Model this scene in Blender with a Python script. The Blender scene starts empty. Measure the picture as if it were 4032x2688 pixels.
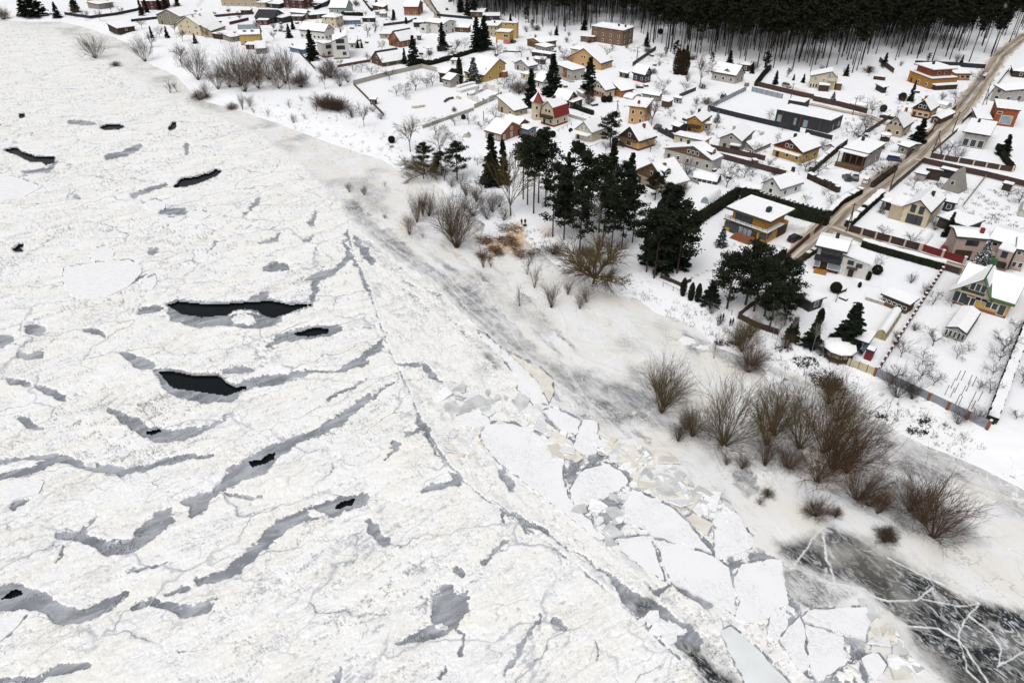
import bpy, bmesh, math, random
import numpy as np
from mathutils import Vector, Matrix

S = bpy.context.scene
COL = S.collection
# ------------------------------------------------------------------ camera, sky, sun, exposure
CAM_H, PITCH, F = 75.0, math.radians(34.2), 2688.0      # metres, below horizontal, focal length in photo pixels (4032 wide)
cam = bpy.data.objects.new('camera', bpy.data.cameras.new('camera'))
COL.objects.link(cam)
cam.location = (0, 0, CAM_H)
cam.rotation_euler = (math.radians(90) - PITCH, 0, 0)
cam.data.sensor_width = 36.0
cam.data.lens = 36.0 * F / 4032.0
cam.data.clip_start, cam.data.clip_end = 1.0, 6000.0
S.camera = cam
S.render.resolution_x, S.render.resolution_y = 1024, 682
S.render.engine = 'CYCLES'

SUN_EL, SUN_AZ = math.radians(60), math.radians(-150)     # azimuth from +Y towards +X
W = bpy.data.worlds.new('World'); S.world = W; W.use_nodes = True
nt = W.node_tree; nt.nodes.clear()
sky = nt.nodes.new('ShaderNodeTexSky'); sky.sky_type = 'NISHITA'; sky.sun_disc = False
sky.sun_elevation, sky.sun_rotation = SUN_EL, SUN_AZ
sky.air_density, sky.dust_density, sky.ozone_density = 1.0, 6.0, 1.0
hs = nt.nodes.new('ShaderNodeHueSaturation'); hs.inputs['Saturation'].default_value = 0.16   # overcast: the grey of a clouded sky
bg = nt.nodes.new('ShaderNodeBackground'); bg.inputs['Strength'].default_value = 0.12
wo = nt.nodes.new('ShaderNodeOutputWorld')
nt.links.new(sky.outputs[0], hs.inputs['Color']); nt.links.new(hs.outputs[0], bg.inputs['Color']); nt.links.new(bg.outputs[0], wo.inputs['Surface'])
sd = bpy.data.lights.new('sun', 'SUN'); sd.energy = 0.8; sd.angle = math.radians(60); sd.color = (1.0, 0.985, 0.965)
sun = bpy.data.objects.new('sun', sd); COL.objects.link(sun)
sv = Vector((math.cos(SUN_EL) * math.sin(SUN_AZ), math.cos(SUN_EL) * math.cos(SUN_AZ), math.sin(SUN_EL)))
sun.rotation_euler = sv.to_track_quat('Z', 'Y').to_euler(); sun.location = (0, 0, 200)
S.view_settings.view_transform = 'Standard'; S.view_settings.look = 'None'
S.view_settings.exposure = 0.04; S.view_settings.gamma = 1.0; S.view_settings.use_curve_mapping = False

# ------------------------------------------------------------------ photo pixel -> place
CP, SP = math.cos(PITCH), math.sin(PITCH)
CROPS = dict(n=(0, 0, 1.0), f=(0, 0, 2352 / 4032), c1=(0, 0, 2.352), c2=(900, 0, 2.94), c3=(1600, 0, 2.94), c4=(2300, 0, 2.94), c5=(3100, 0, 2352 / 932),
             d1=(1500, 250, 2281 / 800), d2=(2200, 250, 2281 / 800), d3=(2900, 250, 3.485), d4=(3400, 250, 1982 / 632), d5=(2500, 650, 2091 / 800),
             d6=(3200, 650, 2174 / 832), d7=(3000, 1000, 2158 / 1032), e1=(0, 550, 1.568), e2=(0, 1500, 1.32), e3=(1200, 750, 2300 / 1100), e4=(1300, 1300, 2265 / 1300),
             e5=(1400, 1900, 1.68), e6=(2400, 1300, 1.96), e7=(2700, 1800, 2352 / 1332), e8=(1500, 700, 2.352),
             f1=(0, 0, 3.36), f2=(700, 0, 3.92), f3=(2700, 1150, 4.48), f4=(3500, 1000, 2352 / 532), f6=(3750, 200, 5.6))
def N(cr, p):
    x0, y0, s = CROPS[cr]
    return (x0 + p[0] / s, y0 + p[1] / s)
def NP(cr, pts):
    return [N(cr, p) for p in pts]
def unproj(px, py, z):
    u = (np.asarray(px, float) - 2016) / F; v = (1344 - np.asarray(py, float)) / F
    dz = -SP + v * CP
    t = (z - CAM_H) / dz
    return u * t, (CP + v * SP) * t

BANK_PX = [(-2500, 40), (-600, 75), (0, 80), (100, 88), (230, 86), (330, 108), (420, 140), (500, 170), (570, 245), (690, 300), (780, 395), (950, 440), (1120, 500),
           (1280, 560), (1500, 632), (1588, 681), (1665, 709), (1724, 737), (1749, 760), (1830, 830), (1905, 885), (1890, 935), (1930, 1010), (2050, 1000), (2129, 993),
           (2172, 1040), (2290, 1130), (2414, 1165), (2500, 1178), (2576, 1235), (2700, 1273), (2767, 1320), (2816, 1373), (2900, 1400), (2988, 1425), (3053, 1447), (3186, 1494),
           (3290, 1545), (3369, 1586), (3471, 1660), (3531, 1708), (3650, 1762), (3833, 1834), (4032, 1936), (4500, 2190), (6000, 2900)]
BX, BY = unproj([p[0] for p in BANK_PX], [p[1] for p in BANK_PX], 0.0)
def bank_sd(x, y):
    """signed distance to the bank line, positive on land"""
    x = np.atleast_1d(np.asarray(x, float)); y = np.atleast_1d(np.asarray(y, float))
    best = np.full(x.shape, 1e9); sgn = np.ones(x.shape)
    for i in range(len(BX) - 1):
        ax, ay, bx, by = BX[i], BY[i], BX[i + 1], BY[i + 1]
        dx, dy = bx - ax, by - ay; L2 = dx * dx + dy * dy
        t = np.clip(((x - ax) * dx + (y - ay) * dy) / L2, 0, 1)
        d = np.hypot(x - ax - t * dx, y - ay - t * dy)
        c = dx * (y - ay) - dy * (x - ax)
        m = d < best - 1e-6
        best[m] = d[m]; sgn[m] = np.where(c[m] > 0, 1.0, -1.0)
    return best * sgn
PLATEAU = 1.8
def sstep(a, b, x):
    t = np.clip((x - a) / (b - a), 0, 1); return t * t * (3 - 2 * t)
def zland(x, y):
    s = bank_sd(x, y)
    return np.where(s > 0, 0.15 * np.clip(s, 0, 1) + (PLATEAU - 0.15) * sstep(0.0, 13.0, s), s * 0.12)
_SX, _SY = BX[:-1], BY[:-1]; _DX, _DY = np.diff(BX), np.diff(BY); _L2 = _DX ** 2 + _DY ** 2
def zl1(x, y):
    tt = np.clip(((x - _SX) * _DX + (y - _SY) * _DY) / _L2, 0, 1); d = np.hypot(x - _SX - tt * _DX, y - _SY - tt * _DY); i = int(np.argmin(d)); s = float(d[i])
    if _DX[i] * (y - _SY[i]) - _DY[i] * (x - _SX[i]) <= 0: return -s * .12
    q = min(1.0, s / 13.0); return .15 * min(s, 1) + (PLATEAU - .15) * q * q * (3 - 2 * q)
def G(px, py, cr='n'):
    px, py = N(cr, (px, py)); z = 0.5; u = (px - 2016) / F; v = (1344 - py) / F; dz = -SP + v * CP
    for _ in range(5):
        tt = (z - CAM_H) / dz; x, y = u * tt, (CP + v * SP) * tt
        z = max(0.05, zl1(x, y))
    return Vector((float(x), float(y), z))

# ------------------------------------------------------------------ noise
def _hash(ix, iy, seed):
    h = (ix.astype(np.int64) * 374761393 + iy.astype(np.int64) * 668265263 + seed * 1442695041) & 0xffffffff
    h = ((h ^ (h >> 13)) * 1274126177) & 0xffffffff
    return (h ^ (h >> 16)) & 0xffff
def perlin(x, y, seed=0):
    ix, iy = np.floor(x), np.floor(y); fx, fy = x - ix, y - iy
    u = fx * fx * fx * (fx * (fx * 6 - 15) + 10); v = fy * fy * fy * (fy * (fy * 6 - 15) + 10)
    def g(a, b):
        ang = _hash(ix + a, iy + b, seed) * (2 * math.pi / 65536)
        return np.cos(ang) * (fx - a) + np.sin(ang) * (fy - b)
    n0 = g(0, 0) * (1 - u) + g(1, 0) * u; n1 = g(0, 1) * (1 - u) + g(1, 1) * u
    return (n0 * (1 - v) + n1 * v) * 1.5
def fbm(x, y, seed=0, octv=4, gain=0.5):
    a, s, t = 1.0, 0.0, 0.0
    for o in range(octv):
        s = s + a * perlin(x * 2 ** o, y * 2 ** o, seed + o * 17); t += a; a *= gain
    return s / t

# ------------------------------------------------------------------ materials
MATS = {}
def newmat(name):
    m = bpy.data.materials.new(name); m.use_nodes = True
    n = m.node_tree.nodes; b = n['Principled BSDF']
    MATS[name] = m
    return m, m.node_tree, b
def mat(name, c, rough=0.8, var=0.18, scale=1.2, spec=0.3, metal=0.0, stretch=(1, 1, 1), bump=0.0):
    """plain procedural surface: base colour with noise variation"""
    if any(k in name for k in ('_wall', 'brick', '_wood')): c = tuple(k * .78 for k in c)
    m, t, b = newmat(name)
    tc = t.nodes.new('ShaderNodeTexCoord'); mp = t.nodes.new('ShaderNodeMapping'); mp.inputs['Scale'].default_value = [scale * k for k in stretch]
    ns = t.nodes.new('ShaderNodeTexNoise'); ns.inputs['Scale'].default_value = 1.0; ns.inputs['Detail'].default_value = 5
    gm = t.nodes.new('ShaderNodeNewGeometry')
    t.links.new(gm.outputs['Position'], mp.inputs[0]); t.links.new(mp.outputs[0], ns.inputs['Vector'])
    rp = t.nodes.new('ShaderNodeMapRange'); rp.inputs[1].default_value = 0.3; rp.inputs[2].default_value = 0.7; rp.inputs[3].default_value = 1 - var; rp.inputs[4].default_value = 1 + var
    t.links.new(ns.outputs[0], rp.inputs[0])
    mx = t.nodes.new('ShaderNodeMix'); mx.data_type = 'RGBA'; mx.blend_type = 'MULTIPLY'; mx.inputs[0].default_value = 1.0
    mx.inputs[6].default_value = (*c, 1); t.links.new(rp.outputs[0], mx.inputs[7])
    t.links.new(mx.outputs[2], b.inputs['Base Color'])
    b.inputs['Roughness'].default_value = rough; b.inputs['Specular IOR Level'].default_value = spec; b.inputs['Metallic'].default_value = metal
    if bump:
        bp = t.nodes.new('ShaderNodeBump'); bp.inputs['Strength'].default_value = 0.5; bp.inputs['Distance'].default_value = bump
        t.links.new(ns.outputs[0], bp.inputs['Height']); t.links.new(bp.outputs[0], b.inputs['Normal'])
    return m
def M(n): return MATS[n]

SNOW = (0.84, 0.845, 0.86)
mat('snow', SNOW, 0.75, 0.035, 0.6, 0.2, bump=0.06)
mat('roof_snow', SNOW, 0.75, 0.03, 1.0, 0.2)
mat('white_wall', (0.72, 0.70, 0.66), 0.85, 0.06); mat('cream_wall', (0.66, 0.57, 0.40), 0.85, 0.08); mat('beige_wall', (0.50, 0.41, 0.29), 0.85, 0.1)
mat('yellow_wall', (0.60, 0.40, 0.13), 0.85, 0.1); mat('ochre_wall', (0.56, 0.29, 0.055), 0.8, 0.1); mat('orange_wall', (0.60, 0.36, 0.17), 0.85, 0.08)
mat('pink_wall', (0.50, 0.39, 0.33), 0.85, 0.08); mat('rose_wall', (0.55, 0.20, 0.20), 0.85, 0.1); mat('grey_wall', (0.33, 0.31, 0.28), 0.85, 0.12); mat('pale_grey_wall', (0.47, 0.44, 0.40), 0.85, 0.12)
mat('brick_wall', (0.30, 0.115, 0.06), 0.9, 0.2, 3.0); mat('brown_brick', (0.20, 0.125, 0.085), 0.9, 0.15, 3.0); mat('maroon_wall', (0.11, 0.035, 0.035), 0.85, 0.15)
mat('rust_wall', (0.33, 0.09, 0.03), 0.8, 0.15); mat('charcoal_wall', (0.035, 0.035, 0.038), 0.7, 0.2, 2.0); mat('navy_wall', (0.035, 0.045, 0.065), 0.8, 0.15)
mat('dark_wood', (0.06, 0.038, 0.028), 0.85, 0.3, 3.0); mat('log_wood', (0.42, 0.19, 0.04), 0.75, 0.22, 3.0, stretch=(.4, .4, 3)); mat('brown_wood', (0.15, 0.085, 0.045), 0.85, 0.3, 3.0)
mat('red_wood', (0.13, 0.035, 0.022), 0.8, 0.2, 2.0); mat('mint_wall', (0.36, 0.47, 0.42), 0.85, 0.06); mat('olive_wall', (0.27, 0.25, 0.18), 0.85, 0.12); mat('blue_wall', (0.16, 0.24, 0.36), 0.8, 0.1)
mat('roof_dark', (0.03, 0.03, 0.034), 0.6, 0.25); mat('roof_metal', (0.13, 0.16, 0.19), 0.45, 0.15, spec=0.5); mat('roof_red', (0.19, 0.02, 0.022), 0.55, 0.12); mat('roof_green', (0.03, 0.10, 0.035), 0.5, 0.15)
mat('roof_rust', (0.17, 0.06, 0.035), 0.7, 0.2); mat('trim_white', (0.74, 0.74, 0.72), 0.6, 0.04); mat('trim_dark', (0.05, 0.045, 0.04), 0.6, 0.1)
mat('glass', (0.025, 0.03, 0.036), 0.15, 0.2, 0.4, 0.5); mat('pale_glass', (0.22, 0.28, 0.30), 0.2, 0.2, 0.6, 0.5); mat('poly_film', (0.42, 0.42, 0.36), 0.4, 0.2, 1.0, 0.4); mat('straw_film', (0.34, 0.29, 0.15), 0.6, 0.3, 2.0)
mat('teal_film', (0.12, 0.30, 0.30), 0.4, 0.15); mat('sky_film', (0.30, 0.50, 0.60), 0.4, 0.12)
mat('concrete', (0.36, 0.34, 0.30), 0.9, 0.15, 2.0); mat('post_cream', (0.50, 0.45, 0.36), 0.85, 0.1); mat('fence_brown', (0.055, 0.032, 0.028), 0.7, 0.2); mat('fence_wine', (0.075, 0.018, 0.018), 0.6, 0.15)
mat('fence_black', (0.018, 0.02, 0.026), 0.6, 0.2); mat('fence_grey', (0.26, 0.28, 0.32), 0.6, 0.15); mat('fence_cream', (0.52, 0.46, 0.30), 0.8, 0.12); mat('fence_red', (0.16, 0.022, 0.026), 0.5, 0.1); mat('pole_wood', (0.07, 0.06, 0.052), 0.9, 0.2)
mat('bark', (0.055, 0.042, 0.033), 0.9, 0.3, 4.0); mat('forest_bark', (0.026, 0.019, 0.015), 0.9, 0.35, 2.0); mat('pine_bark', (0.06, 0.04, 0.03), 0.9, 0.35, 2.0); mat('birch_bark', (0.30, 0.28, 0.25), 0.85, 0.4, 3.0)
mat('twig_brown', (0.080, 0.052, 0.029), 0.9, 0.3, 1.0); mat('twig_red', (0.098, 0.054, 0.029), 0.9, 0.3, 1.0); mat('twig_olive', (0.105, 0.072, 0.026), 0.9, 0.3, 1.0); mat('twig_grey', (0.07, 0.062, 0.058), 0.9, 0.3, 1.0)
mat('needles', (0.012, 0.018, 0.011), 0.85, 0.45, 0.5, 0.2); mat('pine_needles', (0.014, 0.019, 0.009), 0.85, 0.45, 0.4, 0.2); mat('forest_needles', (0.015, 0.016, 0.009), 0.9, 0.5, 0.2, 0.1); mat('thuja', (0.016, 0.020, 0.010), 0.9, 0.4, 1.0, 0.2); mat('thuja_brown', (0.038, 0.024, 0.012), 0.9, 0.4, 1.0, 0.2)
mat('blue_needles', (0.035, 0.05, 0.05), 0.85, 0.4, 0.8, 0.2); mat('hedge_brown', (0.05, 0.036, 0.026), 0.9, 0.4, 1.0)
mat('tyre', (0.012, 0.012, 0.012), 0.9, 0.1); mat('rim', (0.25, 0.25, 0.26), 0.4, 0.1, metal=0.6); mat('lamp_glass', (0.6, 0.6, 0.58), 0.2, 0.05); mat('tail_lamp', (0.25, 0.01, 0.01), 0.3, 0.05)
for nm, c in dict(black=(0.012, 0.013, 0.015), dark=(0.03, 0.033, 0.036), grey=(0.10, 0.09, 0.08), silver=(0.30, 0.28, 0.23), red=(0.20, 0.012, 0.015), white=(0.62, 0.62, 0.6), teal=(0.02, 0.06, 0.07), sage=(0.12, 0.15, 0.13), blue=(0.015, 0.04, 0.13)).items():
    mat('paint_' + nm, c, 0.3, 0.06, spec=0.5)
mat('coat_black', (0.012, 0.012, 0.016), 0.9, 0.2); mat('trouser_blue', (0.02, 0.028, 0.09), 0.9, 0.2); mat('coat_brown', (0.03, 0.024, 0.024), 0.9, 0.2); mat('skin', (0.36, 0.22, 0.16), 0.6, 0.05); mat('hair', (0.03, 0.02, 0.015), 0.9, 0.2)
mat('brush', (0.11, 0.052, 0.016), 0.9, 0.4, 2.0); mat('weeds', (0.10, 0.07, 0.045), 0.95, 0.4, 1.0); mat('rubbish', (0.05, 0.05, 0.055), 0.8, 0.5, 3.0); mat('blue_plastic', (0.02, 0.10, 0.35), 0.4, 0.1); mat('sack', (0.55, 0.47, 0.36), 0.9, 0.15, 2.0); mat('block', (0.62, 0.6, 0.56), 0.9, 0.1)
mat('floe_top', (0.80, 0.805, 0.82), 0.7, 0.10, 1.6, 0.25, stretch=(1, 2.5, 1)); mat('floe_tan', (0.70, 0.67, 0.60), 0.7, 0.12, 0.5, 0.25); mat('floe_grey', (0.55, 0.56, 0.56), 0.5, 0.2, 0.5, 0.3); mat('floe_blue', (0.72, 0.745, 0.75), 0.35, 0.08, 0.3, 0.4)

# ------------------------------------------------------------------ mesh helpers
def tag(o, label=None, cat=None, group=None, kind=None):
    if label: o['label'] = label
    if cat: o['category'] = cat
    if group: o['group'] = group
    if kind: o['kind'] = kind
    return o
def empty(name, loc, label, cat, group=None):
    o = bpy.data.objects.new(name, None); COL.objects.link(o); o.location = loc; o.empty_display_size = 0.5
    return tag(o, label, cat, group)
def link(name, me, parent=None, loc=(0, 0, 0)):
    o = bpy.data.objects.new(name, me); COL.objects.link(o); o.location = loc
    if parent: o.parent = parent
    return o
def pymesh(name, verts, faces, m, fix=True, smooth=False):
    me = bpy.data.meshes.new(name); me.from_pydata([tuple(v) for v in verts], [], faces)
    for k in (m if isinstance(m, (list, tuple)) else [m]): me.materials.append(MATS[k])
    if fix:
        b = bmesh.new(); b.from_mesh(me); bmesh.ops.recalc_face_normals(b, faces=b.faces); b.to_mesh(me); b.free()
    if smooth: me.polygons.foreach_set('use_smooth', [True] * len(me.polygons))
    me.update(); return me
_UB = {}
def unit_box(m):
    if m not in _UB:
        v = [(x, y, z) for x in (-.5, .5) for y in (-.5, .5) for z in (-.5, .5)]
        f = [(0, 1, 3, 2), (4, 6, 7, 5), (0, 4, 5, 1), (2, 3, 7, 6), (0, 2, 6, 4), (1, 5, 7, 3)]
        _UB[m] = pymesh('box_' + m, v, f, m)
    return _UB[m]
def arrmesh(name, V, Q, m):
    """fast mesh from arrays: V (n,3), Q (k,3 or 4)"""
    me = bpy.data.meshes.new(name); n, k = len(V), Q.shape[1]
    me.vertices.add(n); me.vertices.foreach_set('co', np.asarray(V, np.float32).ravel())
    me.loops.add(Q.size); me.loops.foreach_set('vertex_index', Q.astype(np.int32).ravel())
    me.polygons.add(len(Q)); me.polygons.foreach_set('loop_start', np.arange(0, Q.size, k, dtype=np.int32)); me.polygons.foreach_set('loop_total', np.full(len(Q), k, np.int32))
    for kk in (m if isinstance(m, (list, tuple)) else [m]): me.materials.append(MATS[kk])
    me.update(calc_edges=True); me.validate(); return me
# ------------------------------------------------------------------ polylines and polygons of the ice, in photo pixels
def poly_in(px, py, poly):
    inside = np.zeros(px.shape, bool); n = len(poly)
    for i in range(n):
        x1, y1 = poly[i]; x2, y2 = poly[(i + 1) % n]
        if y1 == y2: continue
        c = ((y1 > py) != (y2 > py)) & (px < (x2 - x1) * (py - y1) / (y2 - y1) + x1)
        inside ^= c
    return inside
def poly_dist(px, py, poly, lim):
    """signed distance in pixels (inside negative), exact only within lim"""
    xs = [p[0] for p in poly]; ys = [p[1] for p in poly]
    bb = (px > min(xs) - lim) & (px < max(xs) + lim) & (py > min(ys) - lim) & (py < max(ys) + lim)
    out = np.full(px.shape, 1e6); idx = np.nonzero(bb)[0]
    if not len(idx): return out
    x, y = px[idx], py[idx]; d = np.full(x.shape, 1e6)
    for i in range(len(poly)):
        ax, ay = poly[i]; bx, by = poly[(i + 1) % len(poly)]
        dx, dy = bx - ax, by - ay; t = np.clip(((x - ax) * dx + (y - ay) * dy) / max(dx * dx + dy * dy, 1e-6), 0, 1)
        d = np.minimum(d, np.hypot(x - ax - t * dx, y - ay - t * dy))
    d[poly_in(x, y, poly)] *= -1
    out[idx] = d
    return out
def line_dist(px, py, pts, ws, lim=60):
    """pixel distance to a polyline minus its half width"""
    xs = [p[0] for p in pts]; ys = [p[1] for p in pts]; mw = max(ws) + lim
    bb = (px > min(xs) - mw) & (px < max(xs) + mw) & (py > min(ys) - mw) & (py < max(ys) + mw)
    out = np.full(px.shape, 1e6); idx = np.nonzero(bb)[0]
    if not len(idx): return out
    x, y = px[idx], py[idx]; d = np.full(x.shape, 1e6)
    for i in range(len(pts) - 1):
        ax, ay = pts[i]; bx, by = pts[i + 1]; w0, w1 = ws[i] / 2, ws[i + 1] / 2
        dx, dy = bx - ax, by - ay; t = np.clip(((x - ax) * dx + (y - ay) * dy) / max(dx * dx + dy * dy, 1e-6), 0, 1)
        d = np.minimum(d, np.hypot(x - ax - t * dx, y - ay - t * dy) - (w0 + (w1 - w0) * t))
    out[idx] = d
    return out
LEADS = [
    ('f', [(0, 1065), (60, 1050), (130, 1052), (200, 1068), (280, 1085), (350, 1070), (420, 1052), (490, 1045)], [10, 8, 14, 16, 14, 12, 12, 5]),
    ('f', [(0, 1095), (60, 1085), (130, 1055)], [14, 12, 12]),
    ('e2', [(305, 800), (440, 810), (560, 880), (700, 850), (800, 760), (900, 680), (1000, 660), (1090, 600), (1200, 510), (1330, 440), (1500, 320), (1650, 270), (1760, 220), (1850, 130), (1980, 50)], [35, 40, 60, 75, 85, 55, 90, 45, 70, 105, 36, 36, 44, 26, 10]),
    ('e2', [(-200, 1140), (0, 1130), (100, 1120), (230, 1150), (330, 1220), (430, 1220), (560, 1170), (670, 1100)], [120, 120, 115, 90, 75, 60, 55, 20]),
    ('e2', [(690, 1190), (780, 1150), (880, 1170), (960, 1200), (1080, 1180), (1120, 1130)], [14, 35, 35, 52, 50, 10]),
    ('e2', [(860, 1110), (980, 1070), (1080, 1035), (1200, 990), (1280, 920), (1380, 830), (1480, 740), (1600, 690), (1750, 660), (1880, 620)], [10, 16, 36, 46, 62, 62, 54, 60, 75, 55]),
    ('e2', [(230, 40), (280, 70), (340, 95)], [30, 45, 25]), ('e2', [(570, 150), (680, 210), (760, 270), (850, 290), (960, 280), (1040, 260), (1160, 210), (1190, 170)], [20, 50, 50, 60, 55, 26, 10, 5]),
    ('e2', [(100, 195), (150, 225), (210, 245)], [25, 45, 20]), ('e2', [(430, 790), (510, 700)], [26, 14]), ('e2', [(660, 1000), (760, 970), (880, 940)], [10, 12, 6]), ('e2', [(1190, 590), (1280, 605), (1370, 600)], [12, 18, 8]),
    ('e2', [(-100, 1565), (0, 1560), (200, 1550), (330, 1490), (470, 1470)], [25, 25, 25, 48, 36]), ('e2', [(1735, 1570), (1790, 1500)], [34, 20]), ('e2', [(340, 860), (280, 940)], [14, 8]), ('e2', [(80, 650), (150, 620)], [45, 20]),
    ('e2', [(0, 1350), (60, 1280), (140, 1215)], [14, 20, 14]),
    ('e5', [(600, 700), (620, 850), (560, 960), (400, 1020), (280, 1060)], [55, 225, 120, 50, 20]), ('e5', [(690, 940), (700, 1040), (690, 1130)], [20, 16, 40]), ('e5', [(745, 730), (690, 800)], [34, 60]),
    ('e5', [(1220, 880), (1150, 1000), (1080, 1110), (990, 1270)], [24, 16, 24, 30]), ('e5', [(610, 1220), (560, 1290)], [20, 30]), ('e5', [(1590, 1050), (1610, 1180)], [14, 8]),
    ('e5', [(900, 100), (1010, 190), (1100, 250), (1180, 290), (1310, 370), (1480, 480), (1640, 600)], [5, 10, 26, 36, 8, 5, 8]),
    ('e5', [(1640, 600), (1700, 660), (1850, 790), (2000, 900), (2150, 1000), (2230, 1080)], [8, 24, 110, 150, 130, 110]), ('e5', [(970, 200), (990, 270)], [24, 12]), ('e5', [(1130, 280), (1150, 330)], [30, 20]), ('e5', [(990, 390), (930, 450), (850, 540)], [24, 24, 20]),
    ('e5', [(460, 50), (520, 20), (700, 0)], [18, 22, 24]), ('e5', [(1960, 700), (2010, 740), (2060, 680)], [20, 30, 26]), ('e5', [(2060, 660), (2180, 720), (2352, 800)], [10, 40, 60]),
    ('e4', [(385, 20), (360, 80), (300, 140), (200, 210), (90, 270)], [8, 20, 26, 38, 40]), ('e4', [(490, 320), (350, 410), (200, 510), (60, 620), (0, 660)], [6, 14, 38, 66, 56]), ('e4', [(600, 560), (640, 660), (700, 780), (760, 870), (930, 1030)], [8, 44, 26, 6, 6]),
    ('e4', [(460, 780), (410, 840), (370, 890)], [40, 24, 6]), ('e4', [(820, 980), (870, 1010), (920, 1030)], [16, 40, 10]), ('e4', [(640, 1110), (730, 1080), (850, 1030)], [20, 34, 30]), ('e4', [(480, 235), (600, 240)], [26, 30]), ('e4', [(640, 250), (700, 310), (780, 350)], [34, 40, 12]),
    ('e4', [(0, 470), (100, 420), (240, 350)], [26, 16, 8]), ('e4', [(520, 720), (600, 690)], [30, 40]),
    ('e1', [(2150, 560), (2135, 640), (2160, 720), (2080, 800), (2000, 840), (1900, 860)], [12, 20, 35, 30, 48, 18]), ('e1', [(2160, 720), (2220, 800), (2255, 900), (2300, 960)], [18, 8, 26, 8]), ('e1', [(1945, 870), (1930, 980)], [45, 40]), ('e1', [(2200, 620), (2300, 760)], [40, 30]),
    ('e1', [(1650, 1280), (1740, 1220), (1820, 1215), (1920, 1190), (2020, 1180), (2100, 1160)], [16, 40, 66, 70, 60, 36]), ('e1', [(1400, 1430), (1480, 1425), (1560, 1420)], [24, 46, 22]), ('e1', [(1520, 1510), (1620, 1490), (1740, 1480), (1900, 1430), (2100, 1430), (2240, 1360), (2352, 1270)], [50, 60, 56, 20, 12, 50, 20]),
    ('e1', [(760, 1320), (870, 1380), (940, 1400)], [26, 60, 36]), ('e1', [(1630, 800), (1700, 785), (1780, 790)], [26, 56, 26]), ('e1', [(660, 110), (760, 90), (870, 50)], [30, 34, 12]), ('e1', [(120, 1330), (180, 1345), (240, 1330)], [20, 40, 50]), ('e1', [(0, 1250), (60, 1230)], [70, 40]),
    ('e1', [(60, 1490), (180, 1510)], [40, 20]), ('e1', [(240, 1530), (340, 1560)], [30, 36]), ('e1', [(180, 1170), (250, 1180)], [50, 60]), ('e1', [(140, 200), (300, 190), (350, 140)], [14, 26, 14]), ('e1', [(960, 680), (940, 690)], [30, 40]), ('e1', [(1000, 440), (1140, 450)], [40, 34]), ('e1', [(820, 350), (920, 310), (1020, 280)], [30, 20, 26]),
    ('e1', [(1040, 1040), (1100, 1090), (1220, 1120), (1380, 1120), (1600, 1120), (1720, 1100)], [24, 70, 70, 60, 90, 50]), ('e1', [(1640, 960), (1560, 980)], [50, 30]), ('e1', [(870, 1060), (980, 1040)], [40, 34]), ('e1', [(980, 1440), (1050, 1540), (1250, 1600), (1430, 1590)], [46, 50, 44, 60]),
    ('e1', [(1340, 630), (1300, 680)], [18, 10]), ('e1', [(1600, 640), (1700, 620), (1740, 580)], [10, 26, 10]), ('e1', [(520, 1180), (600, 1190), (650, 1220)], [14, 34, 14]), ('e1', [(780, 900), (850, 860), (900, 830)], [20, 26, 10]), ('e1', [(1500, 480), (1600, 370)], [8, 22]), ('e1', [(1150, 40), (1160, 90)], [30, 16]),
    ('c1', [(640, 1130), (760, 1140), (880, 1150)], [30, 40, 16]), ('c1', [(1180, 1400), (1310, 1350)], [50, 24]), ('e1', [(470, 350), (480, 360)], [20, 20]), ('e3', [(0, 420), (90, 380)], [26, 12]), ('e3', [(40, 270), (100, 180)], [50, 24]),
    ('e5', [(80, 250), (130, 320), (190, 390)], [30, 70, 50]), ('e5', [(650, 570), (690, 600)], [40, 50]), ('e5', [(1340, 910), (1380, 960)], [50, 40]), ('e4', [(1190, 980), (1240, 1080)], [50, 60])]
BELT = [('e4', [(1590, 870), (1700, 820), (1860, 830), (2080, 1000), (2060, 1200), (1990, 1400), (1900, 1480), (1720, 1260), (1600, 1010)]), ('e7', [(190, 560), (330, 740), (480, 640), (640, 690), (540, 720), (380, 740), (320, 830), (190, 700)]),
        ('e7', [(560, 1100), (740, 1090), (1100, 1240), (1300, 1300), (1260, 1568), (900, 1590), (640, 1300)]), ('e7', [(690, 860), (820, 1100), (1270, 1030), (1300, 1100), (800, 1120), (720, 1020)]), ('e7', [(0, 440), (200, 640), (190, 680), (0, 590)]), ('e4', [(1440, 520), (1760, 590), (1740, 640), (1700, 860), (1650, 760), (1500, 640)])]
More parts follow.
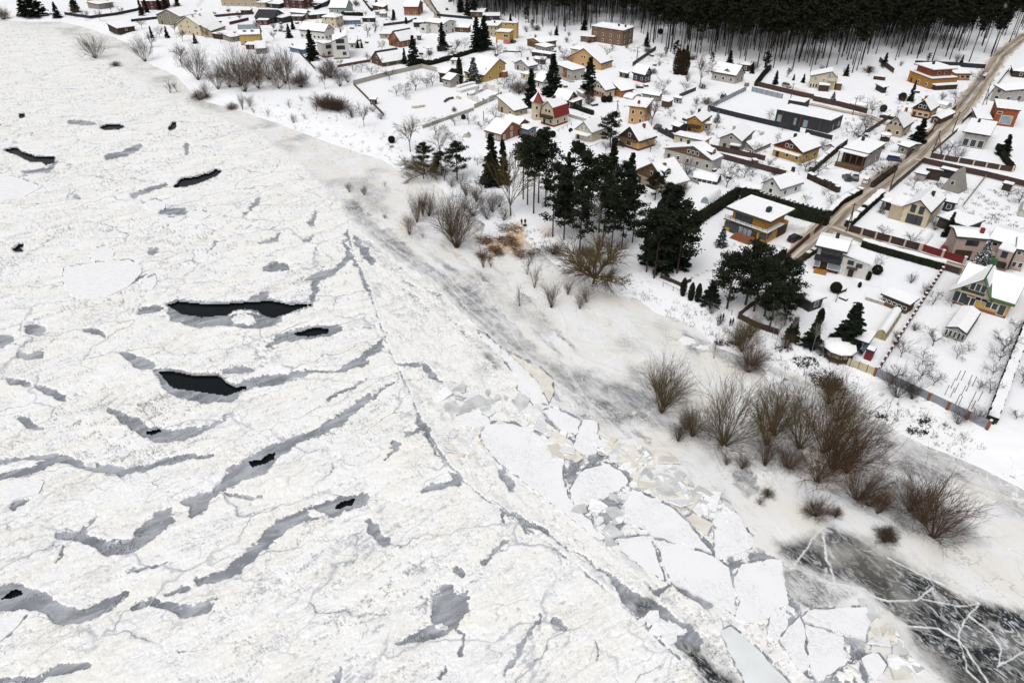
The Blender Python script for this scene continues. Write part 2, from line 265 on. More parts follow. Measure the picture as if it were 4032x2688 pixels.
WATER = [('e1', [(1035, 1020), (1100, 1000), (1250, 1015), (1400, 1015), (1600, 1000), (1670, 995), (1780, 1020), (1920, 1018), (1800, 1055), (1690, 1095), (1640, 1085), (1590, 1050), (1500, 1038), (1430, 1050), (1390, 1080), (1250, 1090), (1130, 1075), (1080, 1045)]),
         ('n', [(628, 1462), (676, 1462), (708, 1468), (765, 1481), (823, 1478), (861, 1481), (893, 1510), (931, 1526), (969, 1519), (968, 1527), (898, 1553), (833, 1547), (742, 1533), (682, 1525), (655, 1500)]),
         ('e1', [(1820, 1195), (1900, 1170), (1970, 1161), (2025, 1170), (2020, 1187), (1900, 1210), (1840, 1207)]), ('e1', [(1080, 289), (1120, 245), (1220, 230), (1300, 205), (1335, 188), (1360, 195), (1330, 222), (1200, 272), (1130, 287)]),
         ('e1', [(25, 65), (105, 53), (125, 75), (210, 105), (265, 108), (330, 110), (335, 137), (285, 150), (265, 135), (190, 134), (110, 92)]), ('c1', [(930, 1180), (1000, 1160), (1100, 1157), (1145, 1175), (1100, 1192), (960, 1196)]),
         ('c1', [(1565, 1200), (1600, 1138), (1626, 1142), (1616, 1192)]), ('e1', [(80, 676), (125, 646), (140, 650), (118, 668), (138, 684), (100, 690)]), ('e2', [(752, 266), (820, 252), (832, 258), (790, 278)]),
         ('e2', [(1298, 415), (1350, 412), (1400, 378), (1432, 373), (1422, 402), (1370, 428), (1308, 442)]), ('e2', [(1738, 657), (1780, 630), (1832, 612), (1830, 637), (1760, 664)]), ('e2', [(10, 1130), (55, 1085), (115, 1083), (115, 1107), (60, 1125)]), ('n', [(75, 452), (92, 448), (96, 458), (82, 464)])]
DARK_ICE = [('e7', [(620, 590), (700, 560), (900, 500), (1000, 450), (1200, 530), (1400, 610), (1700, 800), (2050, 1000), (2352, 1050), (2900, 1300), (2900, 1700), (1850, 1640), (1640, 1400), (1500, 1180), (1400, 1080), (1300, 980), (1150, 900), (1000, 850), (740, 740), (640, 660)]),
            ('e7', [(-60, 1300), (20, 1275), (80, 1285), (160, 1330), (260, 1440), (420, 1640), (150, 1700), (40, 1450)]), ('e5', [(1850, 790), (1960, 770), (1960, 860), (1890, 870)]), ('e3', [(1400, 1220), (1470, 1260), (1640, 1430), (1600, 1450), (1480, 1360)])]
VEINS = [('e7', [(1000, 455), (940, 490), (850, 620), (760, 750)], 15), ('e7', [(955, 530), (985, 720), (1050, 900)], 22), ('e7', [(975, 770), (965, 880)], 8), ('e7', [(750, 770), (1000, 870), (1250, 920)], 8), ('e7', [(1640, 720), (1700, 850), (1920, 940)], 10), ('e7', [(1925, 780), (1920, 940), (2040, 1020), (1960, 1110), (1910, 1190), (1900, 1260)], 14),
         ('e7', [(1700, 810), (1800, 765)], 7), ('e7', [(1520, 1170), (1760, 1190), (1900, 1270)], 16), ('e7', [(1900, 1260), (2000, 1420), (2110, 1568), (2200, 1750)], 14), ('e7', [(1970, 1100), (2130, 1220), (2190, 1330), (2190, 1430)], 10), ('e7', [(2170, 1450), (2352, 1350), (2500, 1300)], 12), ('e7', [(1290, 960), (1420, 1000), (1600, 995), (1720, 900)], 15), ('e7', [(1400, 690), (1700, 850)], 7),
         ('e7', [(1640, 980), (1900, 1030), (2040, 1020)], 6), ('e7', [(1900, 1270), (1960, 1480), (2050, 1568)], 8), ('e7', [(1990, 960), (2100, 905)], 14), ('e7', [(1050, 900), (1170, 1000)], 6), ('e4', [(1530, 200), (1650, 280), (1720, 420), (1850, 560), (2030, 740)], 9), ('e4', [(1290, 160), (1480, 250), (1530, 200), (1500, 90)], 8), ('e3', [(2030, 960), (2030, 1100), (2070, 1200), (1990, 1280)], 7),
         ('e6', [(130, 820), (130, 760), (270, 745)], 9), ('e6', [(270, 745), (280, 800), (350, 780)], 8), ('e6', [(330, 915), (450, 905), (580, 915)], 7), ('e6', [(340, 300), (380, 130), (410, 40)], 6), ('e6', [(650, 1150), (660, 1080)], 7), ('e6', [(720, 1140), (900, 1090)], 7), ('e7', [(860, 190), (1000, 250), (1200, 350)], 9), ('e7', [(610, 150), (670, 230), (680, 280)], 6),
         ('e3', [(400, 290), (560, 420), (770, 590), (1000, 750), (1150, 870), (1300, 1020), (1480, 1190)], 15), ('f', [(530, 300), (600, 380), (690, 470)], 6), ('e7', [(1700, 60), (1850, 150), (2352, 320)], 8), ('e6', [(1250, 380), (1450, 470)], 8), ('e6', [(1180, 260), (1500, 440)], 8)]
_m = [(1310, 780), (1387, 893), (1468, 951), (1563, 1027), (1678, 1109), (1750, 1166), (1822, 1238), (1908, 1319), (2000, 1425), (2085, 1500), (2180, 1590), (2330, 1700), (2480, 1800)]
VEINS += [('n', [(x + ox * k, y + oy * k) for i, (x, y) in enumerate(_m[a:b_]) for k in (1 + .25 * math.sin(i * 1.7 + ox),)], w) for ox, oy, w, a, b_ in ((14, -10, 9, 0, 13), (34, -24, 6, 1, 10), (62, -46, 7, 2, 12), (105, -78, 5, 3, 11), (150, -112, 5, 1, 9), (205, -150, 5, 5, 13), (270, -200, 5, 6, 13))]
GREY_LINES = [([(x + ox, y + oy) for x, y in _m[a:b_]], w) for ox, oy, w, a, b_ in ((24, -17, 14, 1, 12), (48, -35, 10, 2, 11), (82, -62, 14, 3, 13), (128, -96, 8, 2, 10), (178, -130, 9, 4, 13), (-14, 10, 14, 1, 11), (-40, 28, 10, 2, 9), (-70, 48, 8, 3, 9))]
# pack edge: everything between this line and the bank is smooth shore ice
PACK_EDGE = [(-1500, 60), (0, 95), (330, 160), (520, 300), (760, 420), (960, 500), (1140, 610), (1250, 710), (1330, 800), (1387, 893), (1468, 951), (1563, 1027), (1678, 1109), (1750, 1166), (1822, 1238), (1908, 1319), (2000, 1425), (2085, 1500), (2180, 1590), (2330, 1700), (2480, 1800), (2680, 1960), (2860, 2110), (2960, 2200), (3080, 2330), (3250, 2450), (3420, 2640), (3560, 2800), (3700, 3300)]
SHEAR = [(1370, 915), (1395, 1010), (1440, 1110), (1490, 1250), (1530, 1370), (1590, 1490), (1640, 1610), (1710, 1745), (1800, 1875), (1955, 1995), (2120, 2112), (2290, 2240), (2400, 2335), (2560, 2485), (2830, 2740)]
GREY_SHORE = [('e3', [(240, 60), (420, 100), (620, 280), (560, 330), (400, 260)], 30), ('e3', [(480, 300), (700, 330), (900, 520), (1060, 640), (1000, 720), (800, 580), (600, 420)], 35), ('e3', [(1100, 700), (1350, 800), (1600, 1050), (1700, 1150), (1560, 1230), (1300, 1000), (1150, 850)], 45), ('e4', [(1100, 30), (1250, 40), (1500, 210), (1600, 260), (1900, 560), (2030, 700), (1850, 560), (1700, 500), (1500, 280), (1290, 160)], 60),
              ('e4', [(1560, 260), (1800, 290), (2000, 480), (2160, 620), (1950, 640), (1700, 400)], 60), ('e6', [(0, 420), (250, 480), (500, 650), (650, 800), (400, 760), (120, 660), (0, 640)], 60), ('e6', [(560, 640), (900, 780), (1300, 880), (1500, 900), (1500, 1100), (1250, 1080), (900, 1000), (640, 820)], 70), ('e6', [(950, 1080), (1100, 1080), (1160, 1230), (1080, 1300), (960, 1200)], 30), ('e6', [(800, 130), (1000, 200), (1160, 250), (1500, 420), (1350, 420), (1000, 300), (850, 220)], 40),
              ('e7', [(1200, 180), (1400, 120), (1700, 300), (2000, 500), (2080, 600), (1900, 620), (1500, 520), (1300, 330)], 60), ('e7', [(1500, 0), (1850, 100), (1950, 160), (1700, 180), (1450, 80)], 50), ('e7', [(960, 200), (1200, 290), (1350, 430), (1100, 330)], 30), ('e8', [(760, 340), (900, 360), (1060, 480), (960, 500), (860, 470)], 30), ('e6', [(560, 0), (760, 110), (700, 190), (600, 130)], 40),
              ('e6', [(1900, 560), (2156, 760), (2156, 1060), (1950, 900)], 60), ('e6', [(620, 1240), (800, 1250), (940, 1340), (900, 1400), (700, 1380), (560, 1340)], 30), ('e7', [(680, 720), (760, 760), (1150, 960), (1000, 1030), (780, 1060), (700, 900)], 40), ('e7', [(480, 640), (640, 690), (540, 720), (380, 740), (310, 800), (300, 760)], 15), ('e7', [(1110, 1240), (1230, 1260), (1260, 1480), (1200, 1568), (1050, 1500), (1110, 1440)], 25)]

# ------------------------------------------------------------------ floe outlines
FLOES = []
def floe(label, cr, poly, z0=.34, th=.34, m='floe_top', group=None):
    FLOES.append((label, NP(cr, poly), z0 - .04, th, m, group))
GF = 'large snowy floes of the broken belt'
floe('largest snow-covered floe, running diagonally along the shear crack', 'e4', [(1060, 640), (1250, 640), (1400, 700), (1530, 770), (1600, 880), (1595, 1000), (1635, 1150), (1715, 1240), (1900, 1420), (1850, 1440), (1600, 1250), (1350, 1050), (1150, 900), (1030, 740)], group=GF)
floe('rounded white floe with a tan edge beside a curved grey lead', 'e4', [(1700, 1000), (1750, 950), (1890, 915), (1990, 960), (2035, 1010), (2030, 1060), (1900, 1140), (1760, 1200), (1690, 1230), (1650, 1150), (1665, 1060)], .36, group=GF)
floe('upright oval white floe above the rounded floe', 'e4', [(1740, 610), (1830, 630), (1845, 750), (1830, 840), (1740, 855), (1680, 810), (1690, 720)], .37, group=GF)
floe('long white floe next to the tan stained strip', 'e4', [(1460, 550), (1540, 530), (1720, 620), (1690, 710), (1590, 690), (1500, 600)], .35, group=GF)
floe('pointed wedge floe tapering towards the dark clear ice', 'n', [(2489, 1924), (2650, 2001), (2721, 2073), (2805, 2174), (2692, 2136), (2573, 2112), (2545, 2088), (2440, 2040), (2450, 1990)], .37, group=GF)
floe('broad slanting floe with a thin black crack along its top', 'n', [(2580, 2124), (2700, 2150), (2802, 2187), (2870, 2232), (2886, 2310), (2899, 2418), (2800, 2366), (2662, 2301), (2638, 2278), (2604, 2190)], .36, group=GF)
floe('narrow floe wedged between the broad floe and the cream rubble', 'n', [(2424, 2120), (2553, 2110), (2583, 2180), (2611, 2257), (2616, 2283), (2531, 2233), (2448, 2168)], .35, group=GF)
floe('square floe with a tan corner close to the shore rubble', 'e7', [(195, 390), (340, 375), (470, 570), (450, 630), (270, 690), (205, 690)], .36, group=GF)
floe('tall white floe with tan patches on its lower half', 'e7', [(335, 835), (390, 742), (600, 702), (665, 712), (688, 880), (718, 1010), (600, 1088), (578, 1118), (420, 1148), (345, 1108), (380, 1000), (335, 885)], .38, group=GF)
floe('small triangular floe with dirty edge below the tall floe', 'e7', [(602, 1038), (738, 1100), (652, 1248), (640, 1288), (572, 1230), (584, 1120)], .34, group=GF)
floe('floe sliver left of the straight blue crack', 'e7', [(655, 1268), (792, 1105), (817, 1155), (858, 1455), (800, 1498), (705, 1350)], .36, group=GF)
floe('five-sided floe right of the straight blue crack', 'e7', [(830, 1156), (1098, 1244), (1108, 1440), (920, 1556), (868, 1480)], .36, group=GF)
floe('fan-shaped floe touching the cream shore rubble', 'e7', [(808, 1108), (900, 1052), (1258, 1038), (1283, 1110), (1253, 1268), (1092, 1220), (826, 1140)], .38, group=GF)
floe('small lone white floe surrounded by grey slush below the fan-shaped floe', 'e7', [(1222, 1392), (1340, 1362), (1398, 1440), (1320, 1566), (1270, 1500)], .34, group=GF)
floe('tan stained floe piece between two white floes', 'e7', [(0, 420), (50, 385), (195, 460), (148, 545), (90, 500)], .33, m='floe_tan', group='tan stained floes')
floe('long tan strip of ice beside the white pressure ridge', 'e4', [(1195, 138), (1320, 200), (1440, 260), (1520, 330), (1532, 430), (1502, 490), (1422, 342), (1300, 232)], .33, m='floe_tan', group='tan stained floes')
floe('smooth white pressure ridge slab widening downstream', 'e4', [(1015, 0), (1100, 62), (1185, 132), (1295, 234), (1418, 346), (1498, 500), (1400, 512), (1285, 402), (1302, 340), (1195, 205), (1050, 60)], .42, .45, group=GF)
floe('glossy pale bluish ice sheet beside the black ice slot', 'e7', [(245, 1200), (310, 1172), (500, 1332), (720, 1566), (700, 1640), (450, 1640), (290, 1330)], .34, m='floe_blue', group=GF)
GL = 'smooth white floes frozen into the pack'
floe('large smooth white floe with scribbled tracks in mid river', 'e1', [(400, 792), (550, 764), (640, 755), (800, 742), (880, 790), (870, 830), (790, 908), (690, 955), (590, 975), (470, 975), (402, 920), (384, 860)], .42, group=GL)
floe('small smooth floe above the large tracked floe', 'e1', [(556, 692), (640, 657), (708, 690), (700, 720), (562, 738)], .42, group=GL)
floe('broken smooth floe below the slanting water hole', 'e1', [(882, 395), (960, 367), (1022, 393), (1010, 428), (930, 433)], .42, group=GL)
floe('pointed smooth floe at the end of a long crack', 'e1', [(1150, 450), (1240, 437), (1308, 460), (1250, 493), (1180, 498)], .42, group=GL)
floe('thin lens-shaped smooth floe under the broken floe', 'e1', [(972, 500), (1040, 482), (1148, 480), (1090, 508), (990, 518)], .42, group=GL)
floe('wide pointed smooth floe below the bent water hole', 'e1', [(-60, 195), (0, 207), (120, 240), (262, 290), (150, 350), (0, 368), (-60, 360)], .42, group=GL)
floe('smooth floe fragment right of the large tracked floe', 'e1', [(882, 868), (960, 834), (968, 880), (940, 918), (874, 908)], .42, group=GL)
floe('cracked floe plate beside the cream rubble', 'e4', [(862, 592), (1000, 553), (1088, 600), (1098, 648), (990, 668), (882, 648)], .38, group=GL)
floe('smooth floe beside the wide dark lead, crossed by a crack', 'e2', [(0, 1350), (-30, 1260), (60, 1212), (130, 1212), (70, 1290)], .4, group=GL)
floe('smooth pale floe under the forked lead', 'e2', [(0, 540), (80, 505), (230, 520), (200, 580), (60, 620), (0, 630)], .42, group=GL)
# ------------------------------------------------------------------ river ice sheet (fine grid, nearer = finer)
cols = np.concatenate([np.arange(-2600, -130, 90), np.arange(-130, 4165, 4.2), np.arange(4170, 5000, 60)])
rows = np.concatenate([np.arange(-380, -60, 16), np.arange(-60, 2750, 4.2), np.arange(2755, 3600, 60)])
PX, PY = np.meshgrid(cols, rows); PXf, PYf = PX.ravel(), PY.ravel()
GX, GY = unproj(PXf, PYf, 0.0)
sdb = bank_sd(GX, GY)
wn = fbm(GX * .35, GY * .35, 5, 4); wn2 = fbm(GX * 1.1, GY * 1.1, 9, 4, .65); wn3 = fbm(GX * .35 + 40, GY * .35, 15, 4)
ppm = F / np.hypot(np.hypot(GX, GY), CAM_H)                         # pixels per metre
wx = PXf + (wn * 1.4 + wn2 * 0.6) * ppm; wy = PYf + (wn3 * 1.0 + wn2 * .6) * ppm * .55
lead = np.zeros(PXf.shape)
for cr, pts, ws in LEADS:
    s = CROPS[cr][2]; d = line_dist(wx, wy, NP(cr, pts), [w * 1.12 / s for w in ws])
    lead = np.maximum(lead, 1 - sstep(-4.5, 4.5, d))
sh = line_dist(PXf + (wn * .5 + wn2 * .2) * ppm, PYf + (wn3 * .4 + wn2 * .2) * ppm * .6, SHEAR, [5, 6, 7, 5, 3, 4, 6, 8, 5, 5, 8, 6, 8, 8, 8], 30)
lead = np.maximum(lead, (1 - sstep(-1, 3, sh)) * np.clip(.45 + wn * 1.2, .15, .9))
for cr, poly in BELT:
    lead = np.maximum(lead, (1 - sstep(-2, 4, poly_dist(wx, wy, NP(cr, poly), 40))) * sstep(-.25, .05, fbm(GX * .5, GY * .5, 25, 4, .6)))
ISLANDS = [('e2', [(895, 720), (905, 640), (950, 628), (972, 660), (960, 722)]), ('e2', [(1070, 660), (1090, 610), (1160, 578), (1172, 600), (1090, 668)]), ('e2', [(428, 405), (470, 388), (507, 405), (495, 442), (450, 442)]), ('e2', [(1602, 670), (1640, 662), (1700, 700), (1680, 715), (1620, 702)]), ('e5', [(522, 940), (570, 918), (618, 945), (600, 972), (545, 972)]), ('e1', [(1430, 1100), (1490, 1078), (1560, 1088), (1592, 1120), (1540, 1137), (1450, 1132)]), ('e2', [(980, 1045), (1020, 1035), (1030, 1065), (985, 1075)]), ('e2', [(360, 830), (410, 828), (405, 855), (365, 858)]), ('e2', [(700, 300), (760, 300), (800, 320), (740, 325)])]
for cr, poly in ISLANDS:
    lead = lead * sstep(-1, 3, poly_dist(wx, wy, NP(cr, poly), 30))
water = np.full(PXf.shape, 1e6)
wx2 = PXf + (wn * .5 + wn2 * 0.25) * ppm; wy2 = PYf + (wn3 * .3 + wn2 * .25) * ppm * .5
for cr, poly in WATER:
    water = np.minimum(water, poly_dist(wx2, wy2, NP(cr, poly), 60))
pm = ppm / 18; lead = np.maximum(lead, 1 - sstep(5 * pm, 14 * pm, water + wn2 * 10 * pm))
cb, sb = math.cos(math.radians(-55)), math.sin(math.radians(-55)); FXb, FYb = GX * cb + GY * sb, -GX * sb + GY * cb
dark = np.zeros(PXf.shape)
for cr, poly in DARK_ICE:
    dark = np.maximum(dark, 1 - sstep(-55, 22, poly_dist(wx, wy, NP(cr, poly), 60) + 26 * fbm(FXb * .12, FYb * .5, 93, 4)))
vein = np.zeros(PXf.shape)
vx, vy = PXf + (wn * .5 + wn2 * .3) * ppm, PYf + (wn3 * .4 + wn2 * .2) * ppm * .6
for cr, pts, w in VEINS:
    s = CROPS[cr][2]; vein = np.maximum(vein, (1 - sstep(-1.0, 3.5, line_dist(vx, vy, NP(cr, pts), [w * .38 / s] * len(pts), 20))) * .85 * np.clip(.75 + 1.2 * wn2 + .5 * wn, .25, 1))
shv = (1 - sstep(-1, 4, line_dist(PXf + wn2 * .3 * ppm, PYf, [(x + 11, y - 5) for x, y in SHEAR], [6] * len(SHEAR), 20))) * np.clip(.5 + wn * 1.5, 0, .9)
packpoly = PACK_EDGE + [(-3000, 3700), (-3000, 60)]
pe = poly_dist(PXf + (wn * 1.5 + wn2 * 1.5) * ppm, PYf + (wn3 * 1.5 + wn2 * 1.2) * ppm * .6, packpoly, 6000)
shore = sstep(-28, 28, pe + 40 * fbm(GX * .22, GY * .22, 37, 5, .6) * sstep(300, 900, PYf))
belt = 1 - sstep(-25, 12, poly_dist(PXf + wn * 1.5 * ppm, PYf + wn3 * ppm, SHEAR + [(3100, 2740), (2960, 2200), (2680, 1960), (2480, 1800), (2330, 1700), (2085, 1500), (1908, 1319), (1750, 1166), (1563, 1027), (1440, 930)], 60))
grey = np.zeros(PXf.shape)
for cr, poly, soft in GREY_SHORE:
    so = soft / CROPS[cr][2]; grey = np.maximum(grey, 1 - sstep(-so * .7, so * .8, poly_dist(wx, wy, NP(cr, poly), 90) + wn * 12))
grey = np.clip(grey * shore * (0.75 + 0.7 * fbm(GX * .25, GY * .25, 31, 6, .6)) + shore * 0.5 * sstep(0.02, 0.4, fbm(GX * .06 + 9, GY * .06, 33, 5)), 0, 1)
def pack_(v): return 1 - shore
for pts, w in GREY_LINES:
    gl = (1 - sstep(-2, 7, line_dist(wx, wy, pts, [w] * len(pts), 25))) * np.clip(.35 + 1.5 * fbm(FXb * .1, FYb * .1, int(w + pts[0][0]), 4), 0, .95)
    grey = np.maximum(grey, gl * np.clip(shore + .0, 0, 1)); lead = np.maximum(lead, gl * .55 * (1 - shore))
# rubble relief, streaked with the flow
ca, sa = math.cos(math.radians(44)), math.sin(math.radians(44))
FX, FY = GX * ca + GY * sa, -GX * sa + GY * ca
q1 = fbm(FX * .05, FY * .10, 41, 4); q2 = fbm(FX * .28 + q1, FY * .55, 43, 5, .6); q3 = fbm(FX * .9 + 2 * q2, FY * 1.7, 47, 4, .6); q4 = perlin(FX * 2.4 + 3 * q3, FY * 4.2, 51)
rid = 1 - np.abs(fbm(FX * .22 + .8 * q2, FY * .42 + .8 * q3, 53, 4, .55)) * 2.2
crk = np.exp(-(np.abs(fbm(FX * .10 + .35 * q2, FY * .2 + .35 * q3, 57, 4, .55)) / .012) ** 2) * sstep(-.15, .3, fbm(FX * .03, FY * .05, 59, 3))
crk2 = np.exp(-(np.abs(fbm(FX * .33 + .5 * q3, FY * .6, 61, 4, .6)) / .016) ** 2) * sstep(.05, .35, fbm(FX * .07 + 5, FY * .1, 63, 3))
crk3 = np.exp(-(np.abs(fbm(FX * .8 + .7 * q3, FY * 1.7, 65, 3, .6)) / .03) ** 2) * sstep(-.05, .4, fbm(FX * .05 + 9, FY * .12, 67, 4)) * .55
crk3 = np.maximum(crk3 * .4, belt * .6 * np.exp(-(np.abs(fbm(GX * .5 + .5 * q3, GY * .5 + .5 * q2, 69, 4, .6)) / .03) ** 2) * sstep(-.2, .2, q1))
fade = sstep(500, 150, np.hypot(GX, GY)) * .5 + .5
pack = (1 - shore)
rub = 0.12 * q1 + 0.18 * q2 + 0.13 * q3 + 0.02 * q4 + 0.06 * np.clip(rid, 0, 1)
slush = sstep(.25, .42, -q2 * .5 - q3 * .7 - q1 * .35 - q4 * .16) * .85
z_pack = 0.16 + rub * fade - 0.2 * crk - 0.14 * crk2
leadp = lead * (1 - shore * .3)
z_lead = -0.06 + 0.012 * q3
z_shore = 0.06 + 0.05 * fbm(GX * .12, GY * .12, 71, 4) + 0.10 * np.clip(vein, 0, 1) + 0.03 * q4 * grey
Z = z_pack * pack + z_shore * shore
Z = Z * (1 - leadp) + z_lead * leadp
Z = np.where(dark > .5, np.minimum(Z, -0.02 + .1 * vein), Z)
for fl_ in FLOES:                                     # the sheet dips under each floe
    fd = poly_dist(PXf, PYf, fl_[1], 40); Z = np.where(fd < 3, np.minimum(Z, fl_[2] - .12), Z); ring = (np.abs(fd + wn2 * 7 - 1) < 5.5) & (wn3 > -.12) if fl_[5] != GL else (np.abs(fd) < 2.5) & (wn > .05); leadp = np.where(ring, np.maximum(leadp, .85), leadp); slush = np.where(fd < 0, 0, slush)
# raised rim of broken ice along the pack edge
rim = np.exp(-(pe / 9) ** 2) * sstep(-200, 300, PYf)
Z += rim * (0.10 + .3 * np.clip(q3 + q2, -.3, 1))
far = np.hypot(GX, GY) > 900
Z = np.where(far, 0.2, Z)
keep = (sdb < 3.0) & (water > 0)
nr, nc = PX.shape
kid = (np.arange(nr * nc)).reshape(nr, nc)
quad = np.stack([kid[:-1, :-1], kid[1:, :-1], kid[1:, 1:], kid[:-1, 1:]], -1).reshape(-1, 4)
qk = keep[quad].all(1)
quad = quad[qk]
used = np.unique(quad); remap = np.full(nr * nc, -1); remap[used] = np.arange(len(used))
_, t, b = newmat('floe_snow'); FLOE_NT = (t, b)
mtl, t, b = newmat('river_ice')
def attr(n):
    a = t.nodes.new('ShaderNodeAttribute'); a.attribute_name = n; return a.outputs['Fac']
def nz(scale, detail=5, rot=0.0, st=(1, 1, 1), rough=.55, dist=0.0):
    g = t.nodes.new('ShaderNodeNewGeometry'); mp = t.nodes.new('ShaderNodeMapping'); mp.vector_type = 'TEXTURE'; mp.inputs['Scale'].default_value = [1 / (scale * k) for k in st]; mp.inputs['Rotation'].default_value = (0, 0, rot)
    n = t.nodes.new('ShaderNodeTexNoise'); n.inputs['Scale'].default_value = 1; n.inputs['Detail'].default_value = detail; n.inputs['Roughness'].default_value = rough; n.inputs['Distortion'].default_value = dist
    t.links.new(g.outputs['Position'], mp.inputs[0]); t.links.new(mp.outputs[0], n.inputs['Vector']); return n.outputs[0]
def rng(x, a, bb, lo=0.0, hi=1.0):
    r = t.nodes.new('ShaderNodeMapRange'); r.interpolation_type = 'SMOOTHSTEP'
    for i, v in enumerate((a, bb, lo, hi)): r.inputs[i + 1].default_value = v
    t.links.new(x, r.inputs[0]); return r.outputs[0]
def mix(f, c1, c2, mode='MIX'):
    m = t.nodes.new('ShaderNodeMix'); m.data_type = 'RGBA'; m.blend_type = mode
    for s, v in ((m.inputs[0], f), (m.inputs[6], c1), (m.inputs[7], c2)):
        if isinstance(v, (int, float)): s.default_value = v
        elif isinstance(v, tuple): s.default_value = (*v, 1)
        else: t.links.new(v, s)
    return m.outputs[2]
def mul(a, bb):
    m = t.nodes.new('ShaderNodeMath'); m.operation = 'MULTIPLY'
    for s, v in ((m.inputs[0], a), (m.inputs[1], bb)):
        if isinstance(v, (int, float)): s.default_value = v
        else: t.links.new(v, s)
    return m.outputs[0]
R28, RB = math.radians(33), math.radians(-55)          # along the drift, along the bank
def ridge(x, w, lo=0.0, hi=1.0):
    d = t.nodes.new('ShaderNodeMath'); d.operation = 'SUBTRACT'; t.links.new(x, d.inputs[0]); d.inputs[1].default_value = .5
    e = t.nodes.new('ShaderNodeMath'); e.operation = 'ABSOLUTE'; t.links.new(d.outputs[0], e.inputs[0]); return rng(e.outputs[0], w, 0.0, lo, hi)
c = mix(rng(nz(.08, 6, R28, (1, 2.4, 1)), .40, .64), (.845, .847, .85), (.835, .822, .78))
c = mix(rng(nz(.42, 7, R28, (1, 2.6, 1), .62, .6), .52, .72, 0, .75), c, (.81, .79, .735))
c = mix(rng(nz(.13, 8, R28, (1, 3.0, 1), .64, 1.0), .60, .70, 0, .55), c, (.56, .575, .605))
c = mix(mul(ridge(nz(.30, 4, R28, (1, 3.2, 1), .55, 1.6), .020), rng(nz(.07, 5, R28, (1, 2, 1)), .44, .60, 0, .75)), c, (.42, .435, .48))
c = mix(mul(ridge(nz(.85, 4, R28, (1, 3.0, 1), .6, 1.4), .026), rng(nz(.16, 5, R28, (1, 2, 1)), .50, .62, 0, .7)), c, (.38, .39, .43))
c = mix(mul(rng(nz(.9, 6, R28, (1, 3.4, 1), .66, 1.0), .63, .71, 0, .6), rng(nz(.11, 4), .48, .64)), c, (.38, .39, .43))
# rounded pans: joints between drifting plates of ice
def pans(size, st, w, seed):
    g = t.nodes.new('ShaderNodeNewGeometry'); n = t.nodes.new('ShaderNodeTexNoise'); n.inputs['Scale'].default_value = .22; n.inputs['Detail'].default_value = 5; t.links.new(g.outputs['Position'], n.inputs['Vector'])
    v1 = t.nodes.new('ShaderNodeVectorMath'); v1.operation = 'SUBTRACT'; t.links.new(n.outputs['Color'], v1.inputs[0]); v1.inputs[1].default_value = (.5 + seed, .5, .5)
    v2 = t.nodes.new('ShaderNodeVectorMath'); v2.operation = 'SCALE'; t.links.new(v1.outputs[0], v2.inputs[0]); v2.inputs[3].default_value = 7.0
    v3 = t.nodes.new('ShaderNodeVectorMath'); v3.operation = 'ADD'; t.links.new(g.outputs['Position'], v3.inputs[0]); t.links.new(v2.outputs[0], v3.inputs[1])
    mp = t.nodes.new('ShaderNodeMapping'); mp.vector_type = 'TEXTURE'; mp.inputs['Rotation'].default_value = (0, 0, R28); mp.inputs['Scale'].default_value = (size, size / st, size); t.links.new(v3.outputs[0], mp.inputs[0])
    vo = t.nodes.new('ShaderNodeTexVoronoi'); vo.voronoi_dimensions = '2D'; vo.feature = 'DISTANCE_TO_EDGE'; vo.inputs['Scale'].default_value = 1.0; t.links.new(mp.outputs[0], vo.inputs['Vector'])
    return rng(vo.outputs['Distance'], w, 0.0)
c = mix(mul(pans(19, 2.0, .030, 0), rng(nz(.06, 4, R28, (1, 1.6, 1)), .40, .56, 0, .85)), c, (.46, .475, .51))
c = mix(mul(pans(8, 2.2, .040, 3), rng(nz(.09, 4, R28, (1, 1.6, 1)), .46, .60, 0, .7)), c, (.50, .515, .55))
c = mix(mul(pans(19, 2.0, .008, 0), rng(nz(.13, 4, R28, (1, 1.6, 1)), .48, .60, 0, .9)), c, (.16, .17, .20))
belt_c = mix(rng(nz(.12, 8, RB, (1, 3.2, 1), .66, .8), .50, .66, 0, .75), (.83, .825, .805), (.58, .59, .61))
belt_c = mix(mul(ridge(nz(.35, 5, RB, (1, 2.2, 1), .6, 1.2), .03), rng(nz(.15, 4, RB, (1, 2, 1)), .44, .6, 0, .85)), belt_c, (.36, .37, .39))
belt_c = mix(rng(nz(.20, 6, RB, (1, 1.5, 1), .6), .60, .72, 0, .5), belt_c, (.70, .67, .56))
c = mix(attr('belt'), c, belt_c)
c = mix(attr('slush'), c, (.44, .455, .485))
c = mix(attr('crack'), c, (.13, .14, .17))
shore_c = mix(rng(nz(.10, 6, RB, (1, 1.6, 1)), .35, .65), (.77, .775, .785), (.735, .715, .67))
shore_c = mix(rng(nz(.22, 8, RB, (1, 2.2, 1), .68, .8), .53, .68, 0, .6), shore_c, (.56, .565, .585))
shore_c = mix(rng(nz(1.4, 7, RB, (1, 2.4, 1), .7, .6), .57, .70, 0, .55), shore_c, (.40, .395, .385))
shore_c = mix(mul(attr('grey'), rng(nz(.16, 8, RB, (1, 2.6, 1), .66, 1.0), .34, .54, .40, 1.0)), shore_c, mix(rng(nz(.4, 7, RB, (1, 2.2, 1), .70, 1.0), .38, .62), (.43, .435, .455), (.20, .205, .215)))
shore_c = mix(mul(ridge(nz(.10, 4, RB, (1, 1.4, 1), .5, .8), .010), rng(nz(.05, 3), .45, .55, 0, .8)), shore_c, (.84, .845, .85))
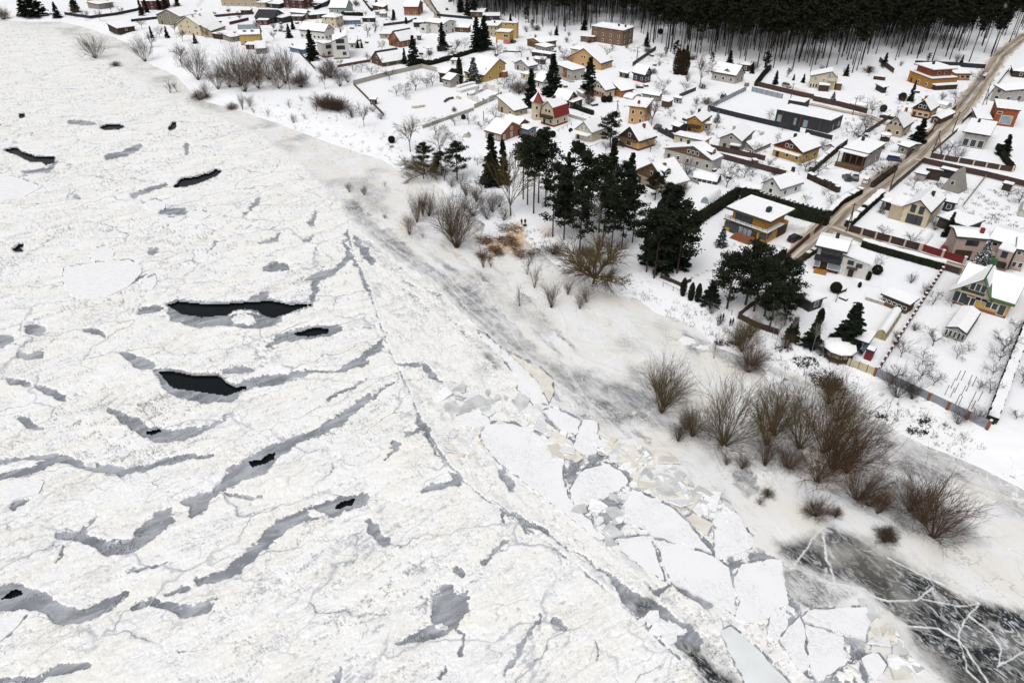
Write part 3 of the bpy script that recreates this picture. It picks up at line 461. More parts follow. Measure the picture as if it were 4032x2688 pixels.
shore_c = mix(mul(ridge(nz(.16, 5, RB, (1, 1.7, 1), .55, 1.0), .012), rng(nz(.06, 4), .46, .58, 0, .7)), shore_c, (.34, .34, .35))
shore_c = mix(mul(attr('grey'), mul(ridge(nz(.5, 5, RB, (1, 2.0, 1), .6, 1.0), .05), rng(nz(.1, 4), .42, .6))), shore_c, (.12, .115, .10))
c = mix(attr('shore'), c, shore_c)
lead_c = mix(rng(nz(.14, 8, R28, (1, 2.6, 1), .66, .8), .36, .62), (.40, .42, .45), (.20, .215, .24))
lead_c = mix(mul(rng(nz(1.3, 3, .9, (1, 1, 1), .5), .64, .68, 0, .9), rng(nz(.15, 3), .55, .65)), lead_c, (.66, .66, .66))
lead_c = mix(mul(ridge(nz(.7, 3, R28 + 1.2, (1, 2.5, 1), .5, 2.0), .05), rng(nz(.12, 3), .50, .60)), lead_c, (.07, .08, .095))
edge_n = rng(nz(.9, 7, R28, (1, 2.0, 1), .68, .8), .34, .62, -.35, .35)
la = t.nodes.new('ShaderNodeMath'); la.operation = 'ADD'; t.links.new(attr('lead'), la.inputs[0]); t.links.new(edge_n, la.inputs[1])
lead_c = mix(rng(nz(.55, 8, R28, (1, 2.2, 1), .68, .8), .56, .68, 0, .55), lead_c, (.56, .57, .59))
c = mix(mul(rng(la.outputs[0], .35, .65), rng(attr('lead'), .02, .12)), c, lead_c)
streak = mul(rng(nz(.38, 10, RB, (1, 1.9, 1), .72, 3.0), .49, .58), rng(nz(.06, 5, RB, (1, 1.5, 1)), .36, .60, .2, 1))
dk = mix(rng(nz(.07, 5, RB, (1, 1.6, 1)), .42, .62), (.010, .013, .016), (.10, .096, .085))
dk = mix(rng(nz(1.3, 8, RB, (1, 1.7, 1), .74, 1.0), .52, .66, 0, .55), dk, (.22, .225, .23))
dk = mix(streak, dk, mix(rng(nz(.2, 4), .4, .6), (.50, .515, .54), (.30, .295, .28)))
c = mix(mul(attr('dark'), rng(nz(.25, 7, RB, (1, 2.4, 1), .68, 1.0), .28, .46, .45, 1.0)), c, dk)
c = mix(attr('vein'), c, (.72, .735, .75))
t.links.new(c, b.inputs['Base Color']); b.inputs['Roughness'].default_value = .65; b.inputs['Specular IOR Level'].default_value = .25
bp = t.nodes.new('ShaderNodeBump'); bp.inputs['Strength'].default_value = .5; bp.inputs['Distance'].default_value = .14
hb = t.nodes.new('ShaderNodeMath'); hb.operation = 'MULTIPLY'; t.links.new(nz(.7, 7, R28, (1, 2.6, 1), .6, .8), hb.inputs[0]); t.links.new(rng(attr('shore'), 0, 1, 1, .3), hb.inputs[1])
t.links.new(hb.outputs[0], bp.inputs['Height']); t.links.new(bp.outputs[0], b.inputs['Normal'])
me = arrmesh('river_ice', np.stack([GX, GY, Z], -1)[used], remap[quad], 'river_ice')
darkv = np.clip(dark * 1.4 * (0.85 + 1.0 * fbm(GX * .09, GY * .09, 91, 4)), 0, 1)
for nm, a in dict(belt=belt * (1 - shore), lead=leadp * (1 - vein), shore=shore, grey=np.clip(grey, 0, 1), dark=darkv, vein=np.clip(np.maximum(vein * .9 * shore + vein * dark, shv * (1 - lead)), 0, 1), slush=np.clip(slush * pack * (1 - lead), 0, 1), crack=np.clip((crk * .8 + crk2 * .5 + crk3 * .25) * pack * (1 - lead) * fade, 0, 1)).items():
    at = me.attributes.new(nm, 'FLOAT', 'POINT'); at.data.foreach_set('value', a[used].astype(np.float32))
me.polygons.foreach_set('use_smooth', [True] * len(me.polygons))
tag(link('river_ice', me), 'broken white pack ice covering the river with grey leads', 'river ice', kind='structure')
# open water under the ice
mw, t, b = newmat('river_water')
b.inputs['Base Color'].default_value = (.006, .008, .009, 1); b.inputs['Roughness'].default_value = .25; b.inputs['Specular IOR Level'].default_value = .12
gg = t.nodes.new('ShaderNodeNewGeometry'); nn = t.nodes.new('ShaderNodeTexNoise'); nn.inputs['Scale'].default_value = 1.5; bb_ = t.nodes.new('ShaderNodeBump'); bb_.inputs['Distance'].default_value = .03
t.links.new(gg.outputs['Position'], nn.inputs['Vector']); t.links.new(nn.outputs[0], bb_.inputs['Height']); t.links.new(bb_.outputs[0], b.inputs['Normal'])
xs = [-1500, -800, -300, -100, 0, 100, 300]; wv, wf = [], []
tag(link('river_water', pymesh('river_water', [(-2500, -100, -.42), (600, -100, -.42), (600, 2500, -.42), (-2500, 2500, -.42)], [(0, 1, 2, 3)], 'river_water')), 'black open water showing through holes in the ice', 'river water', kind='structure')

# ------------------------------------------------------------------ snow-covered land
lc = np.concatenate([np.arange(-2600, -200, 120), np.arange(-200, 4240, 11.0), np.arange(4250, 6200, 120)])
lr = np.concatenate([np.arange(-470, -450, 4), np.arange(-450, -60, 12), np.arange(-60, 2250, 9.0), np.arange(2260, 3300, 80)])
LX, LY = np.meshgrid(lc, lr); lx, ly = unproj(LX.ravel(), LY.ravel(), PLATEAU * .7)
lz = zland(lx, ly); s_ = bank_sd(lx, ly)
nearf = sstep(700, 250, np.hypot(lx, ly))
lz = lz + (0.10 * fbm(lx * .1, ly * .1, 101, 4) + 0.04 * fbm(lx * .6, ly * .6, 103, 3)) * sstep(0, 5, s_) * nearf
rough_bank = sstep(0, 2, s_) * sstep(16, 8, s_)
lz = lz + rough_bank * .22 * fbm(lx * .5, ly * .5, 107, 4) * nearf
nr2, nc2 = LX.shape; kid = np.arange(nr2 * nc2).reshape(nr2, nc2)
q = np.stack([kid[:-1, :-1], kid[1:, :-1], kid[1:, 1:], kid[:-1, 1:]], -1).reshape(-1, 4)
q = q[(s_[q] > -8).any(1)]; used = np.unique(q); remap = np.full(nr2 * nc2, -1); remap[used] = np.arange(len(used))
# tracks, sawdust and trodden paths: their own marks in the snow
def stain(lines, polys=()):
    px, py = LX.ravel(), LY.ravel(); a = np.zeros(px.shape); w = fbm(lx * .8, ly * .8, 111, 4)
    for cr, pts, wd, st in lines:
        s = CROPS[cr][2]; a = np.maximum(a, st * (1 - sstep(-2, 5, line_dist(px + w * 8, py + w * 5, NP(cr, pts), [wd / s] * len(pts), 30))))
    for cr, pts, soft, st in polys:
        a = np.maximum(a, st * (1 - sstep(-soft, soft, poly_dist(px + w * 14, py + w * 10, NP(cr, pts), 60))))
    return a
DIRT = stain([('d5', [(1640, 1160 - 230), (1500, 860), (1330, 840), (1200, 830), (1060, 810)], 16, .55), ('d5', [(1030, 830), (930, 930), (870, 1010), (780, 1080), (680, 1140), (590, 1180)], 10, .8), ('d7', [(800, 260), (640, 330), (540, 430), (580, 530)], 14, .22), ('d7', [(500, 330), (600, 270), (800, 260)], 40, .2), ('d6', [(0, 1060), (60, 1200), (130, 1420), (180, 1568)], 12, .2), ('d6', [(180, 1210), (600, 1260)], 50, .12), ('d3', [(1000, 560), (1420, 660), (1800, 730), (2050, 800)], 50, .22), ('d6', [(1340, 930), (1500, 900), (1620, 960)], 30, .3), ('c3', [(820, 980), (1060, 1040)], 60, .15), ('d5', [(1450, 700), (1600, 660), (1800, 700)], 60, .5), ('d6', [(400, 200), (480, 270), (560, 250)], 40, .35), ('c2', [(1660, 240), (1790, 350)], 50, .25), ('c2', [(150, 210), (330, 160)], 60, .2), ('c1', [(1840, 60), (1880, 0)], 30, .4), ('d4', [(0, 1380), (150, 1400), (300, 1330)], 30, .3), ('d6', [(330, 160), (420, 200), (520, 260)], 40, .45), ('d4', [(640, 720), (800, 770), (900, 740)], 14, .3), ('c4', [(1880, 1000), (1840, 1080), (1700, 1100)], 20, .3), ('c3', [(1360, 450), (1250, 500), (1150, 520), (1000, 620)], 22, .3), ('c3', [(820, 970), (650, 900), (560, 760)], 24, .25), ('d2', [(1000, 760), (1090, 720), (1300, 900), (1230, 1000)], 22, .3), ('d2', [(720, 960), (560, 1010), (330, 1000)], 10, .3), ('d6', [(1180, 660), (1060, 650), (880, 610)], 12, .25), ('d6', [(1600, 700), (1440, 760), (1350, 900)], 30, .3), ('d7', [(1560, 420), (1480, 480), (1520, 560)], 10, .2), ('d7', [(640, 180), (760, 240), (980, 300)], 16, .3), ('c2', [(1320, 330), (1240, 420), (1500, 330)], 16, .25), ('c2', [(560, 330), (680, 420), (740, 300)], 20, .3), ('d3', [(700, 330), (900, 400), (980, 420)], 26, .5), ('c5', [(1420, 920), (1250, 900), (1100, 980)], 14, .25), ('d1', [(1350, 860), (1500, 830), (1700, 730)], 14, .25), ('d1', [(700, 1120), (1000, 1020), (1200, 880)], 10, .25)],
             [('e8', [(890, 520), (1320, 540), (1500, 650), (1480, 720), (1100, 760), (880, 700)], 16, .5), ('d5', [(1470, 640), (1600, 630), (1800, 720), (1760, 790), (1600, 700), (1480, 720)], 10, .5), ('f6', [(960, 0), (1250, 60), (1000, 300), (880, 420), (900, 200)], 20, .5), ('f6', [(620, 260), (900, 220), (860, 420), (740, 470)], 20, .3)])
SAW = stain([], [('e8', [(1160, 450), (1290, 420), (1340, 520), (1300, 640), (1180, 580)], 12, 1.0), ('e8', [(1490, 470), (1590, 490), (1590, 540), (1480, 520)], 8, .6), ('e8', [(1120, 640), (1240, 650), (1200, 740), (1080, 720)], 10, .6), ('d3', [(560, 340), (700, 390), (900, 420), (1060, 460), (980, 430), (800, 360)], 8, .7), ('e8', [(900, 540), (1300, 560), (1300, 700), (1000, 760), (900, 640)], 12, .75)])
ml, t, b = newmat('snow_ground')
c = mix(rng(nz(.05, 6), .35, .65), (.83, .842, .875), (.83, .835, .85))
c = mix(rng(nz(.9, 7, 0, (1, 1, 1), .7), .60, .75, 0, .18), c, (.62, .62, .64))
bank_c = mix(mul(attr('bank'), rng(nz(1.2, 8, 0, (1, 1, 1), .72, .4), .565, .64)), c, (.20, .16, .12))
c = mix(rng(attr('dirt'), 0, 1), bank_c, mix(rng(nz(.7, 7, .6, (1, 2, 1), .7), .4, .62), (.50, .45, .38), (.24, .20, .155)))
c = mix(mul(attr('saw'), rng(nz(1.0, 7, 0, (1, 1, 1), .7), .36, .55)), c, (.60, .38, .20))
t.links.new(c, b.inputs['Base Color']); b.inputs['Roughness'].default_value = .8; b.inputs['Specular IOR Level'].default_value = .15
bp = t.nodes.new('ShaderNodeBump'); bp.inputs['Strength'].default_value = .4; bp.inputs['Distance'].default_value = .12; t.links.new(nz(.9, 7), bp.inputs['Height']); t.links.new(bp.outputs[0], b.inputs['Normal'])
me = arrmesh('ground', np.stack([lx, ly, lz], -1)[used], remap[q], 'snow_ground')
for nm, a in dict(bank=np.clip(rough_bank * sstep(-.25, .45, fbm(lx * .08, ly * .08, 121, 3)), 0, 1), dirt=DIRT, saw=SAW).items():
    at = me.attributes.new(nm, 'FLOAT', 'POINT'); at.data.foreach_set('value', a[used].astype(np.float32))
me.polygons.foreach_set('use_smooth', [True] * len(me.polygons))
tag(link('ground', me), 'snow-covered land rising from the river bank to the village', 'ground', kind='structure')

# ------------------------------------------------------------------ ice floes and slabs lying in the broken belt
def build_floe(label, poly, z0, th, m, group, tilt=0.004):
    pts = [Vector((*[float(v) for v in unproj(*p, z0)], 0)) for p in poly]
    ctr = sum(pts, Vector()) / len(pts); rnd = random.Random(len(poly) * 7 + int(ctr.x * 3))
    ring = []
    for i, p in enumerate(pts):                       # uneven broken edge
        q_ = pts[(i + 1) % len(pts)]; k = max(1, int((q_ - p).length / .7))
        for j in range(k):
            e = p.lerp(q_, j / k)
            if j: e = e + Vector((rnd.gauss(0, .13), rnd.gauss(0, .13), 0))
            ring.append(e - ctr)
    bm = bmesh.new(); vs = [bm.verts.new((v.x, v.y, 0)) for v in ring]
    f = bm.faces.new(vs); ex = bmesh.ops.extrude_face_region(bm, geom=[f])
    for v in [g for g in ex['geom'] if isinstance(g, bmesh.types.BMVert)]: v.co.z += th; v.co.x *= .995; v.co.y *= .995
    bmesh.ops.recalc_face_normals(bm, faces=bm.faces); me = bpy.data.meshes.new('ice_floe'); bm.to_mesh(me); bm.free()
    me.materials.append(MATS[m]); o = link('ice_floe', me, None, (ctr.x, ctr.y, z0 - th))
    o.rotation_euler = (rnd.uniform(-tilt, tilt), rnd.uniform(-tilt, tilt), 0)
    return tag(o, label, 'ice floe', group)
t, b = FLOE_NT                                        # wind-scoured snow on the floes
c = mix(rng(nz(.12, 6, RB, (1, 1.6, 1), .6, .6), .62, .70), (.82, .825, .84), (.72, .67, .585))
c = mix(mul(ridge(nz(.9, 4, RB, (1, 2.4, 1), .6, 1.2), .03), rng(nz(.2, 4), .40, .58, 0, .75)), c, (.48, .49, .51))
c = mix(rng(nz(1.6, 7, RB, (1, 2.6, 1), .7, .6), .58, .70, 0, .6), c, (.60, .61, .63))
t.links.new(c, b.inputs['Base Color']); b.inputs['Roughness'].default_value = .75; b.inputs['Specular IOR Level'].default_value = .2
for fl_ in FLOES: build_floe(*fl_[:4], 'floe_snow' if fl_[4] == 'floe_top' and fl_[5] == GF else fl_[4], fl_[5])
# jumbled slabs: copies of a few broken plates
SLAB = []
for k in range(8):
    rnd = random.Random(200 + k); n = rnd.choice([4, 4, 5, 5, 6]); a0 = rnd.random() * 6
    ring = [(math.cos(a0 + 6.283 * (i + rnd.uniform(-.3, .3)) / n) * rnd.uniform(.7, 1.1), math.sin(a0 + 6.283 * (i + rnd.uniform(-.3, .3)) / n) * rnd.uniform(.5, .9)) for i in range(n)]
    v = [(x, y, -.09) for x, y in ring] + [(x * .97, y * .97, .09) for x, y in ring]
    f = [tuple(range(n))[::-1], tuple(range(n, 2 * n))] + [(i, (i + 1) % n, n + (i + 1) % n, n + i) for i in range(n)]
    SLAB.append({m: pymesh('ice_slab', v, f, m) for m in ('floe_top', 'floe_tan', 'floe_grey')})
def slabs(cr, poly, n, lo, hi, mats, label, group, seed, tilt=.28):
    P = NP(cr, poly); rnd = random.Random(seed); xs = [p[0] for p in P]; ys = [p[1] for p in P]; k = 0
    while k < n:
        x, y = rnd.uniform(min(xs), max(xs)), rnd.uniform(min(ys), max(ys))
        if not poly_in(np.array([x]), np.array([y]), P)[0]: continue
        k += 1; s = rnd.uniform(lo, hi) if rnd.random() < .75 else rnd.uniform(hi, hi * 1.5)
        gx, gy = unproj(x, y, .3); o = link('ice_slab', rnd.choice(SLAB)[rnd.choice(mats)], None, (float(gx), float(gy), rnd.uniform(.16, .36)))
        o.scale = (s, s, rnd.uniform(.8, 1.5)); o.rotation_euler = (rnd.gauss(0, tilt * .6), rnd.gauss(0, tilt * .6), rnd.uniform(0, 6.28)); tag(o, label, 'ice slab', group, 'thing')
slabs('e4', [(760, 400), (1000, 380), (1220, 420), (1400, 520), (1360, 570), (1150, 560), (900, 560), (770, 520)], 26, .8, 2.0, ['floe_top', 'floe_grey', 'floe_grey'], 'tilted ice slab jammed at the end of the pressure ridge', 'slabs at the ridge end', 1)
slabs('e4', [(1340, 640), (1640, 700), (1690, 880), (1560, 860), (1450, 760)], 16, .7, 1.7, ['floe_top', 'floe_top', 'floe_tan'], 'broken ice slab above the largest floe', 'slabs above the largest floe', 2)
slabs('e4', [(1850, 720), (2060, 760), (2265, 880), (2265, 960), (2100, 1010), (2000, 940), (1860, 880)], 24, .7, 1.8, ['floe_top', 'floe_top', 'floe_tan', 'floe_grey'], 'angular ice slab between the floes and the shore bushes', 'slabs by the shore bushes', 3)
slabs('e6', [(0, 860), (150, 900), (420, 960), (640, 1100), (560, 1140), (330, 1060), (0, 960)], 30, .7, 1.8, ['floe_top', 'floe_tan', 'floe_grey'], 'broken ice plate in the belt in front of the lone rounded shrub', 'plates before the lone shrub', 13, .2)
slabs('e6', [(330, 1080), (560, 1130), (820, 1270), (940, 1380), (850, 1440), (640, 1380), (480, 1280), (250, 1150)], 62, .7, 2.0, ['floe_grey', 'floe_tan', 'floe_top', 'floe_grey'], 'thin grey or tan ice plate in the rubble under the bushes', 'plates in the shore rubble', 4, .2)
slabs('e4', [(1700, 1230), (2000, 1120), (2060, 1060), (1990, 1340), (2010, 1400), (1900, 1480), (1760, 1330)], 26, .5, 1.3, ['floe_top', 'floe_grey', 'floe_top'], 'small ice slab in the rubble under the rounded floe', 'slabs under the rounded floe', 5, .15)
slabs('e7', [(1260, 1000), (1340, 1060), (1560, 1330), (1640, 1480), (1480, 1500), (1330, 1360), (1280, 1150)], 26, .4, 1.2, ['floe_tan', 'floe_top', 'floe_grey'], 'small ice slab strewn along the edge of the dark ice', 'slabs by the dark ice', 6, .2)
slabs('e4', [(800, 640), (1000, 690), (1130, 880), (1060, 930), (850, 860), (740, 760)], 20, .4, 1.2, ['floe_tan', 'floe_top'], 'cream ice block in the rubble heap beside the largest floe', 'cream rubble blocks', 7, .5)
slabs('e5', [(1850, 880), (1980, 880), (2180, 980), (2210, 1040), (2080, 1050), (1900, 940)], 18, .4, 1.2, ['floe_top'], 'white ice piece floating in the grey lead above the black ice', 'pieces in the grey lead', 8, .1)
slabs('e6', [(560, 60), (720, 90), (760, 160), (660, 140)], 7, .8, 1.8, ['floe_top', 'floe_grey'], 'broken shore ice plate at the foot of the snowy bank', 'plates at the bank foot', 9, .1)
slabs('d7', [(0, 890), (160, 960), (340, 1050), (420, 1130), (330, 1110), (100, 1020)], 8, .8, 1.8, ['floe_top', 'floe_grey'], 'flat ice plate along the flooded bank edge', 'plates along the bank edge', 10, .08)
# ------------------------------------------------------------------ buildings
def bevel_mesh(me, w):
    b = bmesh.new(); b.from_mesh(me); bmesh.ops.bevel(b, geom=list(b.edges), offset=w, segments=1, affect='EDGES', clamp_overlap=True); b.to_mesh(me); b.free()
class House:
    pass
def obox(h, name, s, t_, z, ls, lt, lz, m, parent=None):
    """box centred at (s, t, z) in the house's own frame"""
    o = link(name, unit_box(m), parent or h.root); p = h.o + h.e1 * s + h.e2 * t_
    o.location = (p.x - h.org.x, p.y - h.org.y, z); o.scale = (ls, lt, lz); o.rotation_euler = (0, 0, h.ang)
    if parent and parent is not h.root:
        o.parent = parent; o.matrix_parent_inverse = Matrix.Identity(4)
        pw = Matrix.LocRotScale(parent.location, parent.rotation_euler, parent.scale); ow = Matrix.LocRotScale(o.location, o.rotation_euler, o.scale)
        o.matrix_parent_inverse = pw.inverted(); o.location, o.rotation_euler, o.scale = ow.to_translation(), (0, 0, h.ang), (ls, lt, lz)
    return o
def house(name, label, cr, A, B, C, he, rise=2.5, kind='gable', wall='beige_wall', roof='roof_dark', ov=.45, af=.5, hc=None, win=(2, 2), st=None, plinth=None, gw=None, snow=(0.02, 1), chim=(), cat='house', group=None, wsz=(1.15, 1.3), attic=1, glass='glass', frame='trim_white', door=True, cm='brick_wall', snow_t=.26, steep=None):
    zg = PLATEAU; h = House(); hc = he if hc is None else hc
    zc = he + rise if kind == 'shed' else hc
    a = Vector((*map(float, unproj(*N(cr, A), zg + he)), 0)); b_ = Vector((*map(float, unproj(*N(cr, B), zg + he)), 0)); c_ = Vector((*map(float, unproj(*N(cr, C), zg + zc)), 0))
    v1, v2 = b_ - a, c_ - a; L = v1.length; u1 = v1.normalized(); perp = Vector((-u1.y, u1.x, 0))
    if perp.dot(v2) < 0: perp = -perp
    # share the error between the two edges so that corners stay square
    d2 = v2.normalized(); rot = perp.angle(d2) * .5 * (1 if perp.cross(d2).z > 0 else -1); rot = max(-.25, min(.25, rot))
    R = Matrix.Rotation(rot, 3, 'Z'); h.e1, h.e2 = R @ u1, R @ perp
    L = max(L * math.cos(rot), 1.5); D = max(abs(v2.dot(h.e2)), 1.5)
    h.o, h.L, h.D, h.ang = a, L, D, math.atan2(h.e1.y, h.e1.x)
    ctr = a + h.e1 * L / 2 + h.e2 * D / 2; h.org = Vector((ctr.x, ctr.y, zg)); h.root = empty(name, h.org, label, cat, group)
    P = lambda s, t_, z: (a + h.e1 * s + h.e2 * t_ - Vector((ctr.x, ctr.y, 0))) + Vector((0, 0, z))
    prof = {'gable': [(0, he), (af * D, he + rise), (D, hc)], 'shed': [(0, he), (D, he + rise)], 'flat': [(0, he), (D, he)], 'hip': [(0, he), (D, he)], 'gambrel': [(0, he), (.14 * D, he + .6 * rise), (.5 * D, he + rise), (.86 * D, he + .6 * rise), (D, he)]}[kind]
    def ph(t_):
        for (t0, z0), (t1, z1) in zip(prof, prof[1:]):
            if t_ <= t1 + 1e-6: return z0 + (z1 - z0) * (t_ - t0) / (t1 - t0)
        return prof[-1][1]
    h.ph = ph; o = min(ov, L * .2, D * .2); h.ov = o
    ts = sorted({o, D - o} | {t_ for t_, _ in prof if o < t_ < D - o})
    # walls
    ring = lambda s: [P(s, o, -.4)] + [P(s, t_, ph(t_) - .03) for t_ in ts] + [P(s, D - o, -.4)]
    r0, r1 = ring(o), ring(L - o); n = len(r0); V = r0 + r1
    Fc = [tuple(range(n)), tuple(range(n, 2 * n))] + [(i, i + 1, n + i + 1, n + i) for i in range(n - 1)] + [(0, n, 2 * n - 1, n - 1)]
    link('wall', pymesh('wall', V, Fc, wall), h.root)
    if gw:                                                # gable in another material, a few mm proud
        g = [P(o - .03, o, he - .15), P(o - .03, D - o, he - .15)] + [P(o - .03, t_, ph(t_) - .03) for t_ in reversed(ts)]
        g2 = [p + h.e1 * .02 for p in g]; k = len(g)
        link('gable_wall', pymesh('gable_wall', g + g2, [tuple(range(k)), tuple(range(k, 2 * k))] + [(i, (i + 1) % k, k + (i + 1) % k, k + i) for i in range(k)], gw), h.root)
    if plinth:
        for nm_, s, t_, ls, lt in (('plinth', L / 2, o, L - 2 * o + .08, .08), ('plinth', o, D / 2, .08, D - 2 * o + .08)): obox(h, nm_, s, t_, .22, ls, lt, .75, plinth)
    # roof slab and the snow lying on it
    def slab(pr, s0, s1, zlo, zhi):
        n = len(pr); lo0 = [P(s0, t_, z + zlo) for t_, z in pr]; hi0 = [P(s0, t_, z + zhi) for t_, z in pr]; lo1 = [P(s1, t_, z + zlo) for t_, z in pr]; hi1 = [P(s1, t_, z + zhi) for t_, z in pr]
        V = lo0 + hi0 + lo1 + hi1; Fc = []
        for i in range(n - 1):
            Fc += [(i, i + 1, n + i + 1, n + i), (2 * n + i, 3 * n + i, 3 * n + i + 1, 2 * n + i + 1), (n + i, n + i + 1, 3 * n + i + 1, 3 * n + i), (i, 2 * n + i, 2 * n + i + 1, i + 1)]
        Fc += [(0, n, 3 * n, 2 * n), (n - 1, 3 * n - 1, 4 * n - 1, 2 * n - 1)]
        return V, Fc
    if kind == 'hip':
        def hip(ins, z0, rs):
            m_ = min(L, D) / 2; c4 = [P(ins, ins, z0), P(L - ins, ins, z0), P(L - ins, D - ins, z0), P(ins, D - ins, z0)]
            if L >= D: rd = [P(m_, D / 2, z0 + rs), P(L - m_, D / 2, z0 + rs)]; f = [(0, 1, 5, 4), (1, 2, 5), (2, 3, 4, 5), (3, 0, 4)]
            else: rd = [P(L / 2, m_, z0 + rs), P(L / 2, D - m_, z0 + rs)]; f = [(0, 1, 4), (1, 2, 5, 4), (2, 3, 5), (3, 0, 4, 5)]
            return c4 + rd, f
        lo, f = hip(0, he, rise); rb, _ = hip(0, he - .16, 0); h.roof = link('roof', pymesh('roof', lo + rb[:4], f + [(6, 7, 8, 9), (0, 6, 7, 1), (1, 7, 8, 2), (2, 8, 9, 3), (3, 9, 6, 0)], roof), h.root)
        if snow:
            lo, f = hip(.06, he + .02, rise); hi, _ = hip(.10, he + .02 + snow_t, rise); me = pymesh('snow', lo + hi, [tuple(i + 6 for i in x) for x in f] + [(0, 6, 7, 1), (1, 7, 8, 2), (2, 8, 9, 3), (3, 9, 6, 0)] + [x[::-1] for x in f], 'roof_snow'); link('snow', me, h.roof)
    else:
        V, Fc = slab(prof, 0, L, -.12, .06); h.roof = link('roof', pymesh('roof', V, Fc, roof), h.root)
        if snow:
            lo, hi = snow; ins = .07
            if kind == 'gambrel': sp = [(.15 * D, ph(.15 * D)), (.5 * D, he + rise), (.85 * D, ph(.85 * D))]
            else:
                pts = [ins + (D - 2 * ins) * lo, D - ins - (D - 2 * ins) * (1 - hi)]
                sp = [(pts[0], ph(pts[0]))] + [(t_, z) for t_, z in prof if pts[0] < t_ < pts[1]] + [(pts[1], ph(pts[1]))]
            V, Fc = slab(sp, ins, L - ins, .07, .07 + snow_t); me = pymesh('snow', V, Fc, 'roof_snow'); bevel_mesh(me, .09); me.materials[0] = M('roof_snow'); link('snow', me, h.roof)
    for cs, ct in chim:
        zt = ph(ct * D) + (rise if kind == 'hip' else 0); obox(h, 'chimney', cs * L, ct * D, zt + .45, .75, .75, 1.9, cm, h.roof)
    # windows: (count on the AB wall, count on the AC wall) per storey
    nst = st or max(1, int(round((he - .3) / 2.7)))
    def window(side, u, z, w, hh, gl=glass, fr=frame):
        if side == 0: s, t_, ls, lt = u, o - .03, w, .10
        elif side == 1: s, t_, ls, lt = o - .03, u, .10, w
        f_ = obox(h, 'window', s, t_, z, ls if side == 0 else lt if False else ls, lt, hh, fr)
        k = .84 if side == 0 else 1.0
        obox(h, 'pane', s - (0 if side == 0 else .035), t_ - (.035 if side == 0 else 0), z, (w - .22) if side == 0 else .1, .1 if side == 0 else (w - .22), hh - .22, gl, f_)
    h.window = window
    for k in range(nst):
        z = 1.55 + 2.75 * k if nst > 1 or he > 2.6 else he * .55
        for side, cnt in ((0, win[0]), (1, win[1])):
            ln = (L if side == 0 else D) - 2 * o
            for i in range(cnt):
                u = o + ln * (i + .5) / cnt
                if side == 1 and k == 0 and door and i == cnt - 1 and cnt > 1:
                    obox(h, 'door', o - .03, u, 1.0, .1, 1.0, 2.05, 'dark_wood'); continue
                wz = wsz[1]
                lim = (he if side == 0 else min(ph(u), he + .6)) - .25
                if z + wz / 2 > lim: wz = max(.6, (lim - z) * 2)
                window(side, u, z, min(wsz[0], ln / cnt * .8), wz)
    if attic and kind in ('gable', 'gambrel') and rise > 1.7:
        for i in range(attic): window(1, af * D + (i - (attic - 1) / 2) * 1.5, he + rise * .36, 1.05, min(1.25, rise * .4))
    return h
def dormer(h, s, t_, w, m='roof_dark', wallm='dark_wood', d=2.2, hh=1.3):
    z = h.ph(t_); a, b = s - w / 2, s + w / 2
    Q = lambda s, t_, z: (h.o + h.e1 * s + h.e2 * t_ - Vector((h.org.x, h.org.y, 0))) + Vector((0, 0, z))
    V = [Q(a, t_, z - .2), Q(b, t_, z - .2), Q(b, t_, z + hh), Q(s, t_, z + hh + w * .3), Q(a, t_, z + hh), Q(a, t_ + d, z + .2), Q(b, t_ + d, z + .2), Q(b, t_ + d, z + hh), Q(s, t_ + d, z + hh + w * .3), Q(a, t_ + d, z + hh)]
    link('dormer', pymesh('dormer', V, [(0, 1, 2, 3, 4), (5, 6, 7, 8, 9), (0, 1, 6, 5), (1, 2, 7, 6), (0, 4, 9, 5), (4, 3, 8, 9), (3, 2, 7, 8)], wallm), h.roof)
    e = .18; S_ = [Q(a - e, t_ - .2, z + hh - .1), Q(s, t_ - .2, z + hh + w * .3 + .02), Q(b + e, t_ - .2, z + hh - .1), Q(a - e, t_ + d, z + hh - .1), Q(s, t_ + d, z + hh + w * .3 + .02), Q(b + e, t_ + d, z + hh - .1)]
    S2 = [v + Vector((0, 0, .24)) for v in S_]
    link('snow', pymesh('snow', S_ + S2, [(0, 1, 4, 3), (1, 2, 5, 4), (6, 7, 10, 9), (7, 8, 11, 10), (0, 6, 7, 1), (1, 7, 8, 2), (3, 4, 10, 9), (4, 5, 11, 10), (0, 3, 9, 6), (2, 8, 11, 5)], 'roof_snow'), h.roof)
    o = obox(h, 'window', s, t_ - .03, z + hh * .55, w * .6, .1, hh * .7, 'trim_white'); obox(h, 'pane', s, t_ - .06, z + hh * .55, w * .6 - .2, .1, hh * .7 - .2, 'glass', o)
HS = {}
# --- right of the shore pines
h = house('modern_house', 'ochre two-storey flat-roofed house with wraparound balcony and red garden steps', 'd5', (1395, 595), (945, 430), (1630, 452), 6.1, 0, 'flat', 'ochre_wall', ov=1.5, win=(0, 0), chim=(), door=False)
L, D = h.L, h.D
obox(h, 'lower_wall', L / 2 + .2, D / 2 + .1, 1.45, L - 1.0, D - 1.2, 3.3, 'ochre_wall'); obox(h, 'balcony_slab', L / 2 + .1, 1.25, 3.15, L - .2, 2.3, .28, 'trim_dark'); obox(h, 'balcony_slab', 1.1, D * .35, 3.15, 2.1, D * .7, .26, 'trim_dark'); obox(h, 'balcony_snow', L / 2 + .1, 1.25, 3.35, L - .4, 2.1, .14, 'roof_snow'); obox(h, 'balcony_snow', 1.1, D * .35, 3.36, 1.9, D * .68, .13, 'roof_snow')
for k in range(9): obox(h, 'railing_post', .3 + (L - .6) * k / 8, .25, 3.85, .06, .06, 1.0, 'trim_dark')
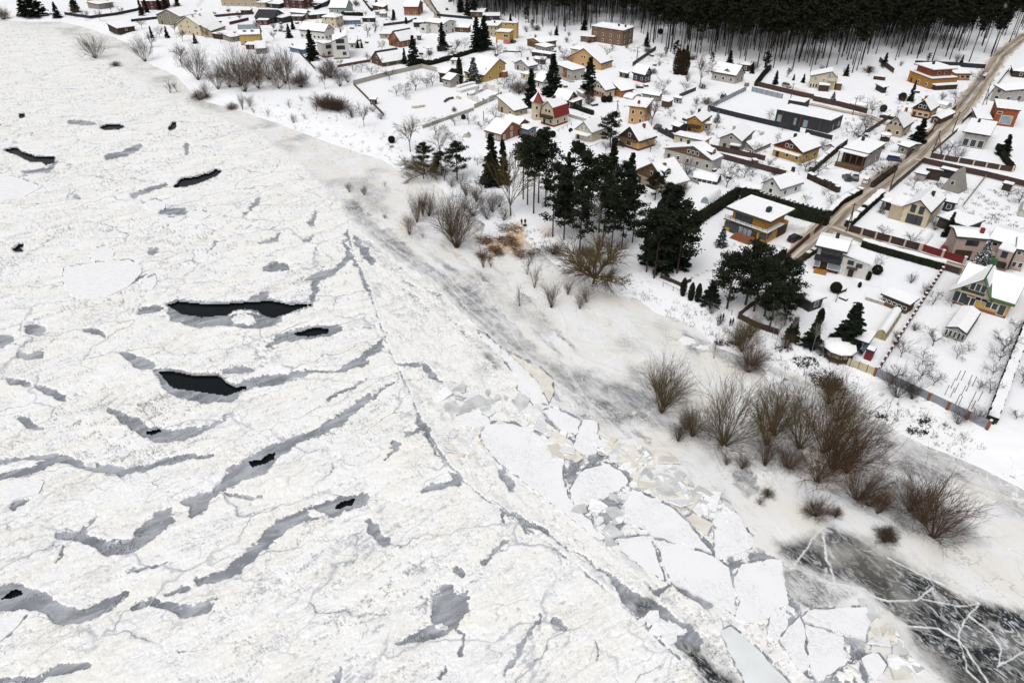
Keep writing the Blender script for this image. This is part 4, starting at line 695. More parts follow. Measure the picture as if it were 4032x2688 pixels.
for z in (3.75, 4.3): obox(h, 'railing_bar', L / 2, .25, z, L - .5, .05, .05, 'trim_dark')
obox(h, 'roof_edge', L / 2, D / 2, 6.0, L + .02, D + .02, .34, 'trim_dark')
h.ov = 1.5
f_ = obox(h, 'window', L * .62, 1.46, 4.6, 4.6, .1, 2.2, 'trim_dark')
for k in range(3): obox(h, 'pane', L * .62 - 1.5 + k * 1.5, 1.42, 4.6, 1.3, .1, 1.95, 'glass', f_)
f_ = obox(h, 'window', L * .60, .62, 1.35, 6.2, .12, 2.6, 'trim_dark')
for k in range(5): obox(h, 'pane', L * .60 - 2.4 + k * 1.2, .57, 1.35, 1.02, .1, 2.3, 'pale_glass' if k < 3 else 'glass', f_)
for s, w in ((L * .90, 1.9), (L * .32, 1.7), (L * .12, 1.9)):
    f_ = obox(h, 'window', s, .62, 1.8, w, .12, 1.3, 'trim_dark'); obox(h, 'pane', s, .58, 1.8, w - .2, .1, 1.1, 'glass', f_)
f_ = obox(h, 'window', .62, D * .22, 1.8, .12, 1.8, 1.3, 'trim_dark'); obox(h, 'pane', .58, D * .22, 1.8, .1, 1.6, 1.1, 'glass', f_)
obox(h, 'garage_door', .66, D * .72, 1.2, .12, 4.2, 2.5, 'dark_wood'); obox(h, 'chimney', L * .28, D * .42, 6.9, .9, 1.3, 1.3, 'charcoal_wall', h.roof); obox(h, 'plinth', L * .16, .55, .2, L * .3, .2, .9, 'dark_wood')
for k in range(5): obox(h, 'step', L * .46, .1 - k * .55, .75 - k * .17, 5.4, .56, .2, 'brick_wall')
h = house('white_house', 'white and brown house with black balcony and lower side wing', 'd6', (355, 910), (5, 865), (505, 785), 5.6, .9, 'gable', 'white_wall', ov=.8, win=(0, 0), chim=((.45, .55),), cm='fence_black', door=False, attic=0)
L, D = h.L, h.D
obox(h, 'front_wall', L * .5, .72, 1.4, L - 1.6, .14, 2.7, 'maroon_wall'); obox(h, 'balcony', L * .5, .2, 3.2, L - 1.2, 1.3, 1.0, 'fence_black')
for s, w, m in ((.80, 1.0, 'pale_glass'), (.25, 2.6, 'pale_glass')):
    f_ = obox(h, 'window', L * s, .62, 1.6, w + .4, .1, 1.7, 'trim_white'); obox(h, 'pane', L * s, .58, 1.6, w, .1, 1.3, m, f_)
obox(h, 'door', L * .60, .62, 1.1, 1.1, .1, 2.3, 'dark_wood'); obox(h, 'porch', L * .62, -.5, .25, 2.6, 1.8, .5, 'log_wood')
f_ = obox(h, 'window', L * .45, .76, 4.4, 4.4, .1, 1.6, 'trim_dark')
for k in range(3): obox(h, 'pane', L * .45 - 1.4 + k * 1.4, .72, 4.4, 1.2, .1, 1.4, 'glass', f_)
obox(h, 'side_wing', -2.2, D * .42, 2.1, 5.6, D * .62, 4.3, 'white_wall')
V = []
Q = lambda s, t_, z: (h.o + h.e1 * s + h.e2 * t_ - Vector((h.org.x, h.org.y, 0))) + Vector((0, 0, z))
V = [Q(.8, D * .06, 5.0), Q(.8, D * .8, 5.0), Q(-5.5, D * .8, 3.9), Q(-5.5, D * .06, 3.9)]; V += [v + Vector((0, 0, .4)) for v in V]
link('wing_roof', pymesh('wing_roof', V, [(0, 1, 2, 3), (4, 5, 6, 7), (0, 1, 5, 4), (1, 2, 6, 5), (2, 3, 7, 6), (3, 0, 4, 7)], 'roof_snow'), h.root)
for s, z in ((-1.2, 3.3), (-3.0, 3.0)):
    f_ = obox(h, 'window', s, D * .42 - D * .31 - .03, z, 1.3, .1, 1.0, 'trim_dark'); obox(h, 'pane', s, D * .11 - .07, z, 1.1, .1, .8, 'glass', f_)
obox(h, 'door', -1.8, D * .11 - .04, 1.0, 1.1, .1, 2.0, 'dark_wood'); obox(h, 'door_canopy', -1.8, D * .11 - .6, 2.3, 2.2, 1.2, .12, 'trim_dark')
h = house('gabled_house', 'plain beige gabled house with three tall dark windows behind fence', 'd6', (1225, 505), (1355, 345), (925, 425), 4.1, 2.6, 'gable', 'cream_wall', win=(1, 0), attic=0, chim=((.55, .35),), cm='dark_wood', door=False)
for u in (.36, .64): h.window(1, h.D * u, 4.2, 1.2, 2.0, 'glass', 'trim_dark')
for u in (.34, .5, .66): h.window(1, h.D * u, 1.5, 1.5, 2.4, 'glass', 'trim_dark')
obox(h, 'annex', h.L * .35, h.D + 1.0, 1.9, h.L * .6, 3.4, 4.0, 'beige_wall'); obox(h, 'annex_snow', h.L * .35, h.D + 1.0, 4.05, h.L * .62, 3.7, .35, 'roof_snow')
h = house('garage_house', 'pinkish beige house with brown garage door and red chimney', 'd6', (1480, 745), (1800, 742), (1535, 640), 5.6, .7, 'gable', 'pink_wall', win=(0, 0), chim=((.8, .35),), cm='roof_red', attic=0, door=False)
obox(h, 'garage_door', h.L * .4, .4, 1.3, h.L * .5, .1, 2.4, 'dark_wood'); h.window(0, h.L * .55, 4.4, 2.6, 1.3, 'glass', 'trim_dark')
h = house('terraced_wing', 'pinkish wing with snowy balcony and small front gable', 'd6', (2110, 850), (1800, 760), (2190, 690), 5.0, 1.2, 'gable', 'pink_wall', win=(2, 0), attic=0, door=False)
obox(h, 'front_gable', h.L * .25, -1.6, 2.4, h.L * .45, 3.2, 5.0, 'pink_wall'); obox(h, 'balcony_floor', h.L * .7, -1.0, 2.6, h.L * .45, 2.2, .2, 'concrete'); obox(h, 'front_gable_snow', h.L * .25, -1.6, 5.1, h.L * .5, 3.6, .35, 'roof_snow')
for s, z in ((.16, 1.5), (.34, 1.5), (.25, 3.9)):
    f_ = obox(h, 'window', h.L * s, -3.22, z, 1.2, .1, 1.5, 'trim_dark'); obox(h, 'pane', h.L * s, -3.26, z, 1.0, .1, 1.3, 'glass', f_)
house('corner_house', 'pinkish house with two front windows beside the balconied wing', 'd6', (2260, 905), (2085, 880), (2300, 770), 5.0, 1.2, 'gable', 'pink_wall', win=(2, 0), attic=0, door=False)
h = house('green_roofed_house', 'yellow brick house with green metal roof edges and steep glazed gable', 'f4', (2190, 915), (1125, 605), (2420, 520), 3.4, 3.4, 'gable', 'yellow_wall', 'roof_green', win=(0, 1), plinth='brick_wall', ov=.7, attic=0, door=False)
L, D = h.L, h.D
Q = lambda s, t_, z: (h.o + h.e1 * s + h.e2 * t_ - Vector((h.org.x, h.org.y, 0))) + Vector((0, 0, z))
s0, s1 = L * .38, L; sm = L * .60; zt = 7.3
V = [Q(s0, -.7, 3.3), Q(s1, -.7, 3.3), Q(sm, -.7, zt), Q(s0, D * .5, 3.3), Q(s1, D * .5, 3.3), Q(sm, D * .55, zt)]
link('front_gable', pymesh('front_gable', [v + h.e2 * .5 for v in V[:3]] + V[3:], [(0, 1, 2), (3, 4, 5), (0, 1, 4, 3), (1, 2, 5, 4), (0, 2, 5, 3)], 'cream_wall'), h.root)
def sheet(a, b, c_, d, th, m, nm): 
    nrm = (b - a).cross(d - a).normalized(); nrm = nrm if nrm.z > 0 else -nrm; T = [a, b, c_, d]; U = [v + nrm * th for v in T]
    return link(nm, pymesh(nm, T + U, [(0, 1, 2, 3), (4, 5, 6, 7), (0, 1, 5, 4), (1, 2, 6, 5), (2, 3, 7, 6), (3, 0, 4, 7)], m), h.root)
sheet(Q(s1 + .4, -1.0, 3.0), Q(sm, -1.0, zt + .05), Q(sm, D * .6, zt + .05), Q(s1 + .4, D * .5, 3.0), .12, 'roof_green', 'gable_roof'); sheet(Q(s0 - .3, -1.0, 3.0), Q(sm, -1.0, zt + .05), Q(sm, D * .6, zt + .05), Q(s0 - .3, D * .5, 3.0), .12, 'roof_green', 'gable_roof')
sheet(Q(s1 + .4, -.9, 3.16), Q(sm + .1, -.9, zt + .1), Q(sm + .1, D * .6, zt + .1), Q(s1 + .4, D * .5, 3.16), .3, 'roof_snow', 'gable_snow')
sheet(Q(s0 + .9, .6, 4.3), Q(sm - .15, .6, zt + .0), Q(sm - .1, D * .6, zt + .1), Q(s0 - .2, D * .5, 3.16), .3, 'roof_snow', 'gable_snow')
obox(h, 'balcony', (s0 + s1) / 2, .0, 4.1, (s1 - s0) * .62, .5, .9, 'trim_dark')
f_ = obox(h, 'window', sm + .4, -.26, 5.2, 3.0, .1, 1.7, 'trim_white')
for k in range(3): obox(h, 'pane', sm - .55 + k * .95, -.3, 5.2, .8, .1, 1.5, 'glass', f_)
for s, w, z, hh, n in ((.86, 2.4, 1.7, 2.5, 2), (.68, 1.9, 1.35, 2.1, 2), (.52, 2.2, 2.5, .8, 2), (.33, 2.2, 1.9, 1.5, 2), (.16, 1.3, 1.6, 2.4, 1)):
    f_ = obox(h, 'window', L * s, .64, z, w, .12, hh, 'trim_white')
    for k in range(n): obox(h, 'pane', L * s + (k - (n - 1) / 2) * w / n, .59, z, w / n - .18, .1, hh - .25, 'glass', f_)
obox(h, 'chimney', L * .62, D * .62, 7.6, 1.1, 1.1, 2.0, 'roof_green', h.roof)
h = house('garden_hall', 'black walled outbuilding under broad snowy hip roof with flue pipe', 'd7', (410, 400), (170, 205), (505, 338), 2.6, 1.3, 'hip', 'charcoal_wall', win=(1, 1), door=False, cat='outbuilding'); obox(h, 'flue', h.L * .55, h.D * .35, 4.6, .22, .22, 1.6, 'roof_rust', h.roof)
SHED = 'sheds and outbuildings'
house('long_shed', 'long low brown shed with snowy roof beside stepped red fence', 'd7', (1220, 430), (1000, 315), (1268, 355), 2.3, .3, 'shed', 'brown_wood', win=(5, 0), wsz=(1.0, .7), cat='shed', group=SHED)
house('glass_barn', 'long snow-covered greenhouse with glazed gable in the orchard', 'd7', (1690, 665), (1812, 490), (1510, 605), 1.9, .8, 'gable', 'grey_wall', ov=.1, win=(0, 5), wsz=(.9, 1.5), attic=0, door=False, cat='greenhouse', group=SHED)
house('garden_shed', 'small blue walled shed with snowy flat roof beside big spruce', 'd7', (880, 745), (745, 690), (930, 645), 2.3, .3, 'shed', 'blue_wall', win=(1, 0), cat='shed', group=SHED)
house('red_outhouse', 'tiny dark red outhouse with snow cap near cream fence', 'd7', (925, 812), (890, 800), (950, 782), 1.9, .1, 'shed', 'fence_red', ov=.1, win=(0, 0), door=False, cat='outhouse', group=SHED)
# --- middle of the village
h = house('brown_gabled_house', 'yellow house with dark red gable and snowy canopy roof', 'd3', (920, 1245), (1085, 1125), (548, 1100), 3.3, 3.0, 'gable', 'yellow_wall', gw='red_wood', win=(2, 3), attic=2, chim=((.35, .55),), cm='charcoal_wall'); obox(h, 'canopy', -.5, h.D * .5, 2.7, 1.6, h.D * .85, .3, 'roof_snow')
house('small_garage', 'small white gabled garage with dark opening beside snowy hedge', 'd3', (1358, 1168), (1495, 1085), (1200, 1135), 2.2, .9, 'gable', 'white_wall', win=(0, 0), attic=0, door=True, cat='garage', group=SHED)
h = house('veranda_house', 'grey house with low snowy roof over deep open veranda on posts', 'd3', (1815, 1250), (1440, 1165), (2090, 1105), 4.9, .5, 'shed', 'grey_wall', win=(0, 2), ov=.6, chim=((.75, .75),), cm='charcoal_wall', door=False)
obox(h, 'veranda_floor', h.L * .5, -1.2, .4, h.L * .95, 3.4, .5, 'brown_wood'); obox(h, 'veranda_shade_panel', h.L * .5, .55, 2.6, h.L * .85, .2, 3.4, 'dark_wood'); obox(h, 'veranda_roof', h.L * .5, -1.0, 4.75, h.L * 1.0, 2.6, .25, 'roof_snow')  # dark panel on the wall stands in for shade inside the open veranda
for k in range(5): obox(h, 'post', h.L * (.05 + .225 * k), -2.1, 2.5, .2, .2, 4.6, 'brown_wood')
obox(h, 'railing', h.L * .5, -2.8, 1.2, h.L * .95, .1, .8, 'brown_wood')
h = house('charcoal_house', 'long charcoal flat-roofed modern house with red downpipes', 'd3', (1297, 795), (582, 625), (1437, 705), 4.2, 0, 'flat', 'charcoal_wall', ov=.06, win=(0, 0), door=False)
for u in (.92, .62, .43): h.window(0, h.L * u, 1.6, 1.7 if u != .62 else 1.0, 2.6, 'pale_glass', 'trim_dark')
for u in (.87, .53, .17): obox(h, 'downpipe', h.L * u, -.06, 2.1, .14, .14, 4.0, 'roof_rust')
h.window(1, h.D * .3, 1.6, 1.2, 2.2, 'glass', 'trim_dark'); h.window(1, h.D * .75, 1.8, 2.2, 2.0, 'glass', 'trim_dark')
house('charcoal_annex', 'small charcoal block with snowy flat roof behind the long modern house', 'd3', (935, 545), (710, 508), (1015, 492), 3.4, 0, 'flat', 'charcoal_wall', ov=.06, win=(0, 0), door=False, cat='outbuilding')
h = house('cream_house', 'cream house with long sloping roof and balcony at forest edge', 'd3', (1390, 207), (1460, 152), (1003, 252), 4.8, 2.4, 'gable', 'cream_wall', af=.24, win=(0, 0), attic=0, door=False)
for u, z in ((.78, 4.0), (.48, 3.6), (.3, 5.6)): h.window(1, h.D * u, z, 1.3, 1.4, 'pale_glass')
for u in (.7, .8, .9): h.window(1, h.D * u, 1.2, .9, 1.6)
obox(h, 'balcony', -.5, h.D * .22, 4.2, 1.2, 2.6, .9, 'post_cream'); obox(h, 'porch', -1.6, h.D * .42, 1.2, 3.2, h.D * .36, 2.6, 'dark_wood'); obox(h, 'porch_snow', -1.6, h.D * .42, 2.6, 3.5, h.D * .4, .3, 'roof_snow'); obox(h, 'annex_snow', h.L * .5, -1.2, 3.0, h.L, 2.6, .3, 'roof_snow'); obox(h, 'annex', h.L * .5, -1.1, 1.4, h.L * .9, 2.2, 3.0, 'brown_wood')
h = house('grey_gabled_house', 'grey-beige house with wide snowy roofs and glazed lean-to', 'd2', (2065, 890), (2235, 770), (1785, 848), 3.3, 2.3, 'gable', 'pale_grey_wall', win=(1, 2), chim=((.35, .6),), cm='beige_wall'); obox(h, 'garage_front', -.6, h.D * .25, 1.2, 1.3, h.D * .36, 2.4, 'dark_wood'); obox(h, 'garage_snow', -.6, h.D * .25, 2.5, 1.8, h.D * .42, .3, 'roof_snow')
house('lean_to', 'glazed lean-to greenhouse with snowy sloping roof', 'd2', (2200, 985), (2330, 890), (2110, 880), 1.0, 2.0, 'shed', 'grey_wall', ov=.1, win=(0, 4), wsz=(.8, 1.0), door=False, cat='greenhouse', group=SHED)
h = house('large_grey_house', 'large grey-beige house with metal dormer and snowy half roof', 'd2', (1740, 1110), (1828, 1045), (1230, 930), 3.3, 3.0, 'gable', 'pale_grey_wall', 'roof_metal', af=.42, win=(0, 5), gw='brown_wood', attic=3, chim=((.5, .62),), cm='charcoal_wall'); dormer(h, h.L * .5, h.D * .12, 2.4, d=3.0)
h = house('metal_roofed_house', 'steep grey metal roofed house with brick chimney and snowy dormers', 'd2', (1225, 1390), (1435, 1300), (905, 1195), 2.7, 4.6, 'gable', 'beige_wall', 'roof_metal', win=(3, 3), attic=1, chim=((.35, .36),), snow=(.0, 1), gw='brown_wood'); dormer(h, h.L * .25, h.D * .2, 2.4, wallm='navy_wall', d=3.4, hh=1.6)
h = house('orange_chalet', 'small orange chalet with dark gable, steep snowy roof and red chimney', 'd2', (905, 895), (1060, 815), (705, 805), 2.8, 4.1, 'gable', 'orange_wall', gw='dark_wood', plinth='red_wood', win=(0, 1), wsz=(2.0, 1.5), chim=((.62, .36),), cm='roof_red', attic=1, door=False); obox(h, 'stairs', -1.0, h.D * .95, .5, 1.8, 1.2, 1.0, 'grey_wall'); obox(h, 'balcony', -.45, h.D * .5, 2.9, .9, h.D * .8, .6, 'brown_wood')
h = house('glazed_gable_house', 'cream house with glazed gable and canopy behind a broad pine', 'd2', (375, 797), (570, 690), (195, 735), 2.9, 3.3, 'gable', 'cream_wall', 'roof_metal', win=(1, 3), attic=2, glass='pale_glass'); obox(h, 'canopy', -1.0, h.D * .5, 2.7, 2.4, h.D * .9, .3, 'roof_snow')
house('beige_house', 'beige two-storey house with sloping roof and red chimney behind bare tree', 'd2', (985, 508), (762, 497), (1170, 412), 6.1, .8, 'shed', 'orange_wall', 'roof_rust', win=(2, 3), chim=((.55, .3),), cm='roof_red', door=False)
house('navy_chalet', 'dark blue-grey chalet with thick snowy roof and red base', 'c4', (705, 885), (540, 850), (800, 868), 3.0, 3.4, 'gable', 'navy_wall', plinth='roof_red', win=(2, 2), attic=1, door=False)
h = house('pale_bungalow', 'pale bungalow with wide snowy roof and low dark dormer by forest', 'c4', (1760, 890), (1470, 835), (1868, 852), 3.2, 3.6, 'gable', 'pale_grey_wall', win=(3, 2), chim=((.3, .75),), cm='brown_brick', door=False); dormer(h, h.L * .42, h.D * .12, 2.6, d=1.8, hh=.7)
h = house('brick_apartment_house', 'tall brown brick house with flat snowy roof against the forest', 'c4', (455, 362), (145, 290), (535, 305), 7.4, .7, 'shed', 'brown_brick', win=(4, 2), chim=((.35, .6), (.15, .6)), cm='charcoal_wall', door=False)
house('peach_a_frame', 'peach steep-roofed house with balcony and long snowy roof', 'c3', (2260, 752), (2345, 700), (2015, 625), 2.6, 5.6, 'gable', 'orange_wall', win=(1, 3), attic=2, af=.5)
h = house('cream_gable_cottage', 'cream gabled cottage with brick window band and porch', 'c4', (250, 1062), (345, 1025), (105, 1000), 3.1, 3.0, 'gable', 'cream_wall', win=(1, 3), attic=3, wsz=(1.3, 1.7), door=False)
obox(h, 'window_band', h.ov - .01, h.D * .5, 1.4, .06, h.D * .8, 2.0, 'brick_wall')
house('plank_barn', 'brown plank barn with snowy roof joined to cream gabled cottage', 'c4', (435, 1068), (550, 1030), (325, 960), 2.4, 2.4, 'gable', 'log_wood', win=(1, 1), attic=0, door=False, cat='barn')
h = house('gold_house', 'golden yellow house with dark balcony between black sheds', 'c4', (1370, 1425), (1510, 1350), (1165, 1395), 3.6, 1.8, 'gable', 'ochre_wall', win=(1, 2), attic=1, chim=((.6, .6),), cm='charcoal_wall'); obox(h, 'balcony', -.6, h.D * .4, 2.2, 1.4, h.D * .7, .9, 'dark_wood')
house('black_carport', 'black carport with patchy snow beside the golden house', 'c4', (1100, 1480), (1010, 1450), (1205, 1440), 2.3, .8, 'gable', 'charcoal_wall', win=(0, 0), attic=0, snow=(0, .45), cat='carport', group=SHED)
house('long_garage', 'long low garage with white flat roof behind black fence', 'd2', (1640, 880), (1310, 785), (1692, 832), 2.6, 0, 'flat', 'cream_wall', win=(2, 0), cat='garage', group=SHED)
h = house('castle_house', 'cream house with red gambrel roof and round tower', 'c3', (1715, 1372), (1882, 1312), (1545, 1325), 3.2, 5.2, 'gambrel', 'cream_wall', 'roof_red', win=(2, 2), attic=2, plinth='roof_red', chim=((.5, .55),), cm='roof_red'); obox(h, 'balcony', -.7, h.D * .45, 3.3, 1.6, h.D * .7, .9, 'dark_wood')
tb = G(*N('c3', (1522, 1390))); k = 14; R_ = 2.3
tv = [(R_ * math.cos(6.283 * i / k), R_ * math.sin(6.283 * i / k), z) for z in (-.4, 6.6) for i in range(k)]
off = Vector((tb.x - h.org.x, tb.y + 1.5 - h.org.y, 0)); link('tower_wall', pymesh('tower_wall', tv, [(i, (i + 1) % k, k + (i + 1) % k, k + i) for i in range(k)], 'cream_wall'), h.root, off)
link('tower_roof', pymesh('tower_roof', [(2.9 * math.cos(6.283 * i / k), 2.9 * math.sin(6.283 * i / k), 6.5) for i in range(k)] + [(0, 0, 9.6)], [(i, (i + 1) % k, k) for i in range(k)] + [tuple(range(k))], 'roof_red'), h.root, off)
sn = [i for i in range(k) if i not in (9, 10, 11)]
link('tower_snow', pymesh('tower_snow', [(2.86 * math.cos(6.283 * i / k), 2.86 * math.sin(6.283 * i / k), 6.68) for i in range(k)] + [(0, 0, 9.75)] + [(2.86 * math.cos(6.283 * i / k), 2.86 * math.sin(6.283 * i / k), 6.5) for i in range(k)], [(i, (i + 1) % k, k) for i in sn] + [(i, (i + 1) % k, k + 1 + (i + 1) % k, k + 1 + i) for i in sn], 'roof_snow'), h.root, off)
for z in (1.8, 4.6):
    w_ = link('window', unit_box('trim_white'), h.root, off + Vector((-.5, -R_ + .06, z))); w_.scale = (1.0, .3, 1.3); p_ = link('pane', unit_box('glass'), w_, (0, -.14, 0)); p_.scale = (.75, .8, .8)
house('lean_roof_house', 'pale house with one long snowy roof falling from tall gable wall', 'c3', (1250, 1297), (1390, 1245), (1086, 1102), 1.9, 3.7, 'shed', 'beige_wall', win=(1, 2), door=True)
h = house('veranda_cottage', 'brick cottage with long row of glazed veranda windows', 'd1', (1345, 812), (1180, 750), (1555, 705), 2.3, 3.0, 'gable', 'brick_wall', 'roof_rust', win=(6, 3), wsz=(1.0, 1.6), attic=1, glass='pale_glass', door=True)
house('brick_annex', 'low brick annex with broad snowy roof behind the veranda cottage', 'd1', (1552, 700), (1425, 625), (1632, 652), 2.6, 1.6, 'gable', 'brick_wall', win=(0, 1), attic=0, cat='annex')
house('blue_shed', 'blue and pink garden shed with thick snow on low gable', 'd1', (1650, 755), (1555, 715), (1742, 712), 2.3, .5, 'gable', 'blue_wall', ov=.5, plinth='rose_wall', win=(0, 1), attic=0, door=False, cat='shed', group=SHED)
house('grey_cottage', 'small grey cottage with two stepped snowy roofs beside tall thuja', 'c3', (508, 942), (430, 912), (605, 880), 2.9, 1.9, 'gable', 'pale_grey_wall', win=(1, 1), attic=0, door=False)
house('stepped_cottage', 'raised rear half of the small grey cottage with snowy roof', 'c3', (460, 862), (380, 842), (525, 800), 3.8, 1.5, 'gable', 'dark_wood', win=(1, 0), attic=0, door=False)
h = house('yellow_gabled_barn', 'tall yellow gabled house with long snowy roof beside spruce', 'c3', (900, 888), (690, 830), (1120, 733), 2.5, 5.4, 'gable', 'yellow_wall', af=.7, hc=5.2, win=(0, 2), attic=1); obox(h, 'porch', -.8, h.D * .85, 1.3, 1.6, 2.2, 2.6, 'brick_wall'); obox(h, 'porch_snow', -.8, h.D * .85, 2.7, 1.9, 2.5, .3, 'roof_snow')
house('little_grey_house', 'little grey house with small chimney and bright snowy roof', 'c3', (1412, 782), (1512, 750), (1275, 730), 2.4, 2.3, 'gable', 'pale_grey_wall', win=(1, 2), attic=1, chim=((.5, .4),))
h = house('brick_panel_house', 'pale two-storey house with brick panels and snowy low roof', 'c3', (1920, 822), (1790, 728), (2045, 775), 4.3, .4, 'shed', 'pale_grey_wall', win=(3, 2), door=False); obox(h, 'brick_panel', h.L * .42, h.ov - .02, 2.0, h.L * .22, .06, 4.0, 'brick_wall'); obox(h, 'terrace', h.L * .4, -1.0, .2, h.L * 1.1, 2.0, .5, 'concrete')
house('orange_gable_house', 'low house with orange gable and several snowy roofs', 'c3', (1555, 505), (1710, 467), (1440, 452), 3.0, 1.4, 'gable', 'brown_wood', gw='log_wood', win=(2, 2), attic=0, chim=((.3, .7),))
house('glazed_porch', 'glazed porch with square snowy roof before the orange gable', 'c3', (1605, 558), (1525, 515), (1685, 520), 2.5, .4, 'shed', 'grey_wall', win=(3, 3), cat='porch', group=SHED, door=False)
h = house('pink_based_house', 'ochre house with pink ground floor and white garage door', 'c3', (1197, 382), (1035, 368), (1226, 345), 5.6, .2, 'shed', 'yellow_wall', ov=.3, win=(0, 0), door=False)
for u in (.2, .35): h.window(0, h.L * u, 4.0, 1.3, 1.4)
obox(h, 'lower_wall', h.L / 2, h.ov - .02, 1.0, h.L - .6, .08, 2.2, 'rose_wall'); obox(h, 'garage_door', h.L * .65, h.ov - .06, .95, h.L * .4, .08, 1.9, 'trim_white')
house('ochre_tower_block', 'tall narrow ochre wing with white panel and flat snowy top', 'c3', (1280, 275), (1110, 262), (1290, 258), 7.8, 0, 'flat', 'yellow_wall', ov=.2, win=(2, 1), door=False)
house('ochre_side_house', 'ochre house wing with broad snowy roof beside dark twin spruces', 'c3', (1058, 308), (915, 300), (1112, 245), 5.4, .6, 'shed', 'beige_wall', win=(3, 1), chim=((.5, .5),), cm='charcoal_wall', door=False)
h = house('white_balcony_house', 'white house with square balcony bay and snowy roof', 'c3', (425, 287), (250, 248), (525, 243), 5.4, 1.4, 'gable', 'white_wall', win=(2, 2), attic=0, chim=((.6, .6),)); obox(h, 'bay', h.L * .9, -1.2, 2.2, h.L * .35, 3.0, 4.6, 'white_wall'); f_ = obox(h, 'window', h.L * .9, -2.72, 2.4, 2.4, .1, 1.4, 'trim_white'); obox(h, 'pane', h.L * .9, -2.77, 2.4, 2.1, .1, 1.2, 'glass', f_)
# --- far left of the village
h = house('white_modern_house', 'tall white modern house with slanted roof and dark strip windows', 'c2', (1190, 487), (1130, 415), (1374, 420), 7.9, 2.5, 'shed', 'white_wall', ov=.12, win=(0, 0), plinth='brown_brick', chim=((.8, .6),), cm='charcoal_wall', door=False)
for u, z, w, hh in ((.52, 8.0, 4.0, 1.9), (.52, 5.2, 4.0, 1.8), (.7, 2.4, 1.8, 1.5)): h.window(1, h.D * u, z, w, hh, 'glass', 'trim_dark')
h = house('white_modern_wing', 'lower white wing with dark window beside the slanted-roof house', 'c2', (1090, 515), (1052, 482), (1186, 490), 6.3, .2, 'shed', 'white_wall', ov=.1, win=(0, 0), plinth='brown_brick', door=False)
h.window(1, h.D * .55, 4.9, 2.9, 1.8, 'glass', 'trim_dark'); h.window(1, h.D * .55, 2.0, 1.6, 1.4, 'glass', 'trim_dark')
house('white_bungalow', 'broad white bungalow with bright snow roof behind tall spruce', 'c2', (1110, 380), (830, 345), (1218, 345), 4.2, 3.3, 'gable', 'white_wall', win=(6, 3), attic=2, door=False, wsz=(1.5, 1.3), st=1)
house('cream_cube_house', 'cream two-storey cube house with hip roof behind white bungalow', 'c2', (1240, 210), (1095, 192), (1300, 180), 5.2, 1.8, 'hip', 'cream_wall', win=(2, 2), door=False)
house('mint_house', 'mint green house with large plain snowy roof', 'c2', (1360, 105), (1160, 97), (1412, 62), 3.1, 4.2, 'gable', 'mint_wall', win=(3, 1), attic=1, door=False)
house('brick_red_house', 'red brick house with grey base beside the snowy lane', 'c2', (2195, 90), (2022, 85), (2226, 40), 4.9, 2.8, 'gable', 'brick_wall', win=(2, 1), attic=0, plinth='concrete', door=False, st=1)
house('maroon_house', 'dark maroon wooden house with small snowy porch roof', 'f2', (1935, 20), (1665, -10), (1965, -30), 5.2, 2.6, 'gable', 'maroon_wall', win=(3, 1), plinth='concrete')
house('beige_block', 'long beige house with rows of windows beside the far yard fence', 'f2', (1205, -40), (712, -75), (1240, -85), 6.0, 2.5, 'gable', 'beige_wall', win=(5, 1), plinth='concrete')
h = house('dormer_house', 'yellow house with bluish metal roof and two small pointed dormers', 'f2', (1272, 538), (933, 547), (1298, 498), 5.0, 4.4, 'gable', 'yellow_wall', 'roof_metal', win=(2, 1), attic=0, snow=(0, .24), plinth='rose_wall', chim=((.15, .42),), st=1, door=False)
for u in (.35, .7): dormer(h, h.L * u, h.D * .12, 1.9, wallm='roof_metal', d=1.8, hh=.9)
house('chimney_house', 'yellowish house with steep snowy roof and two tall chimneys', 'f2', (335, 412), (600, 330), (110, 345), 5.2, 4.4, 'gable', 'cream_wall', win=(1, 3), attic=1, chim=((.2, .4), (.5, .4)), cm='beige_wall')
house('chimney_house_wing', 'low snowy wing of the two-chimney house', 'f2', (520, 492), (790, 412), (345, 405), 3.2, 2.8, 'shed', 'beige_wall', win=(2, 1))
house('olive_house', 'olive grey house with two snowy roof planes near river bushes', 'f2', (45, 272), (235, 215), (-80, 185), 5.0, 3.6, 'gable', 'olive_wall', win=(1, 3), attic=1)
house('yellow_top_house', 'yellow house with small dark windows and snowy lean-to by far conifers', 'f1', (1262, -25), (1440, -40), (1060, -60), 5.6, 2.0, 'gable', 'yellow_wall', win=(2, 3), attic=0)
house('snowy_lean_to', 'grey lean-to with bright snow beside the yellow house', 'f1', (1300, 65), (1465, 30), (1240, 15), 3.0, .8, 'shed', 'grey_wall', win=(1, 0), cat='shed', group=SHED)
house('maroon_tower_house', 'dark maroon house with red canopy and blue panels', 'f1', (2130, 20), (1870, 15), (2160, -30), 5.2, 2.2, 'gable', 'maroon_wall', win=(3, 1), attic=0)
house('dark_metal_house', 'house with bare dark metal roof and one snowy dormer', 'f2', (1480, 282), (1205, 262), (1572, 215), 3.2, 3.4, 'gable', 'navy_wall', 'roof_dark', win=(2, 1), snow=None, attic=1)
house('snow_terrace', 'low dark shed with snowy terrace roof before the metal house', 'f2', (1390, 320), (1215, 315), (1410, 262), 2.6, .2, 'shed', 'red_wood', win=(2, 0), cat='shed', group=SHED)
house('grey_annex', 'grey walled annex with square snowy roof near metal house', 'f2', (1600, 285), (1500, 255), (1672, 235), 3.0, .4, 'shed', 'charcoal_wall', win=(1, 0), cat='shed', group=SHED)
house('grey_barn', 'grey barn with bright snowy gable roof behind low brown garages', 'f2', (1980, 220), (1760, 190), (2040, 200), 3.2, 1.9, 'gable', 'pale_grey_wall', win=(0, 1), attic=0, cat='barn')
